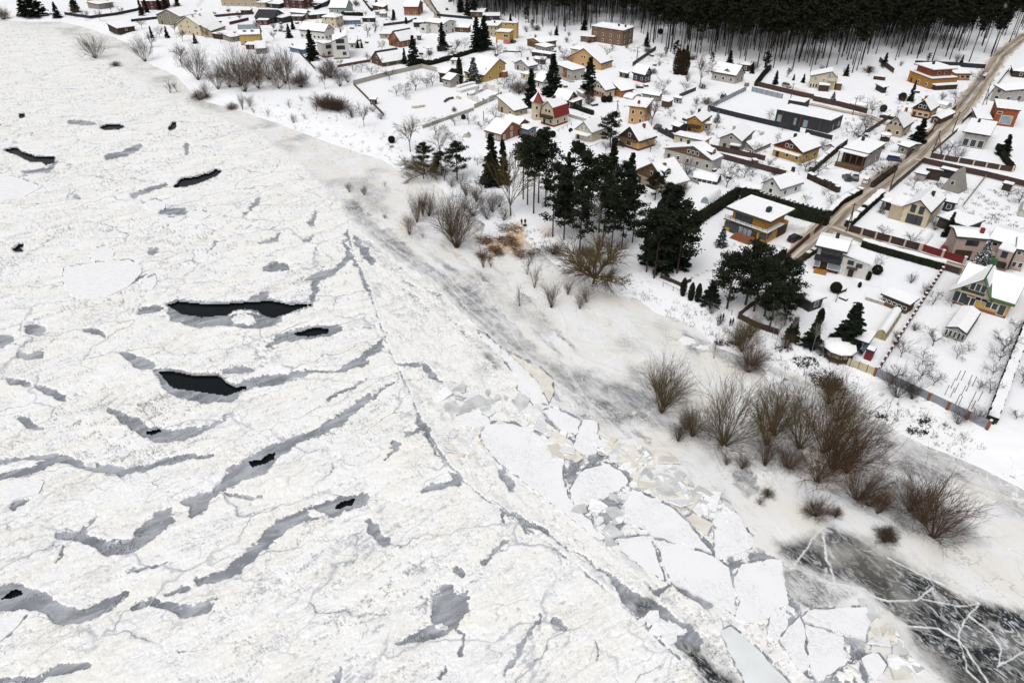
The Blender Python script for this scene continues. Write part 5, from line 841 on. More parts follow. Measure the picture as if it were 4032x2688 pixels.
house('brown_garages', 'row of brown garages with snowy flat roof', 'f2', (1920, 262), (1735, 250), (1935, 235), 2.5, 0, 'flat', 'red_wood', win=(2, 0), cat='garage', group=SHED)
house('timber_a_frame', 'brick house with tall steep patchy snow roof and small dormers', 'c2', (1985, 490), (2135, 442), (1888, 452), 2.8, 4.8, 'gable', 'brick_wall', 'roof_dark', win=(3, 2), attic=1, snow=(0, .42))
house('log_cabin', 'old log cabin with steep patchy snow roof above river meadow', 'c2', (1780, 738), (2020, 692), (1655, 688), 1.6, 4.6, 'gable', 'brown_wood', 'roof_dark', win=(2, 1), attic=1, cat='cabin', snow=(0, .40))
house('bank_shed', 'long dark shed with bright flat snow roof on the far bank', 'f1', (1545, 385), (1765, 345), (1470, 300), 2.4, 1.6, 'shed', 'dark_wood', win=(1, 0), cat='shed', group=SHED)
house('boat_shed', 'small grey shed with ribbed snowy roof above river bushes', 'f2', (1185, 765), (1370, 750), (1235, 640), 2.3, .6, 'shed', 'grey_wall', win=(1, 0), cat='shed', group=SHED)
house('long_low_shed', 'long grey shed with snow roof beside the dormer house', 'f2', (815, 585), (955, 555), (740, 500), 2.4, .8, 'shed', 'grey_wall', win=(2, 0), cat='shed', group=SHED)
house('snow_carport', 'low snowy carport on dark posts beside the two-chimney house', 'f2', (680, 545), (850, 490), (600, 500), 2.5, .2, 'shed', 'dark_wood', win=(1, 0), cat='carport', group=SHED)
house('black_garage', 'black walled garage with low snowy gable by white house', 'c3', (235, 265), (75, 270), (240, 232), 2.4, .6, 'gable', 'charcoal_wall', win=(0, 1), attic=0, cat='garage', group=SHED)
# --- right edge and road side
h = house('log_house', 'orange log house with raised upper storey and snowy balconies', 'c5', (1440, 790), (1650, 757), (1290, 700), 4.0, .3, 'shed', 'log_wood', ov=.2, win=(4, 3), door=True, st=1)
obox(h, 'upper_wall', h.L * .52, h.D * .55, 5.4, h.L * .72, h.D * .66, 3.2, 'rust_wall'); obox(h, 'upper_roof', h.L * .52, h.D * .55, 7.1, h.L * .9, h.D * .86, .22, 'roof_dark'); obox(h, 'upper_snow', h.L * .52, h.D * .55, 7.4, h.L * .88, h.D * .84, .34, 'roof_snow'); obox(h, 'porch_snow', h.L * .5, -1.3, 2.2, h.L * .9, 2.6, .3, 'roof_snow'); obox(h, 'porch', h.L * .5, -1.1, 1.0, h.L * .8, 1.8, 2.0, 'dark_wood')
for s in (.4, .65):
    f_ = obox(h, 'window', h.L * s, h.D * .215, 5.6, 1.2, .1, 1.3, 'trim_white'); obox(h, 'pane', h.L * s, h.D * .215 - .04, 5.6, 1.0, .1, 1.1, 'glass', f_)
obox(h, 'chimney', h.L * .55, h.D * .7, 8.1, .8, .8, 1.4, 'charcoal_wall', h.roof)
house('log_garage', 'orange log garage with three bays and ribbed snowy roof', 'c5', (1670, 737), (1820, 730), (1645, 660), 2.7, .5, 'shed', 'log_wood', win=(3, 0), wsz=(2.0, 1.2), cat='garage', group=SHED)
h = house('brown_chalet', 'dark gabled chalet with tan front and steps by the road', 'c5', (1430, 1117), (1490, 1057), (1235, 1077), 2.9, 3.6, 'gable', 'orange_wall', gw='dark_wood', win=(1, 3), attic=2, plinth='red_wood', chim=((.4, .6),), wsz=(1.6, 1.2))
house('tan_cottage', 'tan cottage with deep dark balcony in steep gable', 'c5', (1160, 1290), (1225, 1215), (970, 1247), 3.0, 3.6, 'gable', 'beige_wall', win=(1, 2), attic=3, chim=((.8, .5),))
house('tan_garage', 'small tan garage with snowy gable roof beside brown road fence', 'c5', (1530, 1192), (1625, 1115), (1425, 1165), 1.9, .8, 'gable', 'brown_wood', win=(0, 1), attic=0, cat='garage', group=SHED)
house('grey_roadside_house', 'grey house with large snowy roof beside upper road', 'c5', (2170, 910), (2420, 850), (2130, 838), 4.8, 1.0, 'shed', 'pale_grey_wall', win=(3, 1), door=False, wsz=(1.8, 1.8))
h = house('rust_house', 'rust-red modern house with flat roof and tall glazed front', 'c5', (2080, 1077), (2322, 1102), (2068, 988), 5.8, 0, 'flat', 'rust_wall', ov=.3, win=(0, 0), door=False); h.window(0, h.L * .55, 2.2, 3.6, 3.0, 'pale_glass', 'trim_white'); h.window(0, h.L * .2, 4.4, 1.6, .9)
house('flat_snow_garage', 'low garage with plain white roof beside the rust-red house', 'c5', (1882, 1182), (2046, 1195), (1870, 1080), 2.8, 0, 'flat', 'grey_wall', win=(0, 0), cat='garage', group=SHED)
house('grey_glass_house', 'grey flat-roofed house with glass front and square skylight hatch', 'd4', (1220, 848), (1565, 910), (1285, 672), 4.6, .5, 'shed', 'pale_grey_wall', win=(3, 0), wsz=(2.2, 2.4), chim=((.35, .75),), cm='charcoal_wall', ov=.8, door=False)
house('plank_a_frame', 'tall narrow grey plank A-frame with snowy side terrace', 'd6', (1505, 285), (1560, 235), (1330, 225), .5, 5.8, 'gable', 'grey_wall', 'grey_wall', ov=.1, win=(0, 0), attic=1, snow=None, door=True)
house('rooftop_cottage', 'white cottage with snowy gable and glass roof strips by hedge', 'd5', (1500, 267), (1676, 167), (1330, 177), 2.4, 2.6, 'gable', 'white_wall', 'roof_metal', win=(2, 1), attic=1, chim=((.85, .5),), cm='charcoal_wall')
house('hedge_shed', 'low shed with domed snow roof behind the tall thuja hedge', 'd5', (1300, 262), (1065, 255), (1330, 215), 2.2, .2, 'shed', 'dark_wood', win=(0, 0), cat='shed', group=SHED)
house('roadside_hut', 'small hut with snowy hip roof beside the road corner', 'd6', (830, 400), (702, 360), (885, 355), 2.3, .6, 'hip', 'dark_wood', win=(0, 0), cat='shed', group=SHED)
house('side_carport', 'dark carport with broad flat snow roof beside spruce and fence', 'd6', (1590, 645), (1320, 515), (1705, 545), 2.6, 0, 'flat', 'dark_wood', win=(0, 0), cat='carport', group=SHED)
house('rear_carport', 'dark blue carport with bright snow roof behind beige gabled house', 'd6', (1490, 405), (1340, 375), (1522, 335), 2.6, 0, 'flat', 'navy_wall', win=(1, 0), cat='carport', group=SHED)
house('plain_shed', 'pale shed with snowy roof in the corner of the side lane', 'd4', (780, 1385), (622, 1350), (822, 1345), 2.2, 0, 'flat', 'pale_grey_wall', win=(0, 0), cat='shed', group=SHED)
house('lane_shelter', 'open shelter with humped snowy roof along the side lane', 'd4', (985, 1345), (772, 1300), (1000, 1320), 2.4, .8, 'shed', 'dark_wood', win=(2, 0), cat='shelter', group=SHED)
house('lane_garage', 'long dark garage with snowy roof next to the plank A-frame', 'd4', (1225, 1362), (945, 1295), (1255, 1335), 2.5, 0, 'flat', 'fence_black', win=(0, 0), cat='garage', group=SHED)
house('fence_shed', 'small dark shed with snow cap against brown lane fence', 'd6', (2060, 215), (1945, 190), (2085, 195), 1.9, .3, 'shed', 'dark_wood', win=(0, 0), cat='shed', group=SHED)
house('workshop', 'grey workshop with snowy roof beside tan cottage', 'd4', (560, 1050), (440, 1000), (632, 975), 2.4, .6, 'gable', 'grey_wall', win=(1, 1), attic=0, cat='workshop', group=SHED)
house('dark_barn', 'dark shed with snowy low gable in the white meadow', 'c5', (950, 875), (890, 835), (1008, 862), 2.2, .4, 'shed', 'charcoal_wall', win=(0, 0), door=False, cat='shed', group=SHED)
house('brick_garage', 'brown brick garage with flat snowy roof left of brick house', 'c3', (2180, 435), (2010, 420), (2205, 405), 2.7, 0, 'flat', 'brown_brick', win=(1, 0), cat='garage', group=SHED)
house('hidden_cottage', 'white-roofed cottage half hidden between two tall spruces', 'c3', (1575, 965), (1500, 930), (1640, 900), 2.6, 3.2, 'gable', 'white_wall', win=(1, 1), attic=0)
house('maroon_gable_cottage', 'dark red cottage with snowy steep roof behind the tower house', 'c3', (1870, 1180), (1712, 1130), (1970, 1130), 2.6, 3.0, 'gable', 'maroon_wall', win=(1, 1), attic=1)
house('maroon_porch', 'dark red porch with snow roof joined to dark red cottage', 'c3', (1925, 1195), (1845, 1160), (2025, 1140), 2.4, .4, 'shed', 'maroon_wall', win=(1, 1), cat='porch', group=SHED, door=False)
house('weathered_shed', 'weathered shed with streaked snowy roof under a spruce', 'c3', (2040, 1095), (1930, 1060), (2065, 1060), 1.6, 1.2, 'shed', 'grey_wall', 'grey_wall', win=(0, 0), snow=(0, .5), cat='shed', group=SHED)
house('narrow_shed', 'white narrow shed with snow roof behind brick panel house', 'd2', (1130, 375), (950, 330), (1150, 345), 2.1, .8, 'gable', 'grey_wall', win=(1, 0), attic=0, cat='shed', group=SHED)
house('twin_sheds', 'brown shed with stepped snow roof beside plank fence', 'd2', (1240, 440), (1140, 420), (1300, 405), 2.2, .3, 'shed', 'brown_wood', win=(0, 0), cat='shed', group=SHED)
house('edge_house', 'dark house with oval snowy roof at upper road edge', 'c5', (2240, 705), (2430, 715), (2290, 655), 2.6, 1.0, 'hip', 'dark_wood', win=(1, 0))
house('top_dark_house', 'brown wooden house with snowy roof under dark trees by forest', 'c3', (900, 150), (740, 140), (930, 115), 3.0, 1.5, 'gable', 'brown_wood', win=(1, 1), attic=0)
house('forest_garage', 'low garage with snowy roof in front of forest trees', 'c3', (1090, 190), (880, 190), (1085, 150), 2.6, .4, 'shed', 'charcoal_wall', win=(1, 0), cat='garage', group=SHED)
house('white_pergola_house', 'white garden hut with snow cap at the crossing of hedges', 'c3', (620, 705), (505, 695), (640, 680), 2.4, 0, 'flat', 'white_wall', win=(2, 0), cat='hut', group=SHED, ov=.4)
house('snow_bungalow', 'low bungalow with wide snowy roof between spruces', 'c3', (1405, 870), (1335, 840), (1455, 830), 2.4, .6, 'hip', 'cream_wall', win=(1, 1), door=False)
for nm, lb, cr, A, B, C, hh, wl in (('top_shed', 'long dark shed with snow roof beside the maroon house', 'c2', (580, 55), (430, 30), (600, 15), 2.6, 'charcoal_wall'), ('top_garage', 'beige garage with snowy roof next to the long beige house', 'c2', (420, 40), (320, 30), (430, 5), 3.0, 'beige_wall'), ('gazebo_house', 'small olive shed with bulging snow cap beside fence corner', 'c2', (250, 125), (130, 125), (280, 100), 2.2, 'dark_wood'), ('wall_garage', 'bluish metal garages with snow along the top behind bare trees', 'c2', (1530, 240), (1310, 245), (1535, 215), 2.2, 'blue_wall'), ('white_annex', 'white snowy annex behind the slanted-roof house', 'c2', (1470, 510), (1385, 510), (1480, 440), 2.4, 'white_wall'), ('round_hut', 'round hut with snow cap behind the A-frame brick house', 'c2', (2230, 420), (2170, 420), (2235, 395), 2.2, 'charcoal_wall'), ('stone_garage', 'stone garage with snowy roof left of the A-frame brick house', 'c2', (1900, 400), (1740, 400), (1930, 350), 2.3, 'beige_wall'), ('bank_hut', 'lone dark box hut with snow cap at the meadow fence', 'c2', (1705, 1160), (1625, 1150), (1715, 1130), 1.9, 'dark_wood'), ('road_hut', 'tiny dark kiosk with snow cap beside upper road fence', 'f6', (725, 570), (660, 560), (760, 500), 1.9, 'dark_wood')):
    house(nm, lb, cr, A, B, C, hh, .3, 'shed', wl, win=(1, 0), cat='shed', group=SHED, door=False)
for nm, lb, cr, A, B, C, hh, rs_, wl in (('side_barn', 'long brown barn with snowy roof between the far hedges', 'c2', (1790, 90), (1700, 60), (1830, 50), 2.6, 1.4, 'brown_wood'), ('hen_house', 'small grey hen house with snow roof by the far lane', 'c2', (1820, 165), (1740, 160), (1830, 140), 2.2, .6, 'grey_wall'), ('stone_shed', 'stone shed with snowy roof below the mint house', 'c2', (1140, 165), (950, 190), (1150, 135), 2.4, .9, 'dark_wood'), ('tool_shed', 'dark tool shed with snow roof beside the cream cube house', 'c2', (1700, 215), (1535, 215), (1710, 195), 2.2, .5, 'charcoal_wall'), ('lane_barn', 'dark barn with wide snowy roof at the fence by white balcony house', 'c3', (720, 330), (560, 315), (740, 285), 2.4, 1.2, 'brown_wood'), ('wood_shed', 'open wood shed with snowy roof below the orange gable', 'c3', (1690, 640), (1480, 590), (1700, 610), 2.0, .5, 'dark_wood'), ('garden_house', 'small white garden house with snow roof beside peach house', 'c3', (2030, 590), (1920, 560), (2040, 550), 2.2, .7, 'cream_wall'), ('cart_shed', 'low cart shed with snow roof behind the little grey house', 'c3', (1600, 700), (1470, 680), (1610, 665), 2.1, .6, 'brown_wood'), ('yard_shed', 'dark yard shed with snow roof near the navy chalet', 'c4', (500, 860), (420, 830), (520, 830), 2.0, .6, 'dark_wood'), ('back_shed', 'grey back shed with snow roof below the pale bungalow', 'c4', (1130, 1150), (1040, 1130), (1140, 1125), 1.9, .5, 'grey_wall'), ('bungalow_annex', 'dark annex with snowy roof behind the pale bungalow', 'c4', (1925, 765), (1820, 745), (1930, 730), 2.6, .4, 'dark_wood'), ('far_garage', 'dark garage with snowy roof beside the maroon house', 'c2', (1080, 45), (880, 25), (1090, 10), 2.6, .5, 'navy_wall'), ('far_shed', 'low far shed with snow beside the brick-red house', 'c2', (1830, 130), (1730, 150), (1840, 110), 2.0, .5, 'grey_wall'), ('summer_house', 'snowy summer house before the yellow dormer house', 'f2', (1215, 700), (1040, 690), (1230, 655), 2.2, .5, 'red_wood'), ('teal_shed', 'teal garden shed with snow roof beside the large spruce', 'f2', (1930, 780), (1780, 720), (1990, 690), 2.0, .6, 'blue_wall'), ('glass_lean', 'glass lean-to with snowy top beside the golden house', 'c4', (1480, 1440), (1370, 1450), (1510, 1410), 2.2, .4, 'grey_wall')):
    house(nm, lb, cr, A, B, C, hh, rs_, 'shed', wl, win=(1, 0), cat='shed', group=SHED, door=False)
# --- arched tunnels, gazebos
def tunnel(label, cr, a, b, c_, m, snowy=.8, r=None, end='poly_film', group='arched garden tunnels'):
    A, B, C = (G(*p, cr) for p in (a, b, c_)); w = (B - A); R_ = w.length / 2; mid = (A + B) / 2; ax = C - B; Ln = ax.length; ux = ax.normalized(); uw = w.normalized()
    uw = (uw - ux * uw.dot(ux)).normalized(); root = empty('garden_tunnel', (mid.x, mid.y, mid.z), label, 'greenhouse', group); n = 10; hz = r or min(R_, 1.9)
    arc = lambda k, f, ex=0.0: uw * (math.cos(math.pi * k / n) * (R_ + ex)) + Vector((0, 0, math.sin(math.pi * k / n) * (hz + ex))) + ux * (Ln * f)
    V = [arc(k, f) - Vector((0, 0, .1)) for f in (0, 1) for k in range(n + 1)]
    link('cover', pymesh('cover', V, [(k, k + 1, n + 2 + k, n + 1 + k) for k in range(n)], m, smooth=True), root)
    for f in (0.004, .996): link('end_wall', pymesh('end_wall', [arc(k, f, -.02) for k in range(n + 1)], [tuple(range(n + 1))], end), root)
    k0, k1 = (n * (1 - snowy) / 2, n * (1 + snowy) / 2); ks = [k0 + (k1 - k0) * i / 8 for i in range(9)]
    V = [arc(k, f, e) for f in (0.01, .99) for e in (.03, .2) for k in ks]; m_ = 9
    link('snow', pymesh('snow', V, [(m_ + i, m_ + i + 1, 3 * m_ + i + 1, 3 * m_ + i) for i in range(8)] + [(i, i + 1, m_ + i + 1, m_ + i) for i in range(8)] + [(2 * m_ + i, 2 * m_ + i + 1, 3 * m_ + i + 1, 3 * m_ + i) for i in range(8)] + [(0, m_, 3 * m_, 2 * m_), (8, m_ + 8, 3 * m_ + 8, 2 * m_ + 8)], 'roof_snow', smooth=False), root)
    for f in (.2, .4, .6, .8):
        V = [arc(k, f + d, e) for d in (-.008, .008) for e in (.0, .06) for k in range(n + 1)]; q = n + 1
        link('hoop', pymesh('hoop', V, [(q + i, q + i + 1, 3 * q + i + 1, 3 * q + i) for i in range(n)], 'trim_white'), root)
tunnel('straw-coloured arched tunnel greenhouse with half melted snow', 'd7', (918, 690), (1015, 712), (1142, 520), 'straw_film', .45, 2.0, 'straw_film')
tunnel('snow-covered arched tunnel with teal front by brown fence', 'd6', (985, 850), (1110, 860), (1235, 720), 'teal_film', .95, None, 'teal_film')
tunnel('arched tunnel with light blue front below the tower house', 'd1', (1545, 1035), (1625, 1050), (1725, 965), 'sky_film', .85, None, 'sky_film')
tunnel('snowy tunnel with blue door beside tall thuja hedge', 'd5', (672, 392), (760, 402), (885, 300), 'poly_film', .95, 1.8, 'pale_glass')
tunnel('long snow-topped dark green hall among bare fruit trees', 'd5', (860, 210), (870, 160), (615, 110), 'navy_wall', .75, 2.2, 'navy_wall')
tunnel('small film tunnel with partly clear top in brick-wall garden', 'd1', (920, 830), (985, 840), (1010, 815), 'poly_film', .2, 1.4)
tunnel('translucent tunnel with snow top along brown lane wall', 'd3', (1555, 590), (1560, 570), (1785, 615), 'poly_film', .6, 1.8)
tunnel('white plastic tunnel by road fence under bare tree', 'd4', (905, 545), (900, 500), (1045, 530), 'poly_film', .5, 1.8)
tunnel('snowy hoop tunnel in the garden of the cream cottage', 'd2', (770, 395), (775, 350), (880, 375), 'poly_film', .8, 1.6)
tunnel('film tunnel beside the snowy field of the lane fence', 'd6', (2100, 530), (2180, 540), (2200, 440), 'poly_film', .2, 2.0)
def gazebo(label, cr, p, R_, hh, n=8, rise=.7, wallm='dark_wood'):
    b = G(*p, cr); root = empty('gazebo', b, label, 'gazebo', 'garden gazebos'); ring = lambda r, z: [(r * math.cos(6.283 * i / n), r * math.sin(6.283 * i / n), z) for i in range(n)]
    link('roof', pymesh('roof', ring(R_, hh) + ring(R_, hh - .15) + [(0, 0, hh + rise)], [(i, (i + 1) % n, 2 * n) for i in range(n)] + [(i, (i + 1) % n, n + (i + 1) % n, n + i) for i in range(n)] + [tuple(range(n, 2 * n))], 'roof_dark'), root)
    link('snow', pymesh('snow', ring(R_ * .98, hh + .02) + ring(R_ * .94, hh + .3) + ring(R_ * .5, hh + .35 + rise * .5) + [(0, 0, hh + rise + .25)], [(i, (i + 1) % n, n + (i + 1) % n, n + i) for i in range(n)] + [(n + i, n + (i + 1) % n, 2 * n + (i + 1) % n, 2 * n + i) for i in range(n)] + [(2 * n + i, 2 * n + (i + 1) % n, 3 * n) for i in range(n)], 'roof_snow'), root)
    for i in range(n):
        o = link('post', unit_box(wallm), root, (R_ * .8 * math.cos(6.283 * i / n), R_ * .8 * math.sin(6.283 * i / n), hh / 2 - .15)); o.scale = (.16, .16, hh)
    link('rail', pymesh('rail', ring(R_ * .8, .1) + ring(R_ * .8, .95), [(i, (i + 1) % n, n + (i + 1) % n, n + i) for i in range(n)], wallm), root)
gazebo('round gazebo with thick snow cap behind the cream fence', 'd7', (620, 845), 3.0, 2.2, 10)
gazebo('white six-sided garden gazebo inside curved hedge', 'c3', (270, 615), 1.7, 2.2, 6, .8, 'trim_white')
gazebo('open gazebo with snow roof beside tan cottage', 'd3', (2030, 1060), 1.9, 2.1, 6, .6)
# ------------------------------------------------------------------ roads
def road(label, cr, pts, widths, lift=.05, nm='snowy_road', mname='road_snow'):
    P = [G(*p, cr) for p in pts]; fine = []
    for i in range(len(P) - 1):
        k = max(2, int((P[i + 1] - P[i]).length / 2.5))
        for j in range(k): fine.append((P[i].lerp(P[i + 1], j / k), widths[i] + (widths[i + 1] - widths[i]) * j / k))
    fine.append((P[-1], widths[-1])); V, Fc, U = [], [], []; dist = 0; m = 7
    for i, (p, w) in enumerate(fine):
        a, b = fine[max(0, i - 2)][0], fine[min(len(fine) - 1, i + 2)][0]; d = (b - a); d.z = 0; d.normalize(); n = Vector((-d.y, d.x, 0))
        if i: dist += (p - fine[i - 1][0]).length
        jit = .35 * math.sin(dist * .35) + .2 * math.sin(dist * 1.1)
        for j in range(m):
            f = j / (m - 1) - .5; q = p + n * (f * w + (jit if j in (0, m - 1) else 0)); zz = zl1(q.x, q.y); V.append((q.x, q.y, zz + lift + .12 - (.10 if j in (0, m - 1) else 0))); U.append((f * w, dist))
    for i in range(len(fine) - 1):
        for j in range(m - 1): Fc.append((i * m + j, i * m + j + 1, (i + 1) * m + j + 1, (i + 1) * m + j))
    me = pymesh(nm, V, Fc, mname); uv = me.uv_layers.new(name='track')
    for lp in me.loops: uv.data[lp.index].uv = U[lp.vertex_index]
    return tag(link(nm, me), label, 'road', kind='structure')
mr, t, b = newmat('road_snow')
uvn = t.nodes.new('ShaderNodeUVMap'); uvn.uv_map = 'track'
def uvnz(sx, sy, detail=5, rough=.6, dist=0.0):
    mp = t.nodes.new('ShaderNodeMapping'); mp.inputs['Scale'].default_value = (sx, sy, 1); n = t.nodes.new('ShaderNodeTexNoise'); n.inputs['Scale'].default_value = 1; n.inputs['Detail'].default_value = detail; n.inputs['Roughness'].default_value = rough; n.inputs['Distortion'].default_value = dist
    t.links.new(uvn.outputs[0], mp.inputs[0]); t.links.new(mp.outputs[0], n.inputs['Vector']); return n.outputs[0]
sep = t.nodes.new('ShaderNodeSeparateXYZ'); t.links.new(uvn.outputs[0], sep.inputs[0]); ab = t.nodes.new('ShaderNodeMath'); ab.operation = 'ABSOLUTE'; t.links.new(sep.outputs[0], ab.inputs[0])
wheel = mul(rng(ab.outputs[0], .3, .95), rng(ab.outputs[0], 2.9, 1.7))
c = mix(rng(uvnz(.5, .06), .38, .62), (.60, .55, .48), (.46, .39, .31))
c = mix(rng(uvnz(1.6, .05, 6, .65), .46, .60, 0, .85), c, (.28, .225, .17))
c = mix(mul(wheel, rng(uvnz(2.2, .04, 5, .6), .38, .62, .35, 1.0)), c, (.19, .15, .115))
c = mix(mul(rng(ab.outputs[0], 2.8, 3.9), rng(uvnz(.6, .2), .35, .55)), c, (.80, .80, .80))
t.links.new(c, b.inputs['Base Color']); b.inputs['Roughness'].default_value = .85; b.inputs['Specular IOR Level'].default_value = .1
road('main village road of packed brown snow with tyre tracks', 'n', [(4300, 20), (4120, 95), (4000, 168), (3938, 222), (3876, 313), (3791, 427), (3691, 522), (3610, 608), (3515, 684), (3421, 750), (3320, 828), (3255, 898), (3190, 953), (3130, 1008), (3080, 1058), (3025, 1095)], [10, 9.5, 9, 8.5, 8, 7.8, 7.8, 8, 7.8, 7.8, 8.5, 8.5, 6.5, 5.2, 4.4, 3.5])
road('narrow side lane of brown snow between garden fences', 'n', [(3600, 628), (3690, 648), (3840, 680), (3960, 710), (4120, 750), (4300, 800)], [6, 5, 5, 5, 5, 5], .09, 'side_lane')
road('snowy side lane between brown fence and long hedge', 'n', [(3275, 895), (3400, 942), (3500, 975), (3600, 1003), (3700, 1035), (3780, 1058), (3840, 1075)], [6, 5, 4.5, 4.5, 5, 5, 4], .09, 'side_lane')
road('snowy lane behind the charcoal house', 'n', [(3185, 410), (3300, 435), (3420, 460), (3500, 490)], [3.5, 3.5, 3.5, 3], .04, 'side_lane')
road('far snowy lane leaving the village beside the red brick house', 'n', [(1650, -40), (1690, 20), (1725, 60), (1700, 85)], [6, 5, 4, 3], .05, 'side_lane')

# ------------------------------------------------------------------ plants: branch meshes
def segs_mesh(name, segs, m, sides=3):
    """tapered twigs: rows of (x0,y0,z0,x1,y1,z1,r0,r1)"""
    S_ = np.array(segs, float); p0, p1 = S_[:, :3], S_[:, 3:6]; d = p1 - p0; d /= np.maximum(np.linalg.norm(d, axis=1, keepdims=True), 1e-6)
    up = np.where(np.abs(d[:, 2:3]) > .9, np.array([[1., 0, 0]]), np.array([[0, 0, 1.]])); a = np.cross(d, up); a /= np.linalg.norm(a, axis=1, keepdims=True); b = np.cross(d, a)
    V = []; n = len(S_)
    for p, r in ((p0, S_[:, 6:7]), (p1, S_[:, 7:8])):
        for k in range(sides):
            an = 2 * math.pi * k / sides; V.append(p + (a * math.cos(an) + b * math.sin(an)) * r)
    V = np.stack(V, 1).reshape(-1, 3); base = np.arange(n)[:, None] * 2 * sides; Q_ = []
    for k in range(sides):
        j = (k + 1) % sides; Q_.append(np.concatenate([base + k, base + j, base + sides + j, base + sides + k], 1))
    return arrmesh(name, V, np.concatenate(Q_, 0), m)
def rvec(r): 
    a = r.uniform(0, 6.283); z = r.uniform(-1, 1); q = math.sqrt(1 - z * z); return Vector((q * math.cos(a), q * math.sin(a), z))
def grow(r, segs, p, d, L, rad, depth, kids, spread, droop=0.0, nseg=4, minr=.012):
    step = L / nseg; pts = [p.copy()]
    for i in range(nseg):
        d = (d + rvec(r) * .21 + Vector((0, 0, -droop))).normalized(); q = p + d * step; r0 = max(rad * (1 - .75 * i / nseg), minr); r1 = max(rad * (1 - .75 * (i + 1) / nseg), minr)
        segs.append((*p, *q, r0, r1)); p = q; pts.append(p.copy())
    if depth > 0:
        for k in range(kids[0]):
            f = r.uniform(.25, 1.0); i = min(int(f * nseg), nseg - 1); bp_ = pts[i].lerp(pts[i + 1], f * nseg - i); side = rvec(r); side = (side - d * side.dot(d)).normalized()
            nd = (d * math.cos(spread) + side * math.sin(spread)).normalized()
            grow(r, segs, bp_, nd, L * r.uniform(.35, .62), rad * .5, depth - 1, kids[1:] or kids, spread, droop, max(2, nseg - 1), minr)
def bush_mesh(seed, n, spread, kids=(6, 4), m='twig_brown', minr=.013, thick=.045):
    """unit shrub: many stems fanning from one foot, height about 1"""
    r = random.Random(seed); segs = []
    for i in range(n):
        a = r.uniform(0, 6.283); s = spread * math.sqrt(r.random()) ; d = Vector((math.sin(s) * math.cos(a), math.sin(s) * math.sin(a), math.cos(s))); p = Vector((math.cos(a), math.sin(a), 0)) * r.uniform(0, .05)
        grow(r, segs, p, d, r.uniform(.65, 1.05), thick * r.uniform(.09, .2), 2, kids, .42, -.015, 5, minr * .085)
    return segs_mesh('stems', segs, m)
def tree_meshes(seed, m, trunk_h=.28, kids=(7, 6, 4), spread=.7, nl=6, droop=0.0, lean=.5, minr=.0016, rad=.022):
    """unit bare tree: returns trunk and crown meshes"""
    r = random.Random(seed); ts, cs = [], []
    p = Vector((0, 0, -.03)); d = Vector((r.uniform(-.1, .1), r.uniform(-.1, .1), 1)).normalized(); pts = []
    for i in range(4):
        q = p + d * (trunk_h + .03) / 4; ts.append((*p, *q, rad * (1 - .1 * i), rad * (1 - .1 * (i + 1)))); p = q; d = (d + rvec(r) * .08).normalized()
    for i in range(nl):
        a = 6.283 * (i + r.uniform(-.3, .3)) / nl; s = lean * r.uniform(.5, 1.4); nd = Vector((math.sin(s) * math.cos(a), math.sin(s) * math.sin(a), math.cos(s)))
        grow(r, cs, p - d * r.uniform(0, trunk_h * .25), nd, (1 - trunk_h) * r.uniform(.65, .95), rad * .55, 2, kids, spread, droop, 5, minr)
    return segs_mesh('trunk', ts, m, 6), segs_mesh('crown', cs, m)
def quads_mesh(name, C, size, rs, m, flat=.0, mi=None):
    """leaf clumps: a small random quad at every centre"""
    n = len(C); C = np.asarray(C, float); a = rs.normal(size=(n, 3)); a[:, 2] *= (1 - flat); a /= np.linalg.norm(a, axis=1, keepdims=True); b = rs.normal(size=(n, 3)); b[:, 2] *= (1 - flat)
    b -= a * (a * b).sum(1, keepdims=True); b /= np.linalg.norm(b, axis=1, keepdims=True); s = size * rs.uniform(.6, 1.3, (n, 1))
    V = np.stack([C - a * s - b * s * .55, C + a * s - b * s * .55, C + a * s * .7 + b * s * .6, C - a * s * .7 + b * s * .6], 1).reshape(-1, 3)
    me = arrmesh(name, V, np.arange(4 * n).reshape(-1, 4), m)
    if mi is not None: me.polygons.foreach_set('material_index', mi.astype(np.int32))
    return me
def spruce_meshes(seed, n=2600, m='needles', wid=.2, size=.016, snowf=0.0, gap=.04):
    rs = np.random.RandomState(seed); lv = 17; C = []
    for k in range(lv):
        z0 = gap + (1 - gap) * k / lv; R = wid * (1 - (k / lv) ** 1.15) + .012; nb = int(6 + 7 * (1 - k / lv))
        for b_ in range(nb):
            an = rs.uniform(0, 6.283); L = R * rs.uniform(.65, 1.12); q = max(4, int(n * .9 / lv / nb * (1.6 - 1.2 * k / lv))); f = rs.uniform(.05, 1, q) ** .7
            spread_ = rs.normal(0, .05, q) * (1.1 - f) * wid * 3
            C.append(np.stack([np.cos(an) * f * L - np.sin(an) * spread_, np.sin(an) * f * L + np.cos(an) * spread_, z0 + rs.uniform(.0, .05) - .10 * f * L / wid * .9 + rs.normal(0, .008, q) + .03 * f], 1))
    C = np.concatenate(C); C[:, 2] = np.clip(C[:, 2], .02, 1.0); C = np.concatenate([C, np.stack([np.zeros(14), np.zeros(14), np.linspace(.9, 1.01, 14)], 1)])
    mi = (rs.random(len(C)) < snowf) if snowf else None
    return segs_mesh('trunk', [(0, 0, -.03, 0, 0, .5, .012, .009), (0, 0, .5, 0, 0, .97, .009, .003)], 'bark', 6), quads_mesh('crown', C, size, rs, [m, 'roof_snow'] if snowf else m, .45, mi)
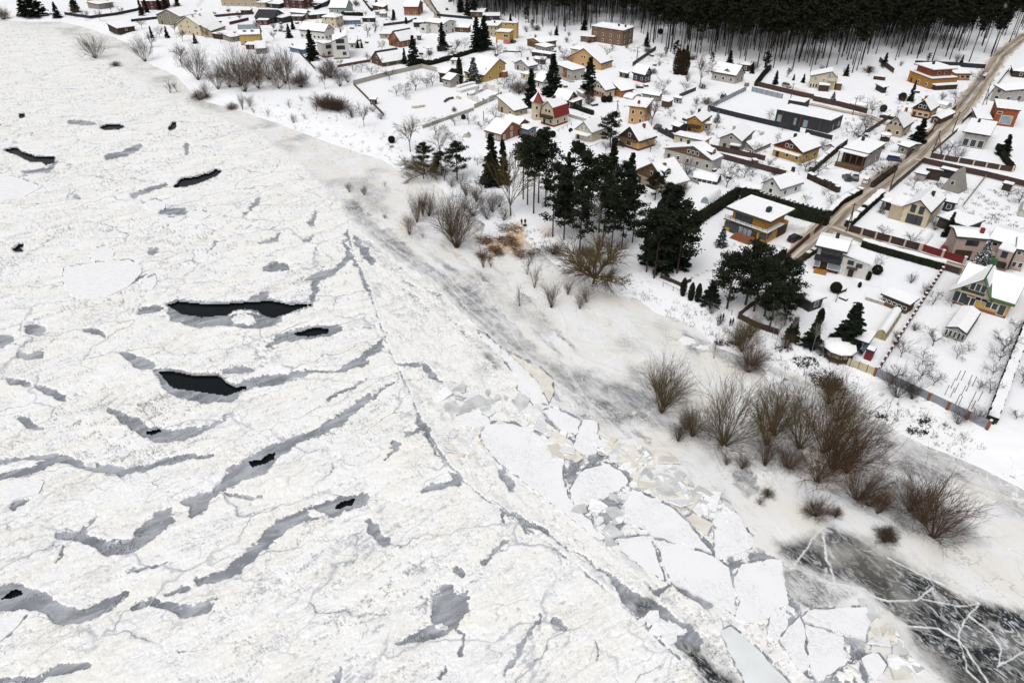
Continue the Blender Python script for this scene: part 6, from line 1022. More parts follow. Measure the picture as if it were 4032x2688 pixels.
def pine_meshes(seed, n=1800, m='pine_needles', bare=.45, wid=.17, size=.017, tsides=6, broad=1.0, trunk=.011, bark='pine_bark'):
    rs = np.random.RandomState(seed); r = random.Random(seed); segs = []; C = []
    bend = (r.uniform(-.02, .02), r.uniform(-.02, .02)); tx = lambda z: np.array([bend[0] * z * z, bend[1] * z * z, z])
    for i in range(5): segs.append((*(tx(-.02 + i * .196)), *(tx(-.02 + (i + 1) * .196)), trunk * (1 - .15 * i), trunk * (1 - .15 * (i + 1))))
    nb = 34
    for k in range(nb):
        f = k / nb; z = bare + (1 - bare) * (f ** .9) * .98; prof = math.sin(math.pi * min(1, .22 + .80 * f)) ** .6
        an = r.uniform(0, 6.283); L = wid * (.35 + .75 * prof) * r.uniform(.6, 1.15) * (1 if f < .85 else .7); st = tx(z); en = st + np.array([math.cos(an) * L, math.sin(an) * L, L * r.uniform(.0, .35)])
        segs.append((*st, *en, .0035, .0012)); nc_ = r.randint(3, 5)
        for j in range(nc_):
            g = .35 + .65 * (j + r.random()) / nc_; cc = st + (en - st) * g; q = int(n / nb / nc_ * (1.3 if f > .3 else .7)); C.append(cc + rs.normal(0, 1, (q, 3)) * np.array([.026, .026, .014]) * broad)
    for k in range(4 if bare > .3 else 0):
        z = r.uniform(bare * .5, bare); an = r.uniform(0, 6.28); st = tx(z); en = st + np.array([math.cos(an), math.sin(an), -.1]) * .05; segs.append((*st, *en, .0025, .001))
    return segs_mesh('trunk', segs, bark, tsides), quads_mesh('crown', np.concatenate(C), size, rs, m, .35)
def column_mesh(seed, n=900, m='thuja', wid=.16, size=.03, power=.6):
    rs = np.random.RandomState(seed); z = rs.uniform(.0, 1, n); a = rs.uniform(0, 6.283, n); R = wid * np.clip(np.sin(np.pi * (.12 + .86 * z)), 0, 1) ** power * rs.uniform(.35, 1.08, n)
    core = quads_mesh('crown', np.stack([np.cos(a) * R, np.sin(a) * R, z * .98 + .01], 1), size, rs, m, 0)
    return segs_mesh('trunk', [(0, 0, -.03, 0, 0, .9, .03, .01)], 'bark', 5), core
def ball_mesh(seed, n=900, m='thuja', size=.05):
    rs = np.random.RandomState(seed); v = rs.normal(size=(n, 3)); v /= np.linalg.norm(v, axis=1, keepdims=True); v *= rs.uniform(.35, .5, (n, 1)); v[:, 2] += .5
    return segs_mesh('trunk', [(0, 0, -.05, 0, 0, .6, .05, .03)], 'bark', 5), quads_mesh('crown', v, size, rs, m, 0)
PROTO = dict(
    spruce=[spruce_meshes(s, 5200, 'needles', w, .021) for s, w in ((1, .19), (2, .23), (3, .16))], blue=[spruce_meshes(s, 3600, 'blue_needles', .26, .022, .12) for s in (4, 5)], snowspruce=[spruce_meshes(s, 2400, 'blue_needles', .34, .024, .3) for s in (6, 7)],
    pine=[pine_meshes(s, 3200, bare=.22, wid=.19, size=.013) for s in (11, 12, 13)], tallpine=[pine_meshes(s, 2600, bare=.5, wid=.14, size=.012) for s in (14, 15, 16)], slimpine=[spruce_meshes(s, 4200, 'pine_needles', .13, .018, 0, .18) for s in (91, 92)], roundpine=[pine_meshes(s, 5200, bare=.22, wid=.33, size=.014, broad=1.45, trunk=.02) for s in (17, 18, 19)],
    thuja=[column_mesh(s, 2400, 'thuja', .16, .026) for s in (21, 22)], thuja_brown=[column_mesh(s, 3800, 'thuja_brown', .22, .02) for s in (23, 24)], ball=[ball_mesh(s, 2600, size=.045) for s in (25,)],
    fruit=[tree_meshes(s, 'twig_grey', .24, (8, 6, 3), .75, 6, .01, .8, .0022, .024) for s in (31, 32, 33, 34)], tree=[tree_meshes(s, 'twig_brown', .30, (9, 7, 4), .6, 7, 0, .5, .0019, .02) for s in (35, 36, 37)],
    willow=[tree_meshes(s, 'twig_olive', .16, (15, 13, 6), .6, 12, .012, .95, .0017, .028) for s in (38, 39)], olive=[tree_meshes(s, 'twig_olive', .22, (10, 8, 4), .5, 7, 0, .38, .0019, .02) for s in (40,)], birch=[tree_meshes(s, 'birch_bark', .5, (7, 5, 3), .55, 7, .01, .35, .0013, .011) for s in (41, 42)])
SHRUB = dict(brown=[bush_mesh(s, 46, .62) for s in (51, 52, 53)], wide=[bush_mesh(s, 60, .95, (7, 5)) for s in (54, 55)], red=[bush_mesh(s, 34, .5, (6, 4), 'twig_red') for s in (56, 57)], redwide=[bush_mesh(s, 50, .95, (7, 5), 'twig_red') for s in (58, 59)], olive=[bush_mesh(s, 40, .75, (7, 5), 'twig_olive') for s in (60, 61)], olive2=[bush_mesh(s, 32, .72, (7, 5), 'twig_olive', .012, .05) for s in (68, 69, 70)], redwide2=[bush_mesh(s, 36, .9, (7, 5), 'twig_red', .012, .05) for s in (71, 72)], airy=[bush_mesh(s, 36, .85, (7, 5), 'twig_brown', .017) for s in (75, 76, 77)], sparse=[bush_mesh(s, 14, .5, (5, 3), 'twig_red', .03, .06) for s in (62, 63)], dense=[bush_mesh(s, 90, 1.1, (6, 4), 'twig_brown', .03) for s in (64, 65)], grey=[bush_mesh(s, 40, .8, (6, 4), 'twig_grey') for s in (66, 67)])
RT = random.Random(77)
def tree(kind, px, py, hgt, label, group, wide=1.0, cr='n', name=None, cat='tree', v=None):
    p = G(px, py, cr); ms = PROTO[kind]; tk, cw = ms[RT.randrange(len(ms)) if v is None else v % len(ms)]
    nm = name or dict(spruce='spruce_tree', blue='blue_spruce', snowspruce='snowy_spruce', pine='pine_tree', tallpine='pine_tree', slimpine='pine_tree', roundpine='pine_tree', thuja='thuja', thuja_brown='thuja', ball='clipped_shrub', fruit='fruit_tree', tree='bare_tree', willow='willow_tree', olive='bare_tree', birch='birch_tree')[kind]
    o = empty(nm, (p.x, p.y, p.z - .05), label, cat, group); o.rotation_euler = (0, 0, RT.uniform(0, 6.28)); wd = wide * (1.3 if kind in ('spruce',) else 1.0); o.scale = (hgt * wd, hgt * wd, hgt)
    link('trunk', tk, o); link('crown', cw, o); return o
def shrub(kind, px, py, hgt, label, group, wide=1.0, cr='n', name='bare_shrub'):
    p = G(px, py, cr); o = link(name, RT.choice(SHRUB[kind]), None, (p.x, p.y, p.z - .05)); o.scale = (hgt * wide, hgt * wide, hgt); o.rotation_euler = (0, 0, RT.uniform(0, 6.28)); return tag(o, label, 'shrub', group)
# --- conifers
g = 'pines of the riverside grove'
for x, y, hh in ((2176, 932, 19), (2220, 945, 18), (2282, 990, 18), (2312, 905, 20), (2357, 917, 20), (2372, 972, 17), (2405, 1006, 17), (2448, 972, 16), (2490, 955, 15), (2252, 872, 21), (2395, 865, 21), (2440, 905, 18)): tree(('pine', 'tallpine', 'pine', 'slimpine')[int(x) % 4], x, y, hh, 'tall dark pine in the riverside grove beside the spreading willow', g)
for x, y, hh in ((2101, 841, 20), (2077, 807, 19), (2060, 785, 18), (2148, 815, 21), (2120, 800, 19)): tree('tallpine', x, y, hh, 'bare-trunked pine uphill of the two standing people', 'bare-trunked grove pines')
g = 'dark conifers by the ochre house hedge'
for x, y, hh, k in ((2575, 1095, 17, 'pine'), (2625, 1050, 19, 'spruce'), (2665, 1075, 17, 'pine'), (2600, 1020, 18, 'spruce'), (2545, 1070, 15, 'pine')): tree(k, x, y, hh, 'massive dark conifer left of the ochre house lawn', g, 1.25)
g = 'pines beside the black outbuilding'
for x, y, hh in ((2862, 1214, 13), (2935, 1200, 14.5), (3009, 1245, 12), (3062, 1222, 12), (2968, 1225, 12.5), (3088, 1282, 9), (3030, 1287, 10)): tree('roundpine', x, y, hh, 'round-crowned dark pine beside the black outbuilding', g, .95)
for x, y in ((2687, 1163), (2718, 1182), (2745, 1186)): tree('thuja', x, y, 4.3, 'columnar thuja in the row of three by mesh fence', 'three columnar thujas', .95, cat='conifer')
tree('spruce', 2795, 1193, 5.2, 'small broad spruce next to the three thujas', None, 1.5); tree('blue', 2838, 969, 5.2, 'small frosty spruce on the ochre house lawn', None, 1.25)
tree('spruce', 2480, 738, 10, 'dense spruce left of the steep metal roofed house', None, 1.2); tree('roundpine', 2579, 787, 8, 'bushy round pine before the steep metal roofed house', None, 1.15); tree('roundpine', 2402, 580, 11.5, 'broad pine standing before the glazed gable house', None, 1.0)
tree('spruce', 2482, 795, 6, 'small spruce below the dense spruce', None, 1.2); tree('spruce', 2230, 855, 17, 'narrow brownish spruce at the grove edge', None, .55)
tree('spruce', 1935, 727, 14.5, 'tall spruce by the film tunnel with blue front', None, 1.05); tree('spruce', 1980, 722, 12.5, 'slender spruce behind the olive tree', None, .9)
tree('roundpine', 1801, 709, 11.5, 'dark full pine on the snowy shore knoll', None, .9); tree('roundpine', 1672, 682, 9.5, 'dark tangled pine at the end of the shore knoll', None, .9); tree('roundpine', 1740, 690, 7.5, 'low dark pine in the middle of the shore knoll', None, 1.2)
for x, y, hh, w, lb in ((1631, 258, 13, .95, 'spruce at the end of the curved hedge'), (1743, 200, 13, 1.0, 'dark spruce before the white balcony house'), (1879, 204, 16, 1.1, 'dark twin spruce nearer the white balcony house'), (1908, 198, 16, 1.1, 'dark twin spruce nearer the ochre wing'), (2090, 422, 14, .95, 'spruce behind the tower house'), (2175, 374, 15.5, 1.0, 'tallest spruce between the village cottages'), (2318, 371, 14, 1.05, 'full spruce between brick panel house and cream cottage'), (1232, 238, 13.5, 1.1, 'large spruce beside the slanted-roof white house'), (1594, 252, 7, .9, 'shorter dark spruce left of the hedge-end spruce'), (3330, 1359, 9, 1.5, 'large spruce between gazebo and blue shed'), (3610, 563, 8, 1.5, 'broad dark spruce on the road beside tan cottage'), (3948, 610, 6.5, 1.4, 'dark spruce before the grey glass house'), (3724, 932, 6.5, .8, 'thin spruce beside the grey parked car'), (3583, 399, 8, .55, 'narrow dark conifer with split foot by the log house'), (3051, 332, 5.5, 1.25, 'dense small spruce beside the silver car'), (3161, 326, 3.6, 1.3, 'tiny spruce left of the cream house'), (3124, 317, 2.6, 1.3, 'smallest dark fir in the cream house yard'), (3115, 1337, 5, 1.3, 'young dark pine at the bank fence'), (3191, 1356, 5.5, 1.3, 'young pine next to the gazebo bank'), (145, 72, 17, 1.5, 'huge dark spruce at the far river bend'), (100, 66, 13, 1.4, 'dark spruce left of the huge far spruce'), (230, 76, 9, 1.1, 'pointed dark conifer at the far river bend'), (300, 50, 14, .9, 'dark tree trunk conifer near the far yellow house'), (560, 62, 10, .8, 'dark conifer by the olive house')):
    tree('spruce', x, y, hh, lb, None, w)
tree('blue', 1865, 328, 10.5, 'wide bluish spruce beside the tall yellow house', None, 1.35); tree('blue', 3276, 405, 4.2, 'snow-dusted blue spruce by the cream house porch', None, 1.4)
for x, y, hh, lb in ((3850, 1063, 7, 'snow-laden spruce behind the green-roofed house'), (2786, 463, 3.6, 'snow-laden young spruce by the black fence'), (2822, 482, 4, 'snow-laden young spruce next to the golden house'), (3470, 838, 3.2, 'clipped snowy spruce beside the beige gabled house')): tree('snowspruce', x, y, hh, lb, None, 1.1)
tree('thuja', 1811, 335, 11, 'very tall thuja beside the small grey cottage', None, .75, cat='conifer'); tree('thuja', 3222, 1277, 3.8, 'dark upright thuja behind the bank pines', None, 1.2, cat='conifer')
for x, y in ((2664, 293), (2693, 296), (2680, 290)): tree('thuja_brown', x, y, 10.5, 'big rust-brown thuja in the forest-side garden', 'rust-brown thujas', .9, cat='conifer')
for x, y, hh, lb in ((2378, 403, 2.6, 'clipped dark thuja ball before the cream cottage'), (2399, 402, 2.6, 'clipped dark thuja ball before the cream cottage'), (1825, 470, 1.8, 'clipped ball shrub in the walled garden'), (2247, 521, 1.5, 'clipped shrub along the mesh fence'), (3450, 1078, 2.2, 'round bare clipped shrub beside white house'), (1543, 563, 2.4, 'dark round juniper on the shore slope'), (3287, 1150, 2.4, 'brown clipped shrub at the curved path'), (2600, 135, 3, 'dark bush beside the brick apartment house'), (3475, 440, 2.6, 'dark egg-shaped shrub by the meadow tree'), (3550, 395, 3, 'dark rounded shrub below the log house'), (2130, 545, 3.2, 'dark small conifer by the wire fence'), (2154, 545, 2.2, 'dark cone shrub by the wire fence'), (2176, 540, 2.2, 'dark short cone shrub by the wire fence')): tree('ball', x, y, hh, lb, 'clipped thuja balls' if 'thuja ball' in lb else None, 1.0, cat='shrub')
for x, y, hh in ((2240, 585, 0), (2295, 612, 4), (1600, 96, 4), (1552, 70, 4.5), (1484, 30, 5)):
    if hh: tree('thuja', x, y, hh, 'small dark conifer standing in a village garden', 'small garden conifers', 1.2, cat='conifer')
# --- the forest: 300 pines at its edge, the mass behind
FOREST = [(1770, -60), (1790, 40), (1830, 66), (1905, 70), (1975, 80), (2042, 102), (2178, 128), (2246, 132), (2327, 114), (2497, 146), (2590, 192), (2725, 238), (2830, 240), (2885, 250), (3045, 280), (3140, 288), (3262, 276), (3385, 298), (3433, 286), (3488, 236), (3524, 254), (3595, 240), (3734, 247), (3833, 255), (3896, 240), (3945, 204), (4000, 150), (4080, 70), (4200, -20), (4500, -250), (1500, -250), (1650, -60)]
FPROTO = [pine_meshes(s, 700, 'forest_needles', .60, .13, .021, 4, bark='forest_bark') for s in (81, 82, 83, 84)]
wpoly = [tuple(map(float, unproj(*p, PLATEAU))) for p in FOREST]
rf = np.random.RandomState(5); xs = [p[0] for p in wpoly]; ys = [p[1] for p in wpoly]
step = 4.2; gx, gy = np.meshgrid(np.arange(min(xs), max(xs), step), np.arange(min(ys), 640, step)); gx = gx.ravel() + rf.uniform(-1.9, 1.9, gx.size); gy = gy.ravel() + rf.uniform(-1.9, 1.9, gy.size)
ins = poly_in(gx, gy, wpoly); gx, gy = gx[ins], gy[ins]
dedge = np.full(gx.shape, 1e9)
for i in range(4, 27):
    ax, ay = wpoly[i]; bx, by = wpoly[i + 1]; dx, dy = bx - ax, by - ay; tt = np.clip(((gx - ax) * dx + (gy - ay) * dy) / (dx * dx + dy * dy), 0, 1); dedge = np.minimum(dedge, np.hypot(gx - ax - tt * dx, gy - ay - tt * dy))
# thin stand near the edge, dense behind
kp = rf.random(len(gx)) < np.clip(.20 + dedge / 110, .20, .75); gx, gy, dedge = gx[kp], gy[kp], dedge[kp]
infr = (np.abs(gx) / np.maximum(gy, 1) < .80); gx, gy, dedge = gx[infr], gy[infr], dedge[infr]
od = np.argsort(np.hypot(gx, gy) * .15 + dedge); hgt = rf.uniform(19, 27, len(gx))
for i in od[:300]:
    tk, cw = FPROTO[rf.randint(4)]; o = empty('forest_pine', (gx[i], gy[i], PLATEAU), 'tall thin pine with bare trunk along the forest edge', 'tree', 'pines along the forest edge'); o.scale = (hgt[i], hgt[i], hgt[i]); o.rotation_euler = (0, 0, rf.uniform(0, 6.28)); link('trunk', tk, o); link('crown', cw, o)
rest = od[300:]
def tri_arrays(me):
    v = np.zeros(len(me.vertices) * 3, np.float32); me.vertices.foreach_get('co', v); q = np.zeros(len(me.loops), np.int32); me.loops.foreach_get('vertex_index', q); return v.reshape(-1, 3), q.reshape(-1, 4)
MASS = [pine_meshes(s, 170, 'forest_needles', .58, .14, .05, 3, bark='forest_bark') for s in (85, 86, 87)]
MA = [(tri_arrays(a), tri_arrays(b)) for a, b in MASS]; VV, QQ, MI, off = [], [], [], 0
for i in rest:
    (v1, q1_), (v2, q2_) = MA[rf.randint(3)]; v = np.concatenate([v1, v2]); q = np.concatenate([q1_, q2_ + len(v1)]); a = rf.uniform(0, 6.28); s_, c_ = math.sin(a), math.cos(a); w = v.copy(); w[:, 0] = v[:, 0] * c_ - v[:, 1] * s_; w[:, 1] = v[:, 0] * s_ + v[:, 1] * c_; w = w * hgt[i] + np.array([gx[i], gy[i], PLATEAU], np.float32)
    VV.append(w); QQ.append(q + off); off += len(w); MI.append(np.concatenate([np.zeros(len(q1_), np.int32), np.ones(len(q2_), np.int32)]))
me = arrmesh('pine_forest', np.concatenate(VV), np.concatenate(QQ), ['forest_bark', 'forest_needles']); me.polygons.foreach_set('material_index', np.concatenate(MI))
tag(link('pine_forest', me), 'dense dark pine forest behind the village', 'forest', kind='stuff')
for i, (x, y, hh) in enumerate(((2010, 105, 7), (2095, 122, 6), (2190, 140, 5), (2420, 140, 6), (2545, 185, 7), (2620, 225, 5), (2700, 250, 8), (2800, 258, 6), (2960, 290, 5), (3100, 305, 4), (3330, 300, 5), (3420, 300, 4), (3480, 262, 6), (3650, 252, 5), (3780, 262, 5), (2070, 90, 9), (2300, 120, 9), (2660, 235, 9), (2870, 262, 7), (3010, 285, 9))): tree(('spruce', 'pine')[i % 2], x, y, hh, 'young conifer standing in snow before the forest trunks', 'young conifers before the forest', 1.1)
for i in range(26): shrub(('grey', 'brown', 'dense')[i % 3], 1960 + i * 72 + RT.uniform(-25, 25), 100 + min(1, i / 14) * 190 - max(0, i - 19) * 6 + RT.uniform(-14, 10), RT.uniform(1.5, 3.5), 'leafless undergrowth bush at the forest foot', 'undergrowth at the forest foot', 1.0)
# --- bare shrubs on the shore ice and bank: (kind, x, y, height, width)
for lb, gr, rows_ in (
    ('large bare willow clump standing in the ice off the far bank', 'far bank willow clumps', [('airy', 376, 231, 9, 1.0), ('airy', 572, 243, 9, .8), ('airy', 782, 316, 11, .85), ('airy', 948, 338, 13, .7), ('airy', 905, 345, 9, .7), ('airy', 965, 362, 11, .8), ('airy', 1060, 314, 10, .8), ('airy', 1010, 315, 10, .8), ('olive2', 1020, 350, 8, .9), ('airy', 860, 352, 8, .8), ('airy', 1125, 330, 11, .7), ('airy', 1100, 350, 7, .9)]),
    ('low dense thicket on the snowy far bank', 'low thickets of the far bank', [('dense', 459, 263, 2.2, 1.3), ('dense', 787, 393, 3.2, 1.5), ('dense', 1186, 345, 6, .9), ('dense', 1274, 424, 4, 1.5), ('dense', 1310, 432, 4, 1.5), ('dense', 1335, 436, 3.5, 1.5), ('grey', 1386, 463, 3.4, 1.3), ('dense', 1301, 308, 7, .8), ('grey', 1339, 341, 7, .8), ('grey', 1370, 325, 4.5, 1.0), ('dense', 15, 78, 6, .8), ('dense', 2046, 368, 4.5, 1.1), ('dense', 2317, 412, 4.2, .6), ('dense', 915, 430, 2, 1.4), ('grey', 1500, 470, 2.4, 1.2), ('grey', 1470, 440, 2.2, 1.2)]),
    ('small reddish shrub on the far shore ice', 'small far shore shrubs', [('sparse', 672, 367, 4.5, .9), ('sparse', 697, 362, 4, .9), ('red', 820, 384, 5.5, .8), ('red', 956, 433, 5, .5), ('grey', 985, 420, 4, .8), ('sparse', 1055, 460, 2.5, 1), ('sparse', 1140, 425, 2.5, 1), ('sparse', 1245, 440, 2.5, 1), ('red', 1155, 485, 2.6, 1), ('sparse', 1200, 470, 2, 1), ('sparse', 1190, 400, 2, 1), ('sparse', 1000, 445, 2, 1.2), ('red', 1377, 757, 2.3, .9), ('brown', 1434, 768, 2.3, .8), ('sparse', 1515, 735, 1.4, 1), ('grey', 1516, 860, 1.2, 1), ('sparse', 1666, 935, 1.3, 1.3)]),
    ('upright reddish brown shrub on the shore ice below the knoll', 'shore shrubs below the knoll', [('red', 1642, 876, 6.5, .7), ('red', 1612, 925, 4.5, .9), ('brown', 1690, 852, 6, .7), ('red', 1665, 850, 5, .6), ('grey', 1865, 850, 7, .9), ('grey', 1917, 862, 5.5, .6), ('brown', 1940, 835, 4.5, .7), ('grey', 1965, 815, 4, .8), ('brown', 1875, 795, 4, .8), ('grey', 1780, 735, 3, 1), ('brown', 1836, 770, 3, 1), ('grey', 1985, 868, 3.5, .8)]),
    ('big vase-shaped brown shrub on the shore ice', 'vase-shaped shore shrub', [('brown', 1798, 975, 9.5, .95), ('brown', 1778, 930, 9, .7)]),
    ('reddish sapling bush on the smooth shore ice below the brush pile', 'sapling bushes on shore ice', [('red', 1903, 1053, 4.5, .6), ('sparse', 2075, 1081, 4.4, .6), ('sparse', 2104, 1134, 4.6, .7), ('sparse', 2046, 1205, 3.8, .6), ('red', 2171, 1212, 5, .75), ('sparse', 1933, 1056, 1.6, .6), ('red', 2235, 1160, 3, .8), ('red', 2283, 1215, 3.2, .8), ('sparse', 2096, 1037, 2, .8), ('red', 2310, 1190, 3.4, .9)]),
    ('rounded yellow-brown shrub alone on grey shore ice', 'lone rounded shore shrub', [('olive', 2604, 1626, 8.5, .72), ('olive', 2615, 1600, 6.5, .8)]),
    ('large spreading willow shrub in the flooded thicket', 'flooded willow thicket', [('olive', 2849, 1752, 10, .85), ('olive2', 3017, 1749, 9.5, .6), ('olive2', 3050, 1715, 8.5, .7), ('olive2', 3150, 1766, 9.5, .8), ('redwide2', 3277, 1842, 9.5, .85), ('olive2', 3240, 1780, 9.5, .8), ('redwide2', 3216, 1897, 5.5, 1.0), ('brown', 3262, 1590, 5.5, .9), ('redwide2', 3330, 1860, 7, .9), ('brown', 3290, 1660, 6, .9)]),
    ('smaller bare shrub fringing the flooded thicket', 'fringe of the flooded thicket', [('brown', 2726, 1718, 4.5, .9), ('brown', 2670, 1736, 3, 1), ('red', 3012, 1832, 5, .8), ('redwide', 3374, 1966, 5.5, .9), ('red', 3453, 2020, 4.2, .8), ('brown', 2920, 1845, 2.4, 1), ('red', 2860, 1830, 1.8, 1), ('redwide', 3100, 1840, 3, 1.2), ('sparse', 2810, 1411, 4.5, .4), ('redwide', 3420, 1990, 3.2, 1.0), ('brown', 2700, 1690, 3, .9)]),
    ('reddish willow shrub fanning over the ice downstream of the thicket', 'downstream willow shrubs', [('redwide2', 3674, 2113, 6.5, .95), ('redwide2', 3634, 2055, 7, .9), ('redwide2', 3580, 2010, 4.5, .9)]),
    ('dense low tuft of twigs frozen into shore ice', 'frozen twig tufts', [('dense', 3022, 1955, 1.3, .9), ('dense', 3209, 2030, 2.6, .9), ('dense', 3288, 2036, 1.9, .5), ('dense', 3480, 2132, 1.8, .9), ('dense', 3490, 2110, 1.4, 1.2), ('grey', 2990, 1985, 1.2, 1)]),
    ('yellowish shrub at the foot of the bank', 'bank foot shrubs', [('olive', 2920, 1384, 5.5, .8), ('olive', 2905, 1360, 4.5, .9), ('redwide', 2946, 1465, 4, .9), ('redwide', 2960, 1440, 4, .9), ('grey', 2800, 1235, 2.4, 1), ('grey', 2826, 1282, 2.6, .6), ('brown', 3090, 1370, 3, 1), ('olive', 2950, 1330, 5, .7), ('dense', 2310, 1010, 2.2, 1.6), ('dense', 2180, 1000, 2.2, 1.6), ('grey', 3230, 1400, 2.6, 1), ('dense', 3270, 1540, 2.4, 1.2)]),
    ('bare bush in a snowy garden', 'garden bushes', [('grey', 3531, 1563, 4.8, .9), ('grey', 3590, 1570, 3.2, 1), ('grey', 3770, 1667, 2.6, 1), ('grey', 3840, 1655, 2.6, 1), ('grey', 3586, 1114, 2.2, .8), ('grey', 2702, 690, 4.4, 1.1), ('grey', 2690, 775, 3.2, .9), ('brown', 3600, 1302, 1.6, 1), ('brown', 3530, 1330, 1.4, 1), ('brown', 3521, 1360, 1.4, 1), ('grey', 3680, 905, 3, 1), ('brown', 3640, 1160, 2.2, .8), ('dense', 3815, 880, 1.4, 1.3), ('dense', 1788, 440, 1.6, .7), ('grey', 2085, 345, 3, 1), ('grey', 3240, 590, 3, .9), ('grey', 3764, 630, 4.2, .8), ('grey', 3690, 740, 2, 1), ('grey', 3290, 575, 2.6, .8), ('dense', 3938, 1062, 2.4, 1), ('brown', 2740, 410, 2.2, 1), ('grey', 2620, 430, 2.4, .8)])):
    for k, x, y, hh, w in rows_: shrub(k, x, y, hh, lb, gr, w)
# --- bare trees
tree('willow', 2336, 1118, 10.5, 'huge spreading willow with snowy limbs on the bank', None, 1.15)
tree('olive', 2010, 849, 16, 'tall yellowish bare tree above the brush pile', None, .75); tree('tree', 1616, 597, 11.5, 'tall bare tree at the end of the concrete garden wall', None, .8); tree('tree', 2756, 338, 12.5, 'big dark bare tree beside the pale bungalow', None, .85); tree('willow', 1668, 703, 8, 'drooping willow at the edge of the shore knoll', None, 1.0)
tree('tree', 718, 265, 10.5, 'single-trunk bare tree on the far bank', None, .75); tree('tree', 1141, 355, 16, 'tall slender bare tree in the far bank thicket', None, .5); tree('tree', 1281, 352, 7.5, 'small bare tree below the slanted-roof white house', None, .7); tree('tree', 600, 190, 8, 'round bare tree before the olive house', None, .8)
tree('tree', 2565, 494, 9, 'dense bare tree in front of the beige two-storey house', None, 1.0); tree('tree', 1731, 620, 8.5, 'bare tree rising behind the knoll pines', None, .8); tree('tree', 1434, 498, 8, 'bare bush-like tree on the snowy slope', None, .7)
for x, y, hh in ((2103, 797, 17), (2350, 985, 15), (2380, 935, 16)): tree('birch', x, y, hh, 'thin pale birch among the grove pines', 'grove birches', .6)
for x, y, hh in ((3052, 1365, 7), (3110, 1345, 6.5), (3195, 1385, 7), (3040, 1330, 6)): tree('birch', x, y, hh, 'thin leaning pale birch on the village bank', 'bank birches', .6)
for lb, gr, rows_ in (
    ('bare fruit tree in the orchard of the glazed barn', 'glazed barn orchard', [(3674, 1198, 3.2), (3672, 1361, 4.4), (3547, 1407, 3.8), (3631, 1436, 3.3), (3622, 1493, 3.6), (3521, 1495, 3), (3674, 1517, 3.2), (3765, 1349, 2.4), (3767, 1412, 2.8), (3811, 1383, 2), (3947, 1383, 4.8), (3935, 1419, 3.6), (3909, 1474, 2.8), (3997, 1302, 2.8), (3897, 1546, 2.8), (3856, 1531, 2), (3746, 1209, 2), (4023, 1510, 3.2), (4000, 1650, 2)]),
    ('bare fruit tree in the walled meadow above the far shore', 'walled meadow orchard', [(1636, 357, 7), (1599, 368, 5), (1563, 378, 4.5), (1599, 393, 3), (1534, 314, 5), (1702, 338, 5.5), (1422, 287, 4.5), (1390, 283, 4), (1465, 304, 5.5), (1680, 345, 4)]),
    ('bare fruit tree in the concrete-walled garden', 'walled garden orchard', [(1949, 479, 6.5), (1791, 496, 4.2), (1714, 532, 5), (1752, 525, 3), (1750, 711, 5), (1816, 738, 4.4), (1880, 651, 3), (1895, 510, 3.6), (1925, 495, 2.6), (1845, 490, 4)]),
    ('bare tree in the gardens of the upper village', 'upper village garden trees', [(2388, 229, 6.5), (1954, 232, 7), (2052, 225, 5), (2131, 273, 6), (2018, 329, 5), (1984, 345, 5), (2008, 368, 4.4), (1743, 208, 3.5), (1794, 205, 5.5), (1665, 240, 4), (2090, 215, 3.5), (1960, 200, 4), (2220, 235, 6), (1830, 190, 5), (2160, 290, 6), (2230, 260, 5.5), (2260, 100, 3), (1550, 95, 4), (1480, 120, 4), (1720, 110, 4), (1640, 120, 4)]),
    ('bare tree in the gardens of the middle village', 'middle village garden trees', [(2438, 672, 3.4), (2560, 598, 4.8), (2859, 738, 7), (2609, 368, 6), (2698, 364, 4.4), (2281, 605, 3.6), (2675, 777, 3.6), (2972, 602, 3.8), (2900, 420, 0), (2385, 595, 3), (2640, 460, 3), (2820, 505, 3.6), (2840, 395, 3.2), (2812, 420, 2.8), (2740, 430, 2.6), (3030, 470, 3.4), (3080, 515, 3.6), (3015, 740, 3.4), (3060, 560, 3), (2930, 700, 5), (2960, 690, 4)]),
    ('bare tree along the village road', 'roadside garden trees', [(3432, 449, 5.5), (3406, 516, 5.5), (3760, 410, 5.5), (3700, 615, 4.8), (3732, 612, 5.2), (3470, 697, 4.4), (3359, 541, 6), (3408, 516, 5.5), (3170, 671, 4.6), (3173, 800, 2.6), (3273, 804, 3.2), (3246, 770, 2.2), (3472, 930, 3.2), (3587, 969, 3.4), (3449, 1066, 3.6), (3967, 777, 4), (4011, 800, 4), (3600, 731, 2.8), (3540, 410, 2.4), (3385, 400, 2.6), (3848, 320, 5), (3220, 690, 5), (3455, 690, 3.6), (3380, 560, 4)])):
    for x, y, hh in rows_:
        if hh: tree('fruit', x, y, hh, lb, gr, RT.uniform(1.0, 1.35))
for x, y, hh in ((300, 70, 7), (340, 82, 6), (395, 84, 6), (440, 50, 6), (480, 60, 5), (700, 55, 7), (720, 165, 6), (815, 150, 5), (870, 170, 6), (690, 130, 5), (1010, 120, 5), (1080, 160, 5), (1110, 110, 4), (1330, 90, 5), (1400, 30, 5), (1450, 140, 5), (1505, 200, 5), (1340, 130, 5), (1560, 190, 5), (1620, 60, 6), (560, 115, 6), (630, 150, 6), (1190, 100, 5), (1290, 250, 5), (1340, 265, 4), (1450, 250, 5), (1490, 270, 5)): tree('tree', x, y, hh, 'bare tree among the farthest village gardens', 'farthest garden trees', 1.0)
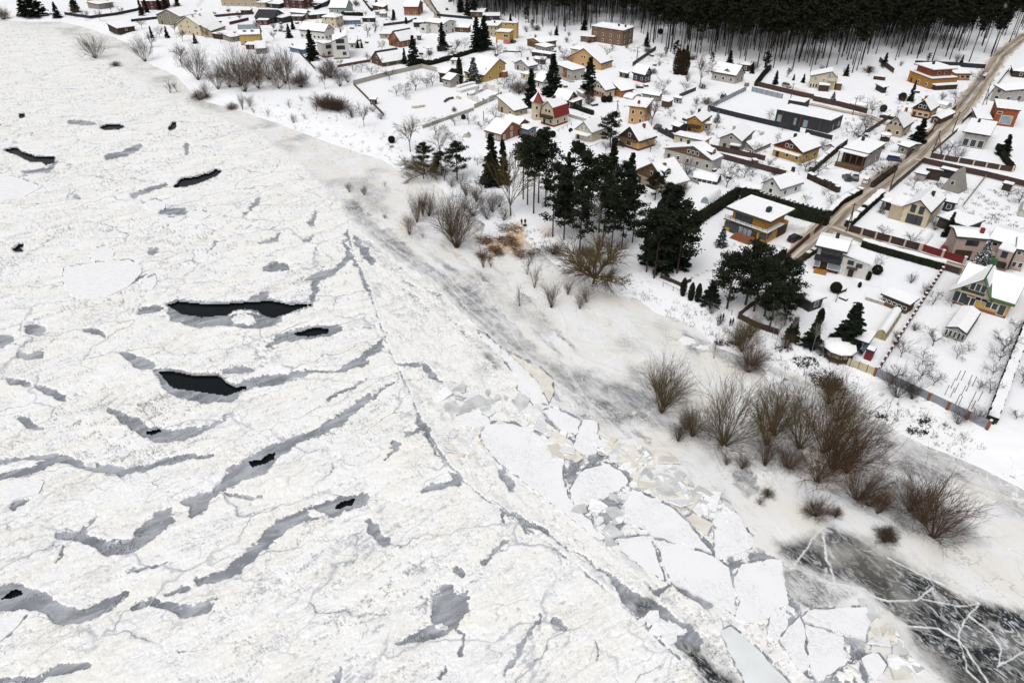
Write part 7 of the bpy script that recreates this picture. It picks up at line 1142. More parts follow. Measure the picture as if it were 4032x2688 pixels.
for x, y, hh in ((600, 150, 6), (660, 150, 6), (770, 172, 5), (1140, 150, 7), (1155, 118, 6), (630, 40, 9), (660, 55, 10), (580, 50, 9), (700, 25, 9), (1215, 75, 6), (1550, 80, 6), (1500, 0, 6), (860, 100, 4), (1410, 190, 4), (1425, 190, 4), (1600, 180, 4), (1840, 60, 12), (1865, 66, 14), (1815, 50, 12)): tree('spruce', x, y, hh, 'dark conifer among the farthest village gardens', 'farthest garden conifers', 1.0)
tree('fruit', 1896, 757, 6.5, 'pollarded bent trunk beside the grove', None, .7)
# --- hedges
def hedge(label, pts, hgt, wid, m='thuja', snow=0.0, cr='n', spiky=.12):
    P = [G(*p, cr) for p in pts]; rs = np.random.RandomState(int(abs(P[0].x) * 10) % 9999); root = empty('hedge', P[0], label, 'hedge', 'garden hedges'); C, T = [], []
    for a, b in zip(P, P[1:]):
        L = (b - a).length; n = int(L * (hgt * 2 + wid) * 16); d = (b - a) / L; nr_ = Vector((-d.y, d.x, 0)); s = rs.uniform(0, L, n); top = hgt * (1 - spiky + spiky * np.abs(np.sin(s * 2.6 + a.x)) + rs.normal(0, .02, n)); face = rs.random(n); lat = np.where(face < .35, -1, np.where(face < .7, 1, rs.uniform(-1, 1, n))) * wid / 2 * rs.uniform(.85, 1.05, n); z = np.where(face < .7, rs.uniform(0, 1, n) * top, top * rs.uniform(.92, 1.02, n))
        lat = lat * np.where(z > top * .75, .75, 1)
        C.append(np.stack([a.x + d.x * s + nr_.x * lat, a.y + d.y * s + nr_.y * lat, a.z + z + 0 * s], 1))
        k = max(2, int(L / 1.2))
        for i in range(k): T.append((a.lerp(b, i / k), a.lerp(b, (i + 1) / k), nr_))
    C = np.concatenate(C) - np.array(P[0]); link('foliage', quads_mesh('foliage', C, .16, rs, m, 0), root)
    V, Fc = [], []                                     # dark woody core
    for p, q, n_ in T:
        k = len(V); w = wid * .36; V += [p - P[0] + n_ * w, p - P[0] - n_ * w, q - P[0] - n_ * w, q - P[0] + n_ * w]; V += [v + Vector((0, 0, hgt * .86)) for v in V[k:k + 4]]; Fc += [(k, k + 1, k + 5, k + 4), (k + 2, k + 3, k + 7, k + 6), (k + 4, k + 5, k + 6, k + 7), (k, k + 3, k + 7, k + 4), (k + 1, k + 2, k + 6, k + 5)]
    link('core', pymesh('core', V, Fc, m, fix=False), root)
    if snow:
        V, Fc = [], []
        for p, q, n_ in T:
            if rs.random() > snow: continue
            k = len(V); w = wid * rs.uniform(.38, .54); z0, z1 = hgt * .97, hgt + rs.uniform(.12, .26); V += [p - P[0] + n_ * w, p - P[0] - n_ * w, q - P[0] - n_ * w, q - P[0] + n_ * w]; V = V[:k] + [v + Vector((0, 0, z0)) for v in V[k:]] + [v * 1 + Vector((0, 0, z1)) for v in V[k:]]; Fc += [(k, k + 1, k + 5, k + 4), (k + 2, k + 3, k + 7, k + 6), (k + 4, k + 5, k + 6, k + 7), (k, k + 3, k + 7, k + 4), (k + 1, k + 2, k + 6, k + 5)]
        link('snow', pymesh('snow', V, Fc, 'roof_snow', fix=False), root)
hedge('tall dark thuja hedge along the ochre house lawn', [(2691, 920), (2902, 778)], 3.4, 1.6, spiky=.25); hedge('tall dense thuja hedge behind the ochre house', [(2917, 788), (3080, 838), (3257, 889)], 3.8, 2.0, spiky=.2)
hedge('short pointed thuja hedge in front of the grey parked car', [(3001, 1084), (3083, 1019)], 2.8, 1.2, spiky=.3); hedge('long clipped hedge with thick continuous snow on top', [(3391, 970), (3500, 1003), (3715, 1062)], 1.9, 1.6, snow=.98, spiky=.03)
hedge('rounded road hedge with lumpy snow beside the beige gabled house', [(3334, 897), (3400, 835), (3468, 774)], 2.0, 1.6, snow=.7); hedge('low brown hedge along the lower road', [(3051, 1111), (3112, 1057), (3215, 989)], 1.3, 1.0, 'hedge_brown', .2); hedge('road hedge with lumpy snow facing the dense thuja hedge', [(3262, 855), (3310, 805), (3386, 765)], 1.9, 1.3, snow=.85)
hedge('dark hedge with snow ridge beside the brown gabled house', [(3187, 685), (3260, 622), (3327, 568)], 2.2, 1.3, 'hedge_brown', .8); hedge('dark beech hedge at the corner of the car yard', [(3431, 741), (3480, 703), (3524, 672)], 1.8, 1.2, 'hedge_brown', 0); hedge('brown leafy hedge with snow behind the orchard of stumps', [(3181, 702), (3300, 759)], 1.8, 1.4, 'hedge_brown', .6)
hedge('curved dark hedge below the white gazebo', [(1650, 250), (1692, 258), (1780, 235), (1868, 206)], 2.2, 1.4, snow=.25); hedge('clipped hedge right of the tower house', [(2238, 420), (2335, 454)], 1.7, 1.2); hedge('snowy wall hedge along the orchard side', [(3899, 1667), (3960, 1500), (4042, 1290), (4120, 1130)], 1.5, 1.5, snow=.99, spiky=.03); hedge('dark hedge behind the mint house', [(1345, 62), (1430, 64)], 2.2, 1.2, snow=.5)
hedge('dark yard hedge beside the pale bungalow', [(2975, 340), (3005, 300), (3030, 275)], 2.2, 1.4); hedge('dark hedge below the grey glass house', [(3925, 585), (3950, 630), (3985, 672)], 1.8, 1.2); hedge('old dark hedge at the snowy lane near mint house', [(1430, 0), (1465, 45)], 2.0, 1.4, snow=.5); hedge('dark hedge row before the maroon house', [(1240, 40), (1300, 15)], 2.4, 1.6, snow=.4)
# ------------------------------------------------------------------ fences
def fence(label, pts, hgt, panel='fence_brown', post=None, span=2.6, pw=.12, th=.06, cap=0.0, cr='n', gap=.12, ph_=None):
    P = [G(*p, cr) for p in pts]; root = empty('garden_fence', P[0], label, 'fence', 'garden fences'); post = post or panel; ph_ = ph_ or hgt + .1
    for a, b in zip(P, P[1:]):
        L = (b - a).length; n = max(1, round(L / span)); ang = math.atan2(b.y - a.y, b.x - a.x)
        for i in range(n + 1):
            q = a.lerp(b, i / n); o = link('post', unit_box(post), root, q - P[0] + Vector((0, 0, ph_ / 2 - .1))); o.scale = (pw, pw, ph_ + .2); o.rotation_euler = (0, 0, ang)
            if cap:
                o = link('snow_cap', unit_box('roof_snow'), root, q - P[0] + Vector((0, 0, ph_ + .07))); o.scale = (pw * cap, pw * cap, .16); o.rotation_euler = (0, 0, ang)
            if i < n:
                q = a.lerp(b, (i + .5) / n); o = link('panel', unit_box(panel), root, q - P[0] + Vector((0, 0, hgt / 2 + gap / 2))); o.scale = (L / n - pw * .9, th, hgt - gap); o.rotation_euler = (0, 0, ang)
fence('grey-blue sheet fence between square red brick posts by the river', [(3442, 1479), (3885, 1690)], 1.8, 'fence_grey', 'brick_wall', 3.0, .42, .08, .9); fence('cream board fence with dark rails behind the riverside bushes', [(3251, 1403), (3442, 1479)], 1.6, 'fence_cream', 'fence_brown', 1.6, .1)
fence('stepped dark red fence with snow-capped posts', [(3452, 1472), (3713, 1063)], 1.5, 'fence_wine', 'fence_wine', 2.1, .36, .14, 1.3); fence('brown panel fence with cream posts along the side lane', [(3336, 912), (3617, 988)], 1.9, 'fence_brown', 'post_cream', 3.0, .4, .1, 1.0); fence('wine red sheet fence and gate before the pink house', [(3625, 988), (3793, 1041)], 1.8, 'fence_red', 'post_cream', 4.2, .5, .1, 1.1)
fence('brown gate fence between hedge and green-roofed house', [(3715, 1064), (3775, 1082)], 1.6, 'fence_brown', 'brown_brick', 3.2, .35); fence('brown wall fence with cream posts along upper side lane', [(3658, 622), (3830, 652), (3984, 679)], 1.7, 'fence_brown', 'post_cream', 3.6, .4, .1, .9); fence('dark fence bordering the right edge of the lower road', [(3630, 645), (3560, 705), (3500, 757)], 1.9, 'fence_brown', None, 2.6)
fence('dark fence along the lower edge of the side lane', [(3630, 643), (3740, 668), (3878, 698), (4040, 738)], 1.8, 'fence_brown', 'fence_brown', 3); fence('brown fence along the left edge of the road', [(3563, 631), (3673, 517)], 1.7, 'fence_wine', None, 2.6); fence('brown fence by the tan garage on the road', [(3674, 504), (3720, 465), (3762, 430)], 1.7, 'fence_wine', None, 2.6)
fence('low grey panel fence along the upper road', [(3773, 424), (3878, 306)], 1.3, 'fence_grey', None, 2.6); fence('dark wall at the road below the grey glass house', [(3665, 609), (3715, 565), (3767, 520)], 1.3, 'fence_brown', None, 2.6); fence('dark roadside fence at the rust-red house', [(3785, 490), (3838, 440)], 1.6, 'fence_black', None, 2.6); fence('black fence along the right of the upper road', [(3880, 397), (3971, 279)], 1.3, 'fence_black', None, 2.6)
fence('long black fence below the white meadow', [(2786, 435), (2900, 464), (3147, 522)], 1.9, 'fence_black', None, 2.6); fence('black fence in front of the charcoal house', [(3170, 526), (3274, 552)], 1.6, 'fence_black', None, 2.6); fence('grey sheet metal fence climbing to the hedge', [(2786, 434), (2936, 359)], 1.9, 'fence_grey', 'fence_black', 2.5); fence('grey sheet metal fence on the far side of the white meadow', [(2959, 361), (3079, 390)], 1.9, 'fence_grey', 'fence_black', 2.5)
fence('long brown board fence before the cream house', [(2983, 341), (3160, 384), (3200, 392)], 2.0, 'fence_brown', None, 2.6); fence('long brown board fence behind the charcoal house', [(3200, 398), (3300, 420), (3411, 449)], 2.0, 'fence_brown', None, 2.6); fence('dark diagonal fence left of tan cottage', [(3395, 540), (3473, 488), (3500, 470)], 1.8, 'fence_brown', None, 2.6)
fence('brown fence below the grey gabled house', [(2796, 589), (3010, 634)], 1.7, 'fence_brown', None, 2.6); fence('brown fence above the tangled fruit garden', [(2831, 624), (3020, 676), (3090, 695)], 1.8, 'fence_brown', None, 2.6); fence('black fence around the white van', [(2590, 520), (2655, 552)], 1.9, 'fence_black', None, 2.6); fence('brown board fence by the orange chalet steps', [(2410, 560), (2455, 582)], 1.6, 'fence_brown', None, 2.4)
fence('purple and green striped picket fence by the black car', [(3085, 1027), (3135, 982), (3183, 939)], 1.3, 'fence_grey', 'fence_wine', .55, .3); fence('dark sliding gate at the ochre house drive', [(3205, 922), (3236, 892)], 1.6, 'fence_brown', None, 2.6)
fence('pale concrete panel wall around the snowy meadow', [(1393, 337), (1530, 300), (1662, 270)], 2.0, 'concrete', None, 2.4, .16); fence('pale concrete panel wall running to the small grey cottage', [(1662, 270), (1719, 284)], 2.0, 'concrete', None, 2.4, .16); fence('thin dark fence dropping from the concrete wall corner', [(1393, 337), (1450, 395), (1512, 458)], 1.2, 'brown_wood', None, 2.4, .08)
fence('long concrete garden wall on the snowy slope', [(1665, 508), (1760, 474), (1865, 437)], 1.3, 'concrete', None, 2.4, .16, .12); fence('concrete yard wall of the unfinished building', [(1868, 428), (1920, 405), (1975, 378)], 1.6, 'concrete', None, 2.4, .16, .2); fence('dark diagonal fence running up to the forest', [(2490, 263), (2582, 198)], 2.0, 'fence_black', None, 2.6); fence('brown plank fence beside the twin sheds', [(2674, 386), (2739, 359)], 1.6, 'fence_brown', None, 2.4)
fence('concrete wall below the tower house', [(2229, 458), (2307, 482)], 1.2, 'concrete', None, 2.4, .16); fence('dark fence at the forest foot by log house', [(3460, 244), (3490, 270), (3516, 290)], 2.2, 'fence_brown', None, 2.6); fence('black fence behind the log house', [(3600, 256), (3740, 262), (3876, 272)], 2.0, 'fence_black', None, 2.6); fence('dark curved fence on the far river bank', [(256, 60), (357, 75), (460, 62), (565, 40)], 1.8, 'fence_black', None, 3.5); fence('dark fence beside the olive house', [(518, 88), (625, 76)], 1.6, 'fence_black', None, 3.0)
fence('dark yard fence in front of the long beige house', [(845, 70), (935, 62), (1000, 58)], 1.6, 'fence_brown', None, 3.0); fence('maroon fence below the metal-roofed house', [(905, 100), (980, 82)], 1.8, 'fence_wine', None, 3.0); fence('dark lane fence behind the mint house', [(1470, 82), (1480, 110), (1475, 130)], 1.2, 'fence_black', None, 3.0); fence('dark long fence by the forest lane', [(1720, 65), (1860, 78)], 1.6, 'fence_black', None, 3.0)
fence('dark fence along the far snowy lane', [(1690, 0), (1722, 55)], 1.4, 'fence_black', None, 3.0); fence('dark fence above the far garden', [(1510, 105), (1610, 92), (1640, 80)], 1.5, 'fence_brown', None, 3.0); fence('dark curved fence under the slanted-roof white house', [(1150, 180), (1195, 228), (1240, 275)], 1.3, 'fence_brown', None, 3.0); fence('wooden fence by the log cabin garden', [(1330, 268), (1400, 255), (1460, 245)], 1.3, 'brown_wood', None, 3.0)
fence('thin mesh fence with green posts by the three thujas', [(2610, 1128), (2690, 1165), (2800, 1212), (2880, 1240)], 1.1, 'fence_grey', 'fence_black', 3.2, .07, .012, 0, 'n', .95); fence('dark retaining wall under the massive conifers', [(2600, 1095), (2680, 1128), (2720, 1110)], 1.0, 'dark_wood', None, 3.0); fence('dark fence with earth bank above the people', [(2905, 1255), (2975, 1290), (3062, 1320)], 1.4, 'dark_wood', None, 2.6); fence('dark fence slanting behind the four walkers', [(2905, 1253), (2950, 1215), (2985, 1195)], 1.4, 'dark_wood', None, 2.6)
fence('low garden edging wall of the curved path', [(3290, 1190), (3300, 1160), (3330, 1148)], .7, 'dark_wood', None, 2.6); fence('thin wire fence below the wooden garden', [(2210, 640), (2300, 595), (2370, 570)], 1.0, 'fence_grey', 'trim_dark', 3, .08, .012, 0, 'n', .85); fence('wire fence posts below the tower house', [(2165, 540), (2200, 520), (2250, 495)], 1.0, 'fence_grey', 'trim_dark', 3, .1, .012, 0, 'n', .85); fence('pale wooden fence by the long green hall', [(2690, 702), (2750, 728)], 1.1, 'grey_wall', None, 2.5); fence('green mesh fence right of the plank A-frame', [(3790, 815), (3880, 700)], 1.2, 'olive_wall', 'olive_wall', 2.5, .08, .03)
# ------------------------------------------------------------------ cars
def loft(name, prof, y0, y1, inset, m):
    """side profile (x,z) swept across the width, edges tucked in towards the roof"""
    n = len(prof); V = [(x, y, z) for y, k in ((y0, 1), (y1, 1)) for x, z in prof]; zmax = max(z for _, z in prof); zmin = min(z for _, z in prof)
    V = [(x, y * (1 - inset * max(0, (z - zmin) / (zmax - zmin)) ** 2), z) for x, y, z in V]
    me = pymesh(name, V, [tuple(range(n)), tuple(range(n, 2 * n))[::-1]] + [(i, (i + 1) % n, n + (i + 1) % n, n + i) for i in range(n)], m); bevel_mesh(me, .07); return me
BODY = [(-2.2, .35), (-2.25, .75), (-2.1, .95), (-1.2, 1.0), (1.0, .98), (1.9, .88), (2.2, .7), (2.25, .4), (2.0, .28), (-2.0, .28)]
CABIN = {'car': [(-1.9, .93), (-1.45, 1.42), (-.2, 1.5), (.55, 1.42), (1.25, .93)], 'suv': [(-2.1, .95), (-1.95, 1.6), (-.3, 1.68), (.5, 1.58), (1.15, .95)], 'van': [(-2.15, .95), (-2.1, 1.75), (.3, 1.8), (.9, 1.65), (1.5, .95)]}
CM = {}
wh = []
def wheel_meshes():
    k = 12; ring = lambda r, y: [(r * math.cos(6.283 * i / k), y, r * math.sin(6.283 * i / k)) for i in range(k)]
    f = [(i, (i + 1) % k, k + (i + 1) % k, k + i) for i in range(k)] + [tuple(range(k)), tuple(range(k, 2 * k))]
    return pymesh('tyre', ring(.33, -.11) + ring(.33, .11), f, 'tyre'), pymesh('rim', ring(.2, -.12) + ring(.2, .12), f, 'rim')
TYRE, RIM = wheel_meshes()
def car(label, cr, p, q, col, kind='car', snow=0.0):
    a, b = G(*p, cr), G(*q, cr); root = empty('parked_car', a, label, 'car', 'cars parked in the village'); root.rotation_euler = (0, 0, math.atan2(b.y - a.y, b.x - a.x))
    key = (col, kind)
    if key not in CM:
        cab = CABIN[kind]; top = [(x * .98, z + .015) for x, z in cab if z > 1.3]; top = [(x, z) for x, z in top] + [(x, z - .06) for x, z in reversed(top)]
        CM[key] = (loft('body', BODY, -.88, .88, .06, 'paint_' + col), loft('cabin', cab, -.8, .8, .16, 'glass'), loft('car_roof', top, -.64, .64, 0, 'paint_' + col))
    bo, ca, ro = CM[key]; bd = link('body', bo, root); link('cabin_glass', ca, root); link('car_roof', ro, root)
    for x in (-1.35, 1.4):
        for y in (-.8, .8): w = link('wheel', TYRE, root, (x, y, .33)); link('rim', RIM, w)
    for y in (-.6, .6):
        o = link('headlight', unit_box('lamp_glass'), root, (2.2, y, .68)); o.scale = (.12, .35, .16); o = link('tail_light', unit_box('tail_lamp'), root, (-2.22, y, .8)); o.scale = (.1, .3, .18)
    if snow:
        zt = max(z for _, z in CABIN[kind]); pr = [(x, z + .02) for x, z in CABIN[kind] if z > 1.3]; pr = pr + [(x, z + .02 + .18 * snow) for x, z in reversed(pr)]; link('snow', loft('snow', pr, -.62, .62, 0, 'roof_snow'), root)
        if snow > .8:
            o = link('bonnet_snow', unit_box('roof_snow'), root, (1.6, 0, 1.0)); o.scale = (1.1, 1.5, .16); o.rotation_euler = (0, .1, 0); o = link('screen_snow', unit_box('roof_snow'), root, (.95, 0, 1.3)); o.scale = (.9, 1.3, .12); o.rotation_euler = (0, .6, 0)
car('black SUV on the drive of the ochre house', 'd5', (1640, 775), (1720, 735), 'black', 'suv'); car('dark grey hatchback standing on the lower road', 'd5', (1580, 1035), (1660, 975), 'grey', 'car'); car('dark hatchback in the car yard, farther from the snowed-in car', 'd6', (348, 150), (310, 100), 'dark', 'suv'); car('dark car in the yard between hatchback and snowed-in car', 'd6', (437, 148), (440, 95), 'dark', 'car'); car('car buried under snow in the car yard', 'd6', (545, 180), (575, 140), 'white', 'car', 1.0)
car('grey estate car behind the red car', 'd6', (1390, 832), (1420, 790), 'grey', 'car', .5); car('red hatchback inside the wine red fence', 'd6', (1340, 893), (1370, 850), 'red', 'car'); car('silver beige SUV beside the cream house', 'd3', (685, 325), (745, 345), 'silver', 'suv'); car('white van with snowy top inside black fence', 'd2', (1225, 785), (1180, 745), 'white', 'van', .8); car('teal van in the bare garden by metal fence', 'c4', (1610, 1135), (1640, 1105), 'teal', 'van', .4); car('sage green car beside the pale bungalow', 'c4', (1880, 990), (1890, 960), 'sage', 'car', .3)
car('blue van with snow on top by the veranda house', 'd4', (375, 1205), (440, 1215), 'blue', 'van', .7); car('snow-crusted dark car beside the plank A-frame', 'd6', (1540, 222), (1540, 180), 'dark', 'car', 1.0); car('black car under the balcony of the pink-based house', 'c3', (1240, 498), (1280, 480), 'black', 'suv'); car('dark car in the far snowy yard', 'c3', (470, 118), (465, 85), 'dark', 'car', .3); car('dark blue car half hidden behind the long snowy hedge', 'd6', (665, 862), (720, 880), 'dark', 'car', .2); car('black car behind the farthest lane fence', 'c3', (510, 22), (540, 10), 'black', 'car', .3); car('dark car in the yard of the orange chalet', 'd2', (1110, 730), (1140, 710), 'dark', 'car')
# ------------------------------------------------------------------ power poles
def pole(label, cr, p, hgt=8.0, strut=None, arm=True):
    b = G(*p, cr); root = empty('power_pole', b, label, 'pole', 'wooden power poles')
    link('shaft', segs_mesh('shaft', [(0, 0, -.3, 0, 0, hgt, .15, .11)], 'pole_wood', 8), root)
    if arm:
        o = link('cross_arm', unit_box('pole_wood'), root, (0, 0, hgt - .5)); o.scale = (1.5, .12, .12)
        for x in (-.6, 0, .6): o = link('insulator', unit_box('trim_white'), root, (x, 0, hgt - .35)); o.scale = (.1, .1, .2)
    if strut: link('strut', segs_mesh('strut', [(strut[0], strut[1], -.3, 0, 0, hgt * .85, .12, .09)], 'pole_wood', 6), root)
pole('leaning road pole beside the grey glass house', 'd4', (1095, 862), 7.5); pole('braced road pole at the side lane corner', 'd4', (848, 1118), 7.5, (2.6, -1.2)); pole('road pole at the car yard', 'd4', (325, 1548), 7.5); pole('pole at the corner of the rounded road hedge', 'd6', (345, 692), 7.8, (1.2, .6)); pole('braced pole at the upper road bend', 'd4', (1470, 515), 8, (2.0, .8)); pole('pole left of the charcoal annex', 'd3', (740, 488), 6.2); pole('pole in the lane behind the charcoal house', 'd3', (1590, 712), 6.6); pole('braced pole inside the curved hedge', 'c3', (265, 722), 6.5, (1.4, .3)); pole('braced pole before the beige two-storey house', 'c4', (375, 1352), 6, (1.3, .2)); pole('pole on the snowy field by the forest fence', 'c4', (605, 712), 6.5, (.9, .2)); pole('far braced pole behind the slanted-roof house', 'c2', (1610, 430), 6.5, (1.8, -2)); pole('slim lamp pole at the wine red gate', 'd6', (1442, 955), 6, None, False); pole('pole beside the tall yellow house', 'c3', (925, 935), 5.6, None, False); pole('thin blue marker pole in the walled garden', 'd1', (1153, 645), 3.6, None, False)
# ------------------------------------------------------------------ people
def person(label, cr, p, face, coat='coat_black', trousers='coat_black', arm_up=0.0, bend=0.0):
    b = G(*p, cr); root = empty('person', b, label, 'person', 'people on the bank'); root.rotation_euler = (0, 0, face)
    # one skinned body: pelvis first
    J = [(0, 0, .95), (0, .02 * bend, 1.2), (0, .06 * bend, 1.42), (0, .08 * bend, 1.52), (0, .1 * bend, 1.6), (.19, .06 * bend, 1.40), (.26, .05 + .1 * arm_up, 1.14), (.24, .2 + .15 * arm_up, .95 + .3 * arm_up), (-.19, .06 * bend, 1.40), (-.26, .04, 1.14), (-.25, .14, .92), (.10, 0, .88), (.11, .03, .5), (.11, -.02, .08), (.12, .12, .05), (-.10, 0, .88), (-.11, .02, .5), (-.12, -.04, .08), (-.13, .1, .05)]
    E = [(0, 1), (1, 2), (2, 3), (3, 4), (2, 5), (5, 6), (6, 7), (2, 8), (8, 9), (9, 10), (0, 11), (11, 12), (12, 13), (13, 14), (0, 15), (15, 16), (16, 17), (17, 18)]
    Rr = [.15, .17, .15, .07, .07, .09, .07, .05, .09, .07, .05, .11, .08, .06, .055, .11, .08, .06, .055]
    me = bpy.data.meshes.new('body'); me.from_pydata(J, E, []); me.materials.append(M(trousers)); o = link('body', me, root)
    sk = o.modifiers.new('skin', 'SKIN'); o.modifiers.new('sub', 'SUBSURF').levels = 1; o.modifiers['sub'].render_levels = 1
    for i, v in enumerate(me.skin_vertices[0].data): v.radius = (Rr[i], Rr[i] * .85); v.use_root = (i == 0)
    k = 10
    ring = lambda rx, ry, z, dy=0: [(rx * math.cos(6.283 * i / k), ry * math.sin(6.283 * i / k) + dy, z) for i in range(k)]
    def lathe(nm, rows_, m):
        V = sum((ring(*r) for r in rows_), []); n = len(rows_); return link(nm, pymesh(nm, V, [(j * k + i, j * k + (i + 1) % k, (j + 1) * k + (i + 1) % k, (j + 1) * k + i) for j in range(n - 1) for i in range(k)] + [tuple(range(k)), tuple(range((n - 1) * k, n * k))], m, smooth=True), root)
    lathe('coat', [(.22, .18, .72), (.23, .19, .95), (.21, .18, 1.2, .03 * bend), (.24, .17, 1.38, .05 * bend), (.12, .11, 1.5, .07 * bend)], coat)
    lathe('head', [(.05, .06, 1.52, .09 * bend), (.085, .10, 1.6, .1 * bend), (.09, .11, 1.68, .1 * bend), (.05, .06, 1.78, .1 * bend)], 'skin'); lathe('hat', [(.10, .12, 1.67, .1 * bend), (.10, .115, 1.75, .1 * bend), (.04, .05, 1.83, .1 * bend)], coat)
    for x, y, z in ((.24, .2 + .15 * arm_up, .93 + .3 * arm_up), (-.25, .15, .88)):
        hd = link('hand', unit_box('skin'), root, (x, y, z)); hd.scale = (.08, .09, .1)
person('person in dark jacket and blue trousers above the brush pile', 'e8', (1304, 437), 2.6, 'coat_black', 'trouser_blue', .8, .6); person('person in dark brown coat beside a dark bag', 'e8', (1335, 436), 3.0, 'coat_brown', 'coat_brown', 0, .3)
person('walker in black at the upper end of the bank group', 'f3', (602, 515), 1.2); person('walker in dark blue jacket beside the black-clad walker', 'f3', (650, 500), 1.4, 'coat_black', 'trouser_blue'); person('stooping walker nearest the river shrub', 'f3', (775, 600), .8, 'coat_black', 'coat_black', .4, 1.0); person('walker in dark brown behind the stooping walker', 'f3', (820, 585), 1.0, 'coat_black', 'coat_brown')
b = G(1333, 440, 'e8'); o = link('dark_bag', ball_mesh(3, 10)[0], None, b)
bm = bmesh.new(); bmesh.ops.create_icosphere(bm, subdivisions=2, radius=.45)
for v in bm.verts: v.co.z *= .55; v.co.x *= 1.25; v.co += Vector((math.sin(v.co.y * 9) * .03, 0, math.sin(v.co.x * 7) * .03))
me = bpy.data.meshes.new('dark_bag'); bm.to_mesh(me); bm.free(); me.materials.append(M('coat_brown')); o.data = me; o.location = (b.x, b.y - .4, b.z + .2); tag(o, 'dark sack lying in the snow at the feet of a person', 'bag', kind='thing')
# ------------------------------------------------------------------ brush pile, weeds, rubble and garden oddments
def twig_heap(name, label, cat, cr, poly, n, m, lo, hi, zhi, kind=None, rad=.02, seed=1, group=None):
    P = NP(cr, poly); rnd = random.Random(seed); xs = [p[0] for p in P]; ys = [p[1] for p in P]; segs = []
    while len(segs) < n:
        x, y = rnd.uniform(min(xs), max(xs)), rnd.uniform(min(ys), max(ys))
        if not poly_in(np.array([x]), np.array([y]), P)[0]: continue
        q = Vector((*map(float, unproj(x, y, 1.0)), 0)); q.z = max(.1, zl1(q.x, q.y)) + rnd.uniform(0, zhi); L = rnd.uniform(lo, hi); d = rvec(rnd); d.z *= .35; d.normalize(); mid = q + d * L * .5 + rvec(rnd) * .1 * L; e = q + d * L + Vector((0, 0, rnd.uniform(-.1, .2))); segs += [(*q, *mid, rad, rad * .8), (*mid, *e, rad * .8, rad * .4)]
    o = link(name, segs_mesh(name, segs, m)); return tag(o, label, cat, group, kind)
for i, (lb, poly, n) in enumerate((('heap of cut brown branches, upper left of the sawdust', [(890, 520), (1010, 530), (1040, 570), (980, 600), (900, 580)], 500), ('largest dark heap of cut branches beside orange sawdust', [(1060, 540), (1220, 545), (1290, 620), (1250, 650), (1120, 610)], 900), ('heap of cut branches along the shore ice', [(990, 610), (1110, 630), (1130, 700), (1030, 690)], 600), ('scattered thin branches towards the brown thicket', [(1230, 650), (1480, 640), (1480, 690), (1330, 730), (1240, 720)], 600), ('low heap of branches next to a red sapling', [(880, 670), (1030, 700), (1020, 750), (900, 720)], 350), ('dark cut stumps and boughs below the two people', [(1080, 440), (1200, 430), (1310, 490), (1300, 540), (1180, 520), (1090, 500)], 500))):
    twig_heap('brush_pile', lb, 'brush pile', 'e8', poly, n, 'brush' if i != 5 else 'dark_wood', .8, 2.6, .7, None, .028, i, 'piles of cut branches')
rs = np.random.RandomState(3)
def weeds(label, polys, n, hgt, seed):
    rnd = random.Random(seed); segs = []
    for cr, poly, k in polys:
        P = NP(cr, poly); xs = [p[0] for p in P]; ys = [p[1] for p in P]; c_ = 0
        while c_ < k:
            x, y = rnd.uniform(min(xs), max(xs)), rnd.uniform(min(ys), max(ys))
            if not poly_in(np.array([x]), np.array([y]), P)[0]: continue
            c_ += 1; q = G(x, y); s = rnd.uniform(.3, 1.0) ** 2 * 1.4
            for _ in range(rnd.randint(4, 14)):
                d = Vector((rnd.gauss(0, .35), rnd.gauss(0, .35), 1)).normalized(); a = q + Vector((rnd.gauss(0, .35), rnd.gauss(0, .35), -.05)) * s; segs.append((*a, *(a + d * hgt * s * rnd.uniform(.4, 1.1)), .022, .010))
    tag(link('dry_weeds', segs_mesh('dry_weeds', segs, 'weeds')), label, 'weeds', kind='stuff')
weeds('dry weed stalks poking through the snow of the bank', [('n', [(950, 380), (1250, 380), (1500, 500), (1640, 560), (1560, 640), (1300, 560), (1100, 500)], 170), ('e8', [(540, 200), (900, 120), (1240, 180), (1250, 380), (1060, 440), (900, 330), (700, 300)], 90), ('e8', [(1300, 480), (1580, 480), (1600, 700), (1480, 690), (1320, 620)], 60), ('n', [(2400, 1130), (2560, 1140), (2780, 1230), (2960, 1310), (3180, 1400), (3300, 1470), (3250, 1520), (3050, 1440), (2880, 1390), (2760, 1310), (2560, 1220)], 170), ('n', [(3300, 1480), (3500, 1560), (3760, 1690), (3900, 1760), (3800, 1810), (3560, 1690), (3400, 1590)], 110), ('d1', [(720, 780), (940, 800), (920, 900), (740, 860)], 60), ('c4', [(480, 560), (680, 480), (720, 600), (560, 620)], 60), ('c4', [(700, 640), (1000, 620), (980, 760), (720, 720)], 60), ('d1', [(400, 640), (900, 560), (1000, 520), (480, 720)], 50), ('e6', [(600, 600), (1500, 700), (1900, 1000), (1700, 1250), (1000, 1000), (650, 820)], 170)], 0, .9, 5)
mat('dark_leaf', (0.03, 0.032, 0.02), .9, .4, 1.0)
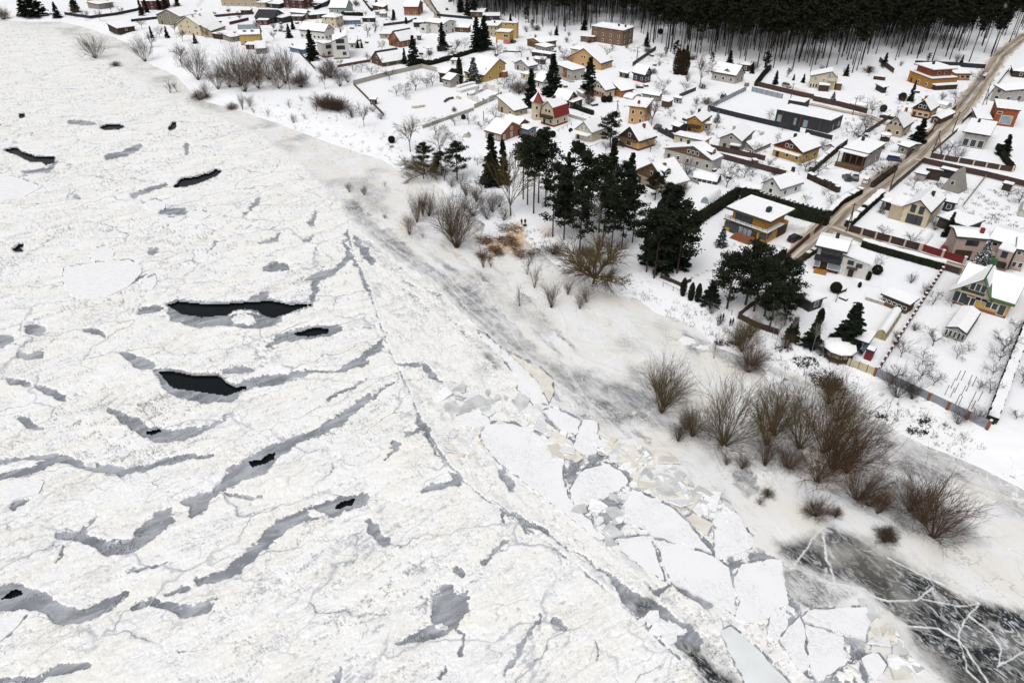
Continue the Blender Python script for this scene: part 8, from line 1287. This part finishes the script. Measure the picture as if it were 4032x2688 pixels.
for i, (lb, cr, poly, n) in enumerate((('dark evergreen scrub low on the bank before the brick-post fence', 'd7', [(260, 860), (420, 850), (480, 930), (380, 950), (290, 920)], 260), ('dark scrub patch beside the flooded thicket', 'd7', [(1190, 1440), (1300, 1450), (1380, 1470), (1330, 1490), (1200, 1475)], 120), ('dark scrub tufts on snow below the red brick posts', 'd7', [(940, 1320), (1010, 1330), (1030, 1370), (950, 1360)], 70), ('small dark scrub near the last brick post', 'd7', [(1290, 1380), (1390, 1370), (1380, 1400), (1300, 1410)], 80), ('dark scrub behind the willow thicket', 'd7', [(390, 980), (560, 960), (680, 1050), (560, 1130), (410, 1100)], 420), ('dark scrub at the bank foot tree', 'f3', [(530, 870), (880, 890), (900, 950), (560, 950)], 160), ('dark scrub on the bank under the thin birches', 'f3', [(1540, 960), (1880, 980), (1860, 1040), (1600, 1080)], 110), ('dark stones and scrub by the spreading willow', 'e8', [(2180, 950), (2320, 900), (2310, 1000), (2190, 1000)], 130))):
    P = NP(cr, poly); rnd = random.Random(40 + i); xs = [p[0] for p in P]; ys = [p[1] for p in P]; C = []
    while len(C) < n:
        x, y = rnd.uniform(min(xs), max(xs)), rnd.uniform(min(ys), max(ys))
        if poly_in(np.array([x]), np.array([y]), P)[0]:
            q = G(x, y)
            for _ in range(3): C.append((q.x + rnd.gauss(0, .25), q.y + rnd.gauss(0, .25), q.z + abs(rnd.gauss(0, .3))))
    tag(link('evergreen_scrub', quads_mesh('evergreen_scrub', C, .15, np.random.RandomState(i), 'dark_leaf', .3)), lb, 'shrub', 'dark scrub on the bank', 'thing')
YARDS = []
def clutter(n, seed):
    rnd = random.Random(seed); yards = [NP('n', p) for p in ([(1560, 130), (2000, 90), (2300, 150), (2600, 230), (2760, 330), (2800, 440), (2700, 560), (2450, 560), (2250, 480), (2050, 400), (1880, 330), (1650, 240)], [(2600, 420), (3000, 520), (3160, 600), (3250, 690), (3000, 720), (2750, 700), (2550, 640)], [(3350, 400), (3700, 330), (3760, 420), (3600, 600), (3480, 700), (3280, 720), (3300, 560)], [(700, 30), (1500, 10), (1560, 110), (1400, 200), (1200, 150), (900, 90)], [(3560, 700), (4030, 760), (4030, 960), (3700, 900), (3560, 800)])]; YARDS.extend(yards[:4])
    segs = []
    for P in yards:
        xs = [p[0] for p in P]; ys = [p[1] for p in P]; k = 0
        while k < n:
            x, y = rnd.uniform(min(xs), max(xs)), rnd.uniform(min(ys), max(ys))
            if not poly_in(np.array([x]), np.array([y]), P)[0]: continue
            k += 1; q = G(x, y); s = rnd.uniform(.4, 1.2)
            for _ in range(rnd.randint(5, 16)):
                d = Vector((rnd.gauss(0, .5), rnd.gauss(0, .5), 1)).normalized(); a = q + Vector((rnd.gauss(0, .4), rnd.gauss(0, .4), -.05)) * s; segs.append((*a, *(a + d * 1.1 * s * rnd.uniform(.4, 1.1)), .03, .014))
    tag(link('garden_stalks', segs_mesh('garden_stalks', segs, 'twig_grey')), 'dead garden stalks sticking out of snowy village yards', 'weeds', kind='stuff')
clutter(170, 9)
# rocks / rubble blocks near the unfinished building
def lump(name, label, cat, cr, p, s, m, seed, group, snowtop=True):
    b = G(*p, cr); rnd = random.Random(seed); bm = bmesh.new(); bmesh.ops.create_icosphere(bm, subdivisions=1, radius=.5)
    for v in bm.verts: v.co *= rnd.uniform(.75, 1.2)
    me = bpy.data.meshes.new(name); bm.to_mesh(me); bm.free(); me.materials.append(M(m)); o = link(name, me, None, (b.x, b.y, b.z + s * .25)); o.scale = (s * 1.2, s, s * .8); o.rotation_euler = (0, 0, rnd.uniform(0, 6)); return tag(o, label, cat, group, 'thing')
for i, (x, y) in enumerate(((360, 500), (390, 500), (420, 495), (450, 490), (480, 485))): lump('filled_sack', 'pale filled sack in the row below the small grey cottage', 'sack', 'd1', (x, y), 1.4, 'sack', i, 'row of pale sacks')
for i, (x, y) in enumerate(((740, 420), (770, 405), (800, 400), (720, 435), (860, 390), (880, 400))): lump('rubbish_heap', 'dark or pale rubbish lump near the stacked blocks', 'rubbish', 'd1', (x, y), 1.5, 'rubbish' if i < 4 else 'sack', i + 10, 'rubbish by the stacked blocks')
def stack(label, cr, a, b, c_, hh, m, n=4):
    A, B, C = (G(*q, cr) for q in (a, b, c_)); root = empty('block_stack', A, label, 'building blocks', 'stacked building blocks'); u, v = B - A, C - A; ang = math.atan2(u.y, u.x)
    for i in range(n):
        q = u * ((i + .5) / n) + v * .5; o = link('pallet_block', unit_box(m), root, q + Vector((0, 0, hh / 2))); o.scale = (u.length / n * .96, max(.8, v.length * .9), hh); o.rotation_euler = (0, 0, ang); s_ = link('snow', unit_box('roof_snow'), root, q + Vector((0, 0, hh + .1))); s_.scale = (u.length / n * .98, max(.8, v.length * .92), .2); s_.rotation_euler = (0, 0, ang)
stack('long stack of pale building blocks with snow on top', 'd1', (870, 300), (1060, 250), (850, 285), 1.2, 'block'); stack('lower stack of blocks beside the construction fence', 'd1', (880, 340), (1090, 280), (860, 320), 1.0, 'block')
# unfinished building: low walls
b0 = [G(*p, 'd1') for p in ((975, 400), (1150, 460), (1330, 390), (1320, 330), (1190, 290), (1095, 330))]; root = empty('unfinished_building', b0[0], 'unfinished roofless building with pale block walls and blue sheets', 'building')
for a, b in zip(b0, b0[1:] + b0[:1]):
    k = max(2, int((b - a).length / 3.0)); ang = math.atan2(b.y - a.y, b.x - a.x)
    for i in range(k):
        q = a.lerp(b, (i + .5) / k); hh = 1.0 + 1.2 * ((i * 7 + int(a.x)) % 3) / 2; o = link('wall_panel', unit_box('block' if (i + int(b.x)) % 4 else 'pale_grey_wall'), root, q - b0[0] + Vector((0, 0, hh / 2 - .1))); o.scale = ((b - a).length / k * .94, .3, hh); o.rotation_euler = (0, 0, ang)
for a in (b0[0], b0[1], b0[4], b0[5]): o = link('blue_sheet', unit_box('blue_plastic'), root, a - b0[0] + Vector((0, 0, 1.8))); o.scale = (.5, .4, .9)
# orchard stakes, wood piles, boats, garden items
for i, (x, y) in enumerate(((1505, 1160), (1550, 1180), (1555, 1105), (1600, 1040), (1585, 1140), (1640, 1040), (1595, 1235), (1640, 1165), (1695, 1075), (1680, 1130), (1730, 1090), (1690, 1285), (1725, 1215), (1720, 1290), (1780, 1210), (1615, 1250))):
    b = G(x, y, 'd7'); o = link('garden_stake', segs_mesh('garden_stake', [(0, 0, -.1, .3, .35, 1.9, .05, .05)], 'pole_wood', 5), None, b); tag(o, 'leaning wooden stake of the vine rows in the orchard', 'stake', 'vine row stakes', 'thing')
def pile(name, label, cat, cr, a, b, w, hh, m, snow=True, group=None):
    A, B = G(*a, cr), G(*b, cr); root = empty(name, (A + B) / 2, label, cat, group); ang = math.atan2(B.y - A.y, B.x - A.x); L = (B - A).length; k = max(2, int(L / 1.2))
    for i in range(k):
        o = link('piece', unit_box(m), root, (B - A) * ((i + .5) / k - .5) + Vector((0, 0, hh / 2 * (.85 + .15 * (i % 2))))); o.scale = (L / k * .95, w, hh * (.85 + .15 * (i % 2))); o.rotation_euler = (0, 0, ang)
    if snow: o = link('snow', unit_box('roof_snow'), root, (0, 0, hh + .08)); o.scale = (L * .97, w * .96, .18); o.rotation_euler = (0, 0, ang)
pile('wood_pile', 'dark stacked wood pile on the meadow near forest', 'wood pile', 'd3', (1875, 215), (2035, 235), 1.6, 1.5, 'dark_wood'); pile('garden_planter', 'long concrete planter with snow beside the curved path', 'planter', 'd7', (855, 365), (1010, 415), 1.4, .7, 'concrete'); pile('wood_pile', 'dark wood stack with snow by the dark shed hollow', 'wood pile', 'c5', (920, 1165), (1060, 1195), 1.6, 1.3, 'dark_wood'); pile('garden_bench', 'snowy garden bench at the shore slope', 'bench', 'd1', (98, 945), (140, 940), .7, .7, 'grey_wall'); pile('water_tank', 'blue barrels beside the long grey house wall', 'barrels', 'd2', (1250, 1085), (1330, 1100), .8, 1.0, 'blue_plastic', False); pile('dug_bed', 'snow-covered garden bed frame on the curved path lawn', 'garden bed', 'd7', (640, 360), (700, 385), .9, .4, 'dark_wood'); pile('low_wall', 'low snow-capped stone terrace before the pink-based house', 'wall', 'c3', (1120, 600), (1330, 610), .6, .6, 'dark_wood'); pile('boat', 'upturned dark boat with snow near the far bank shed', 'boat', 'f1', (400, 225), (640, 225), 2.2, .8, 'dark_wood'); pile('black_tarp_heap', 'black tarpaulin heap at the end of straw-coloured tunnel', 'tarpaulin', 'd7', (1085, 490), (1140, 500), 1.3, .9, 'fence_black', False); pile('brick_cold_frame', 'brown cold frame with snow by tan cottage', 'cold frame', 'd4', (200, 665), (390, 690), 1.6, 1.0, 'dark_wood')
for i, (x, y, hh, lb) in enumerate(((868, 215, 2.2, 'dark wrapped garden figure beside the white house'), (800, 275, 1.4, 'small dark covered grill on the white house drive'))): tree('ball', *N('d7', (x, y)), hh, lb, None, .55, name='covered_garden_item', cat='garden item')

# snow-capped heaps and small bushes about the yards, clear of buildings and roads
bpy.context.view_layer.update()
OCC = [(o.location.x, o.location.y, 8.0 if o.get('category') == 'house' else 5.0) for o in COL.objects if o.get('category') in ('house', 'shed', 'garage', 'barn', 'carport', 'greenhouse', 'outbuilding', 'car')]
RD = [v.co.copy() for o in COL.objects if o.name.split('.')[0] in ('snowy_road', 'side_lane') for v in o.data.vertices]
rd = np.array([(v.x, v.y) for v in RD]); oc = np.array(OCC); rnd = random.Random(12); made = 0; tries = 0
while made < 90 and tries < 4000:
    tries += 1; P = YARDS[rnd.choice((0, 0, 1, 2, 3, 3))]; xs = [p[0] for p in P]; ys = [p[1] for p in P]; x, y = rnd.uniform(min(xs), max(xs)), rnd.uniform(min(ys), max(ys))
    if not poly_in(np.array([x]), np.array([y]), P)[0]: continue
    q = G(x, y)
    if (np.hypot(oc[:, 0] - q.x, oc[:, 1] - q.y) < oc[:, 2]).any() or np.hypot(rd[:, 0] - q.x, rd[:, 1] - q.y).min() < 3: continue
    made += 1
    if made % 2:
        root = empty('yard_heap', q, 'low snow-capped heap of dark boards in a village yard', 'heap', 'snowy heaps in the yards'); root.rotation_euler = (0, 0, rnd.uniform(0, 3.1)); L = rnd.uniform(1.4, 3.4)
        for k in range(3):
            o = link('board', unit_box(('dark_wood', 'brown_wood', 'charcoal_wall')[(made + k) % 3]), root, (rnd.uniform(-.2, .2), (k - 1) * .5, .3 + .08 * k)); o.scale = (L * rnd.uniform(.8, 1), .48, rnd.uniform(.5, .9)); o.rotation_euler = (0, 0, rnd.uniform(-.1, .1))
        o = link('snow', unit_box('roof_snow'), root, (0, 0, .86)); o.scale = (L * .9, 1.3, .2)
    else: shrub(rnd.choice(('grey', 'brown', 'dense')), x, y, rnd.uniform(1.4, 3.0), 'low leafless bush in a village yard', 'low yard bushes', 1.0)
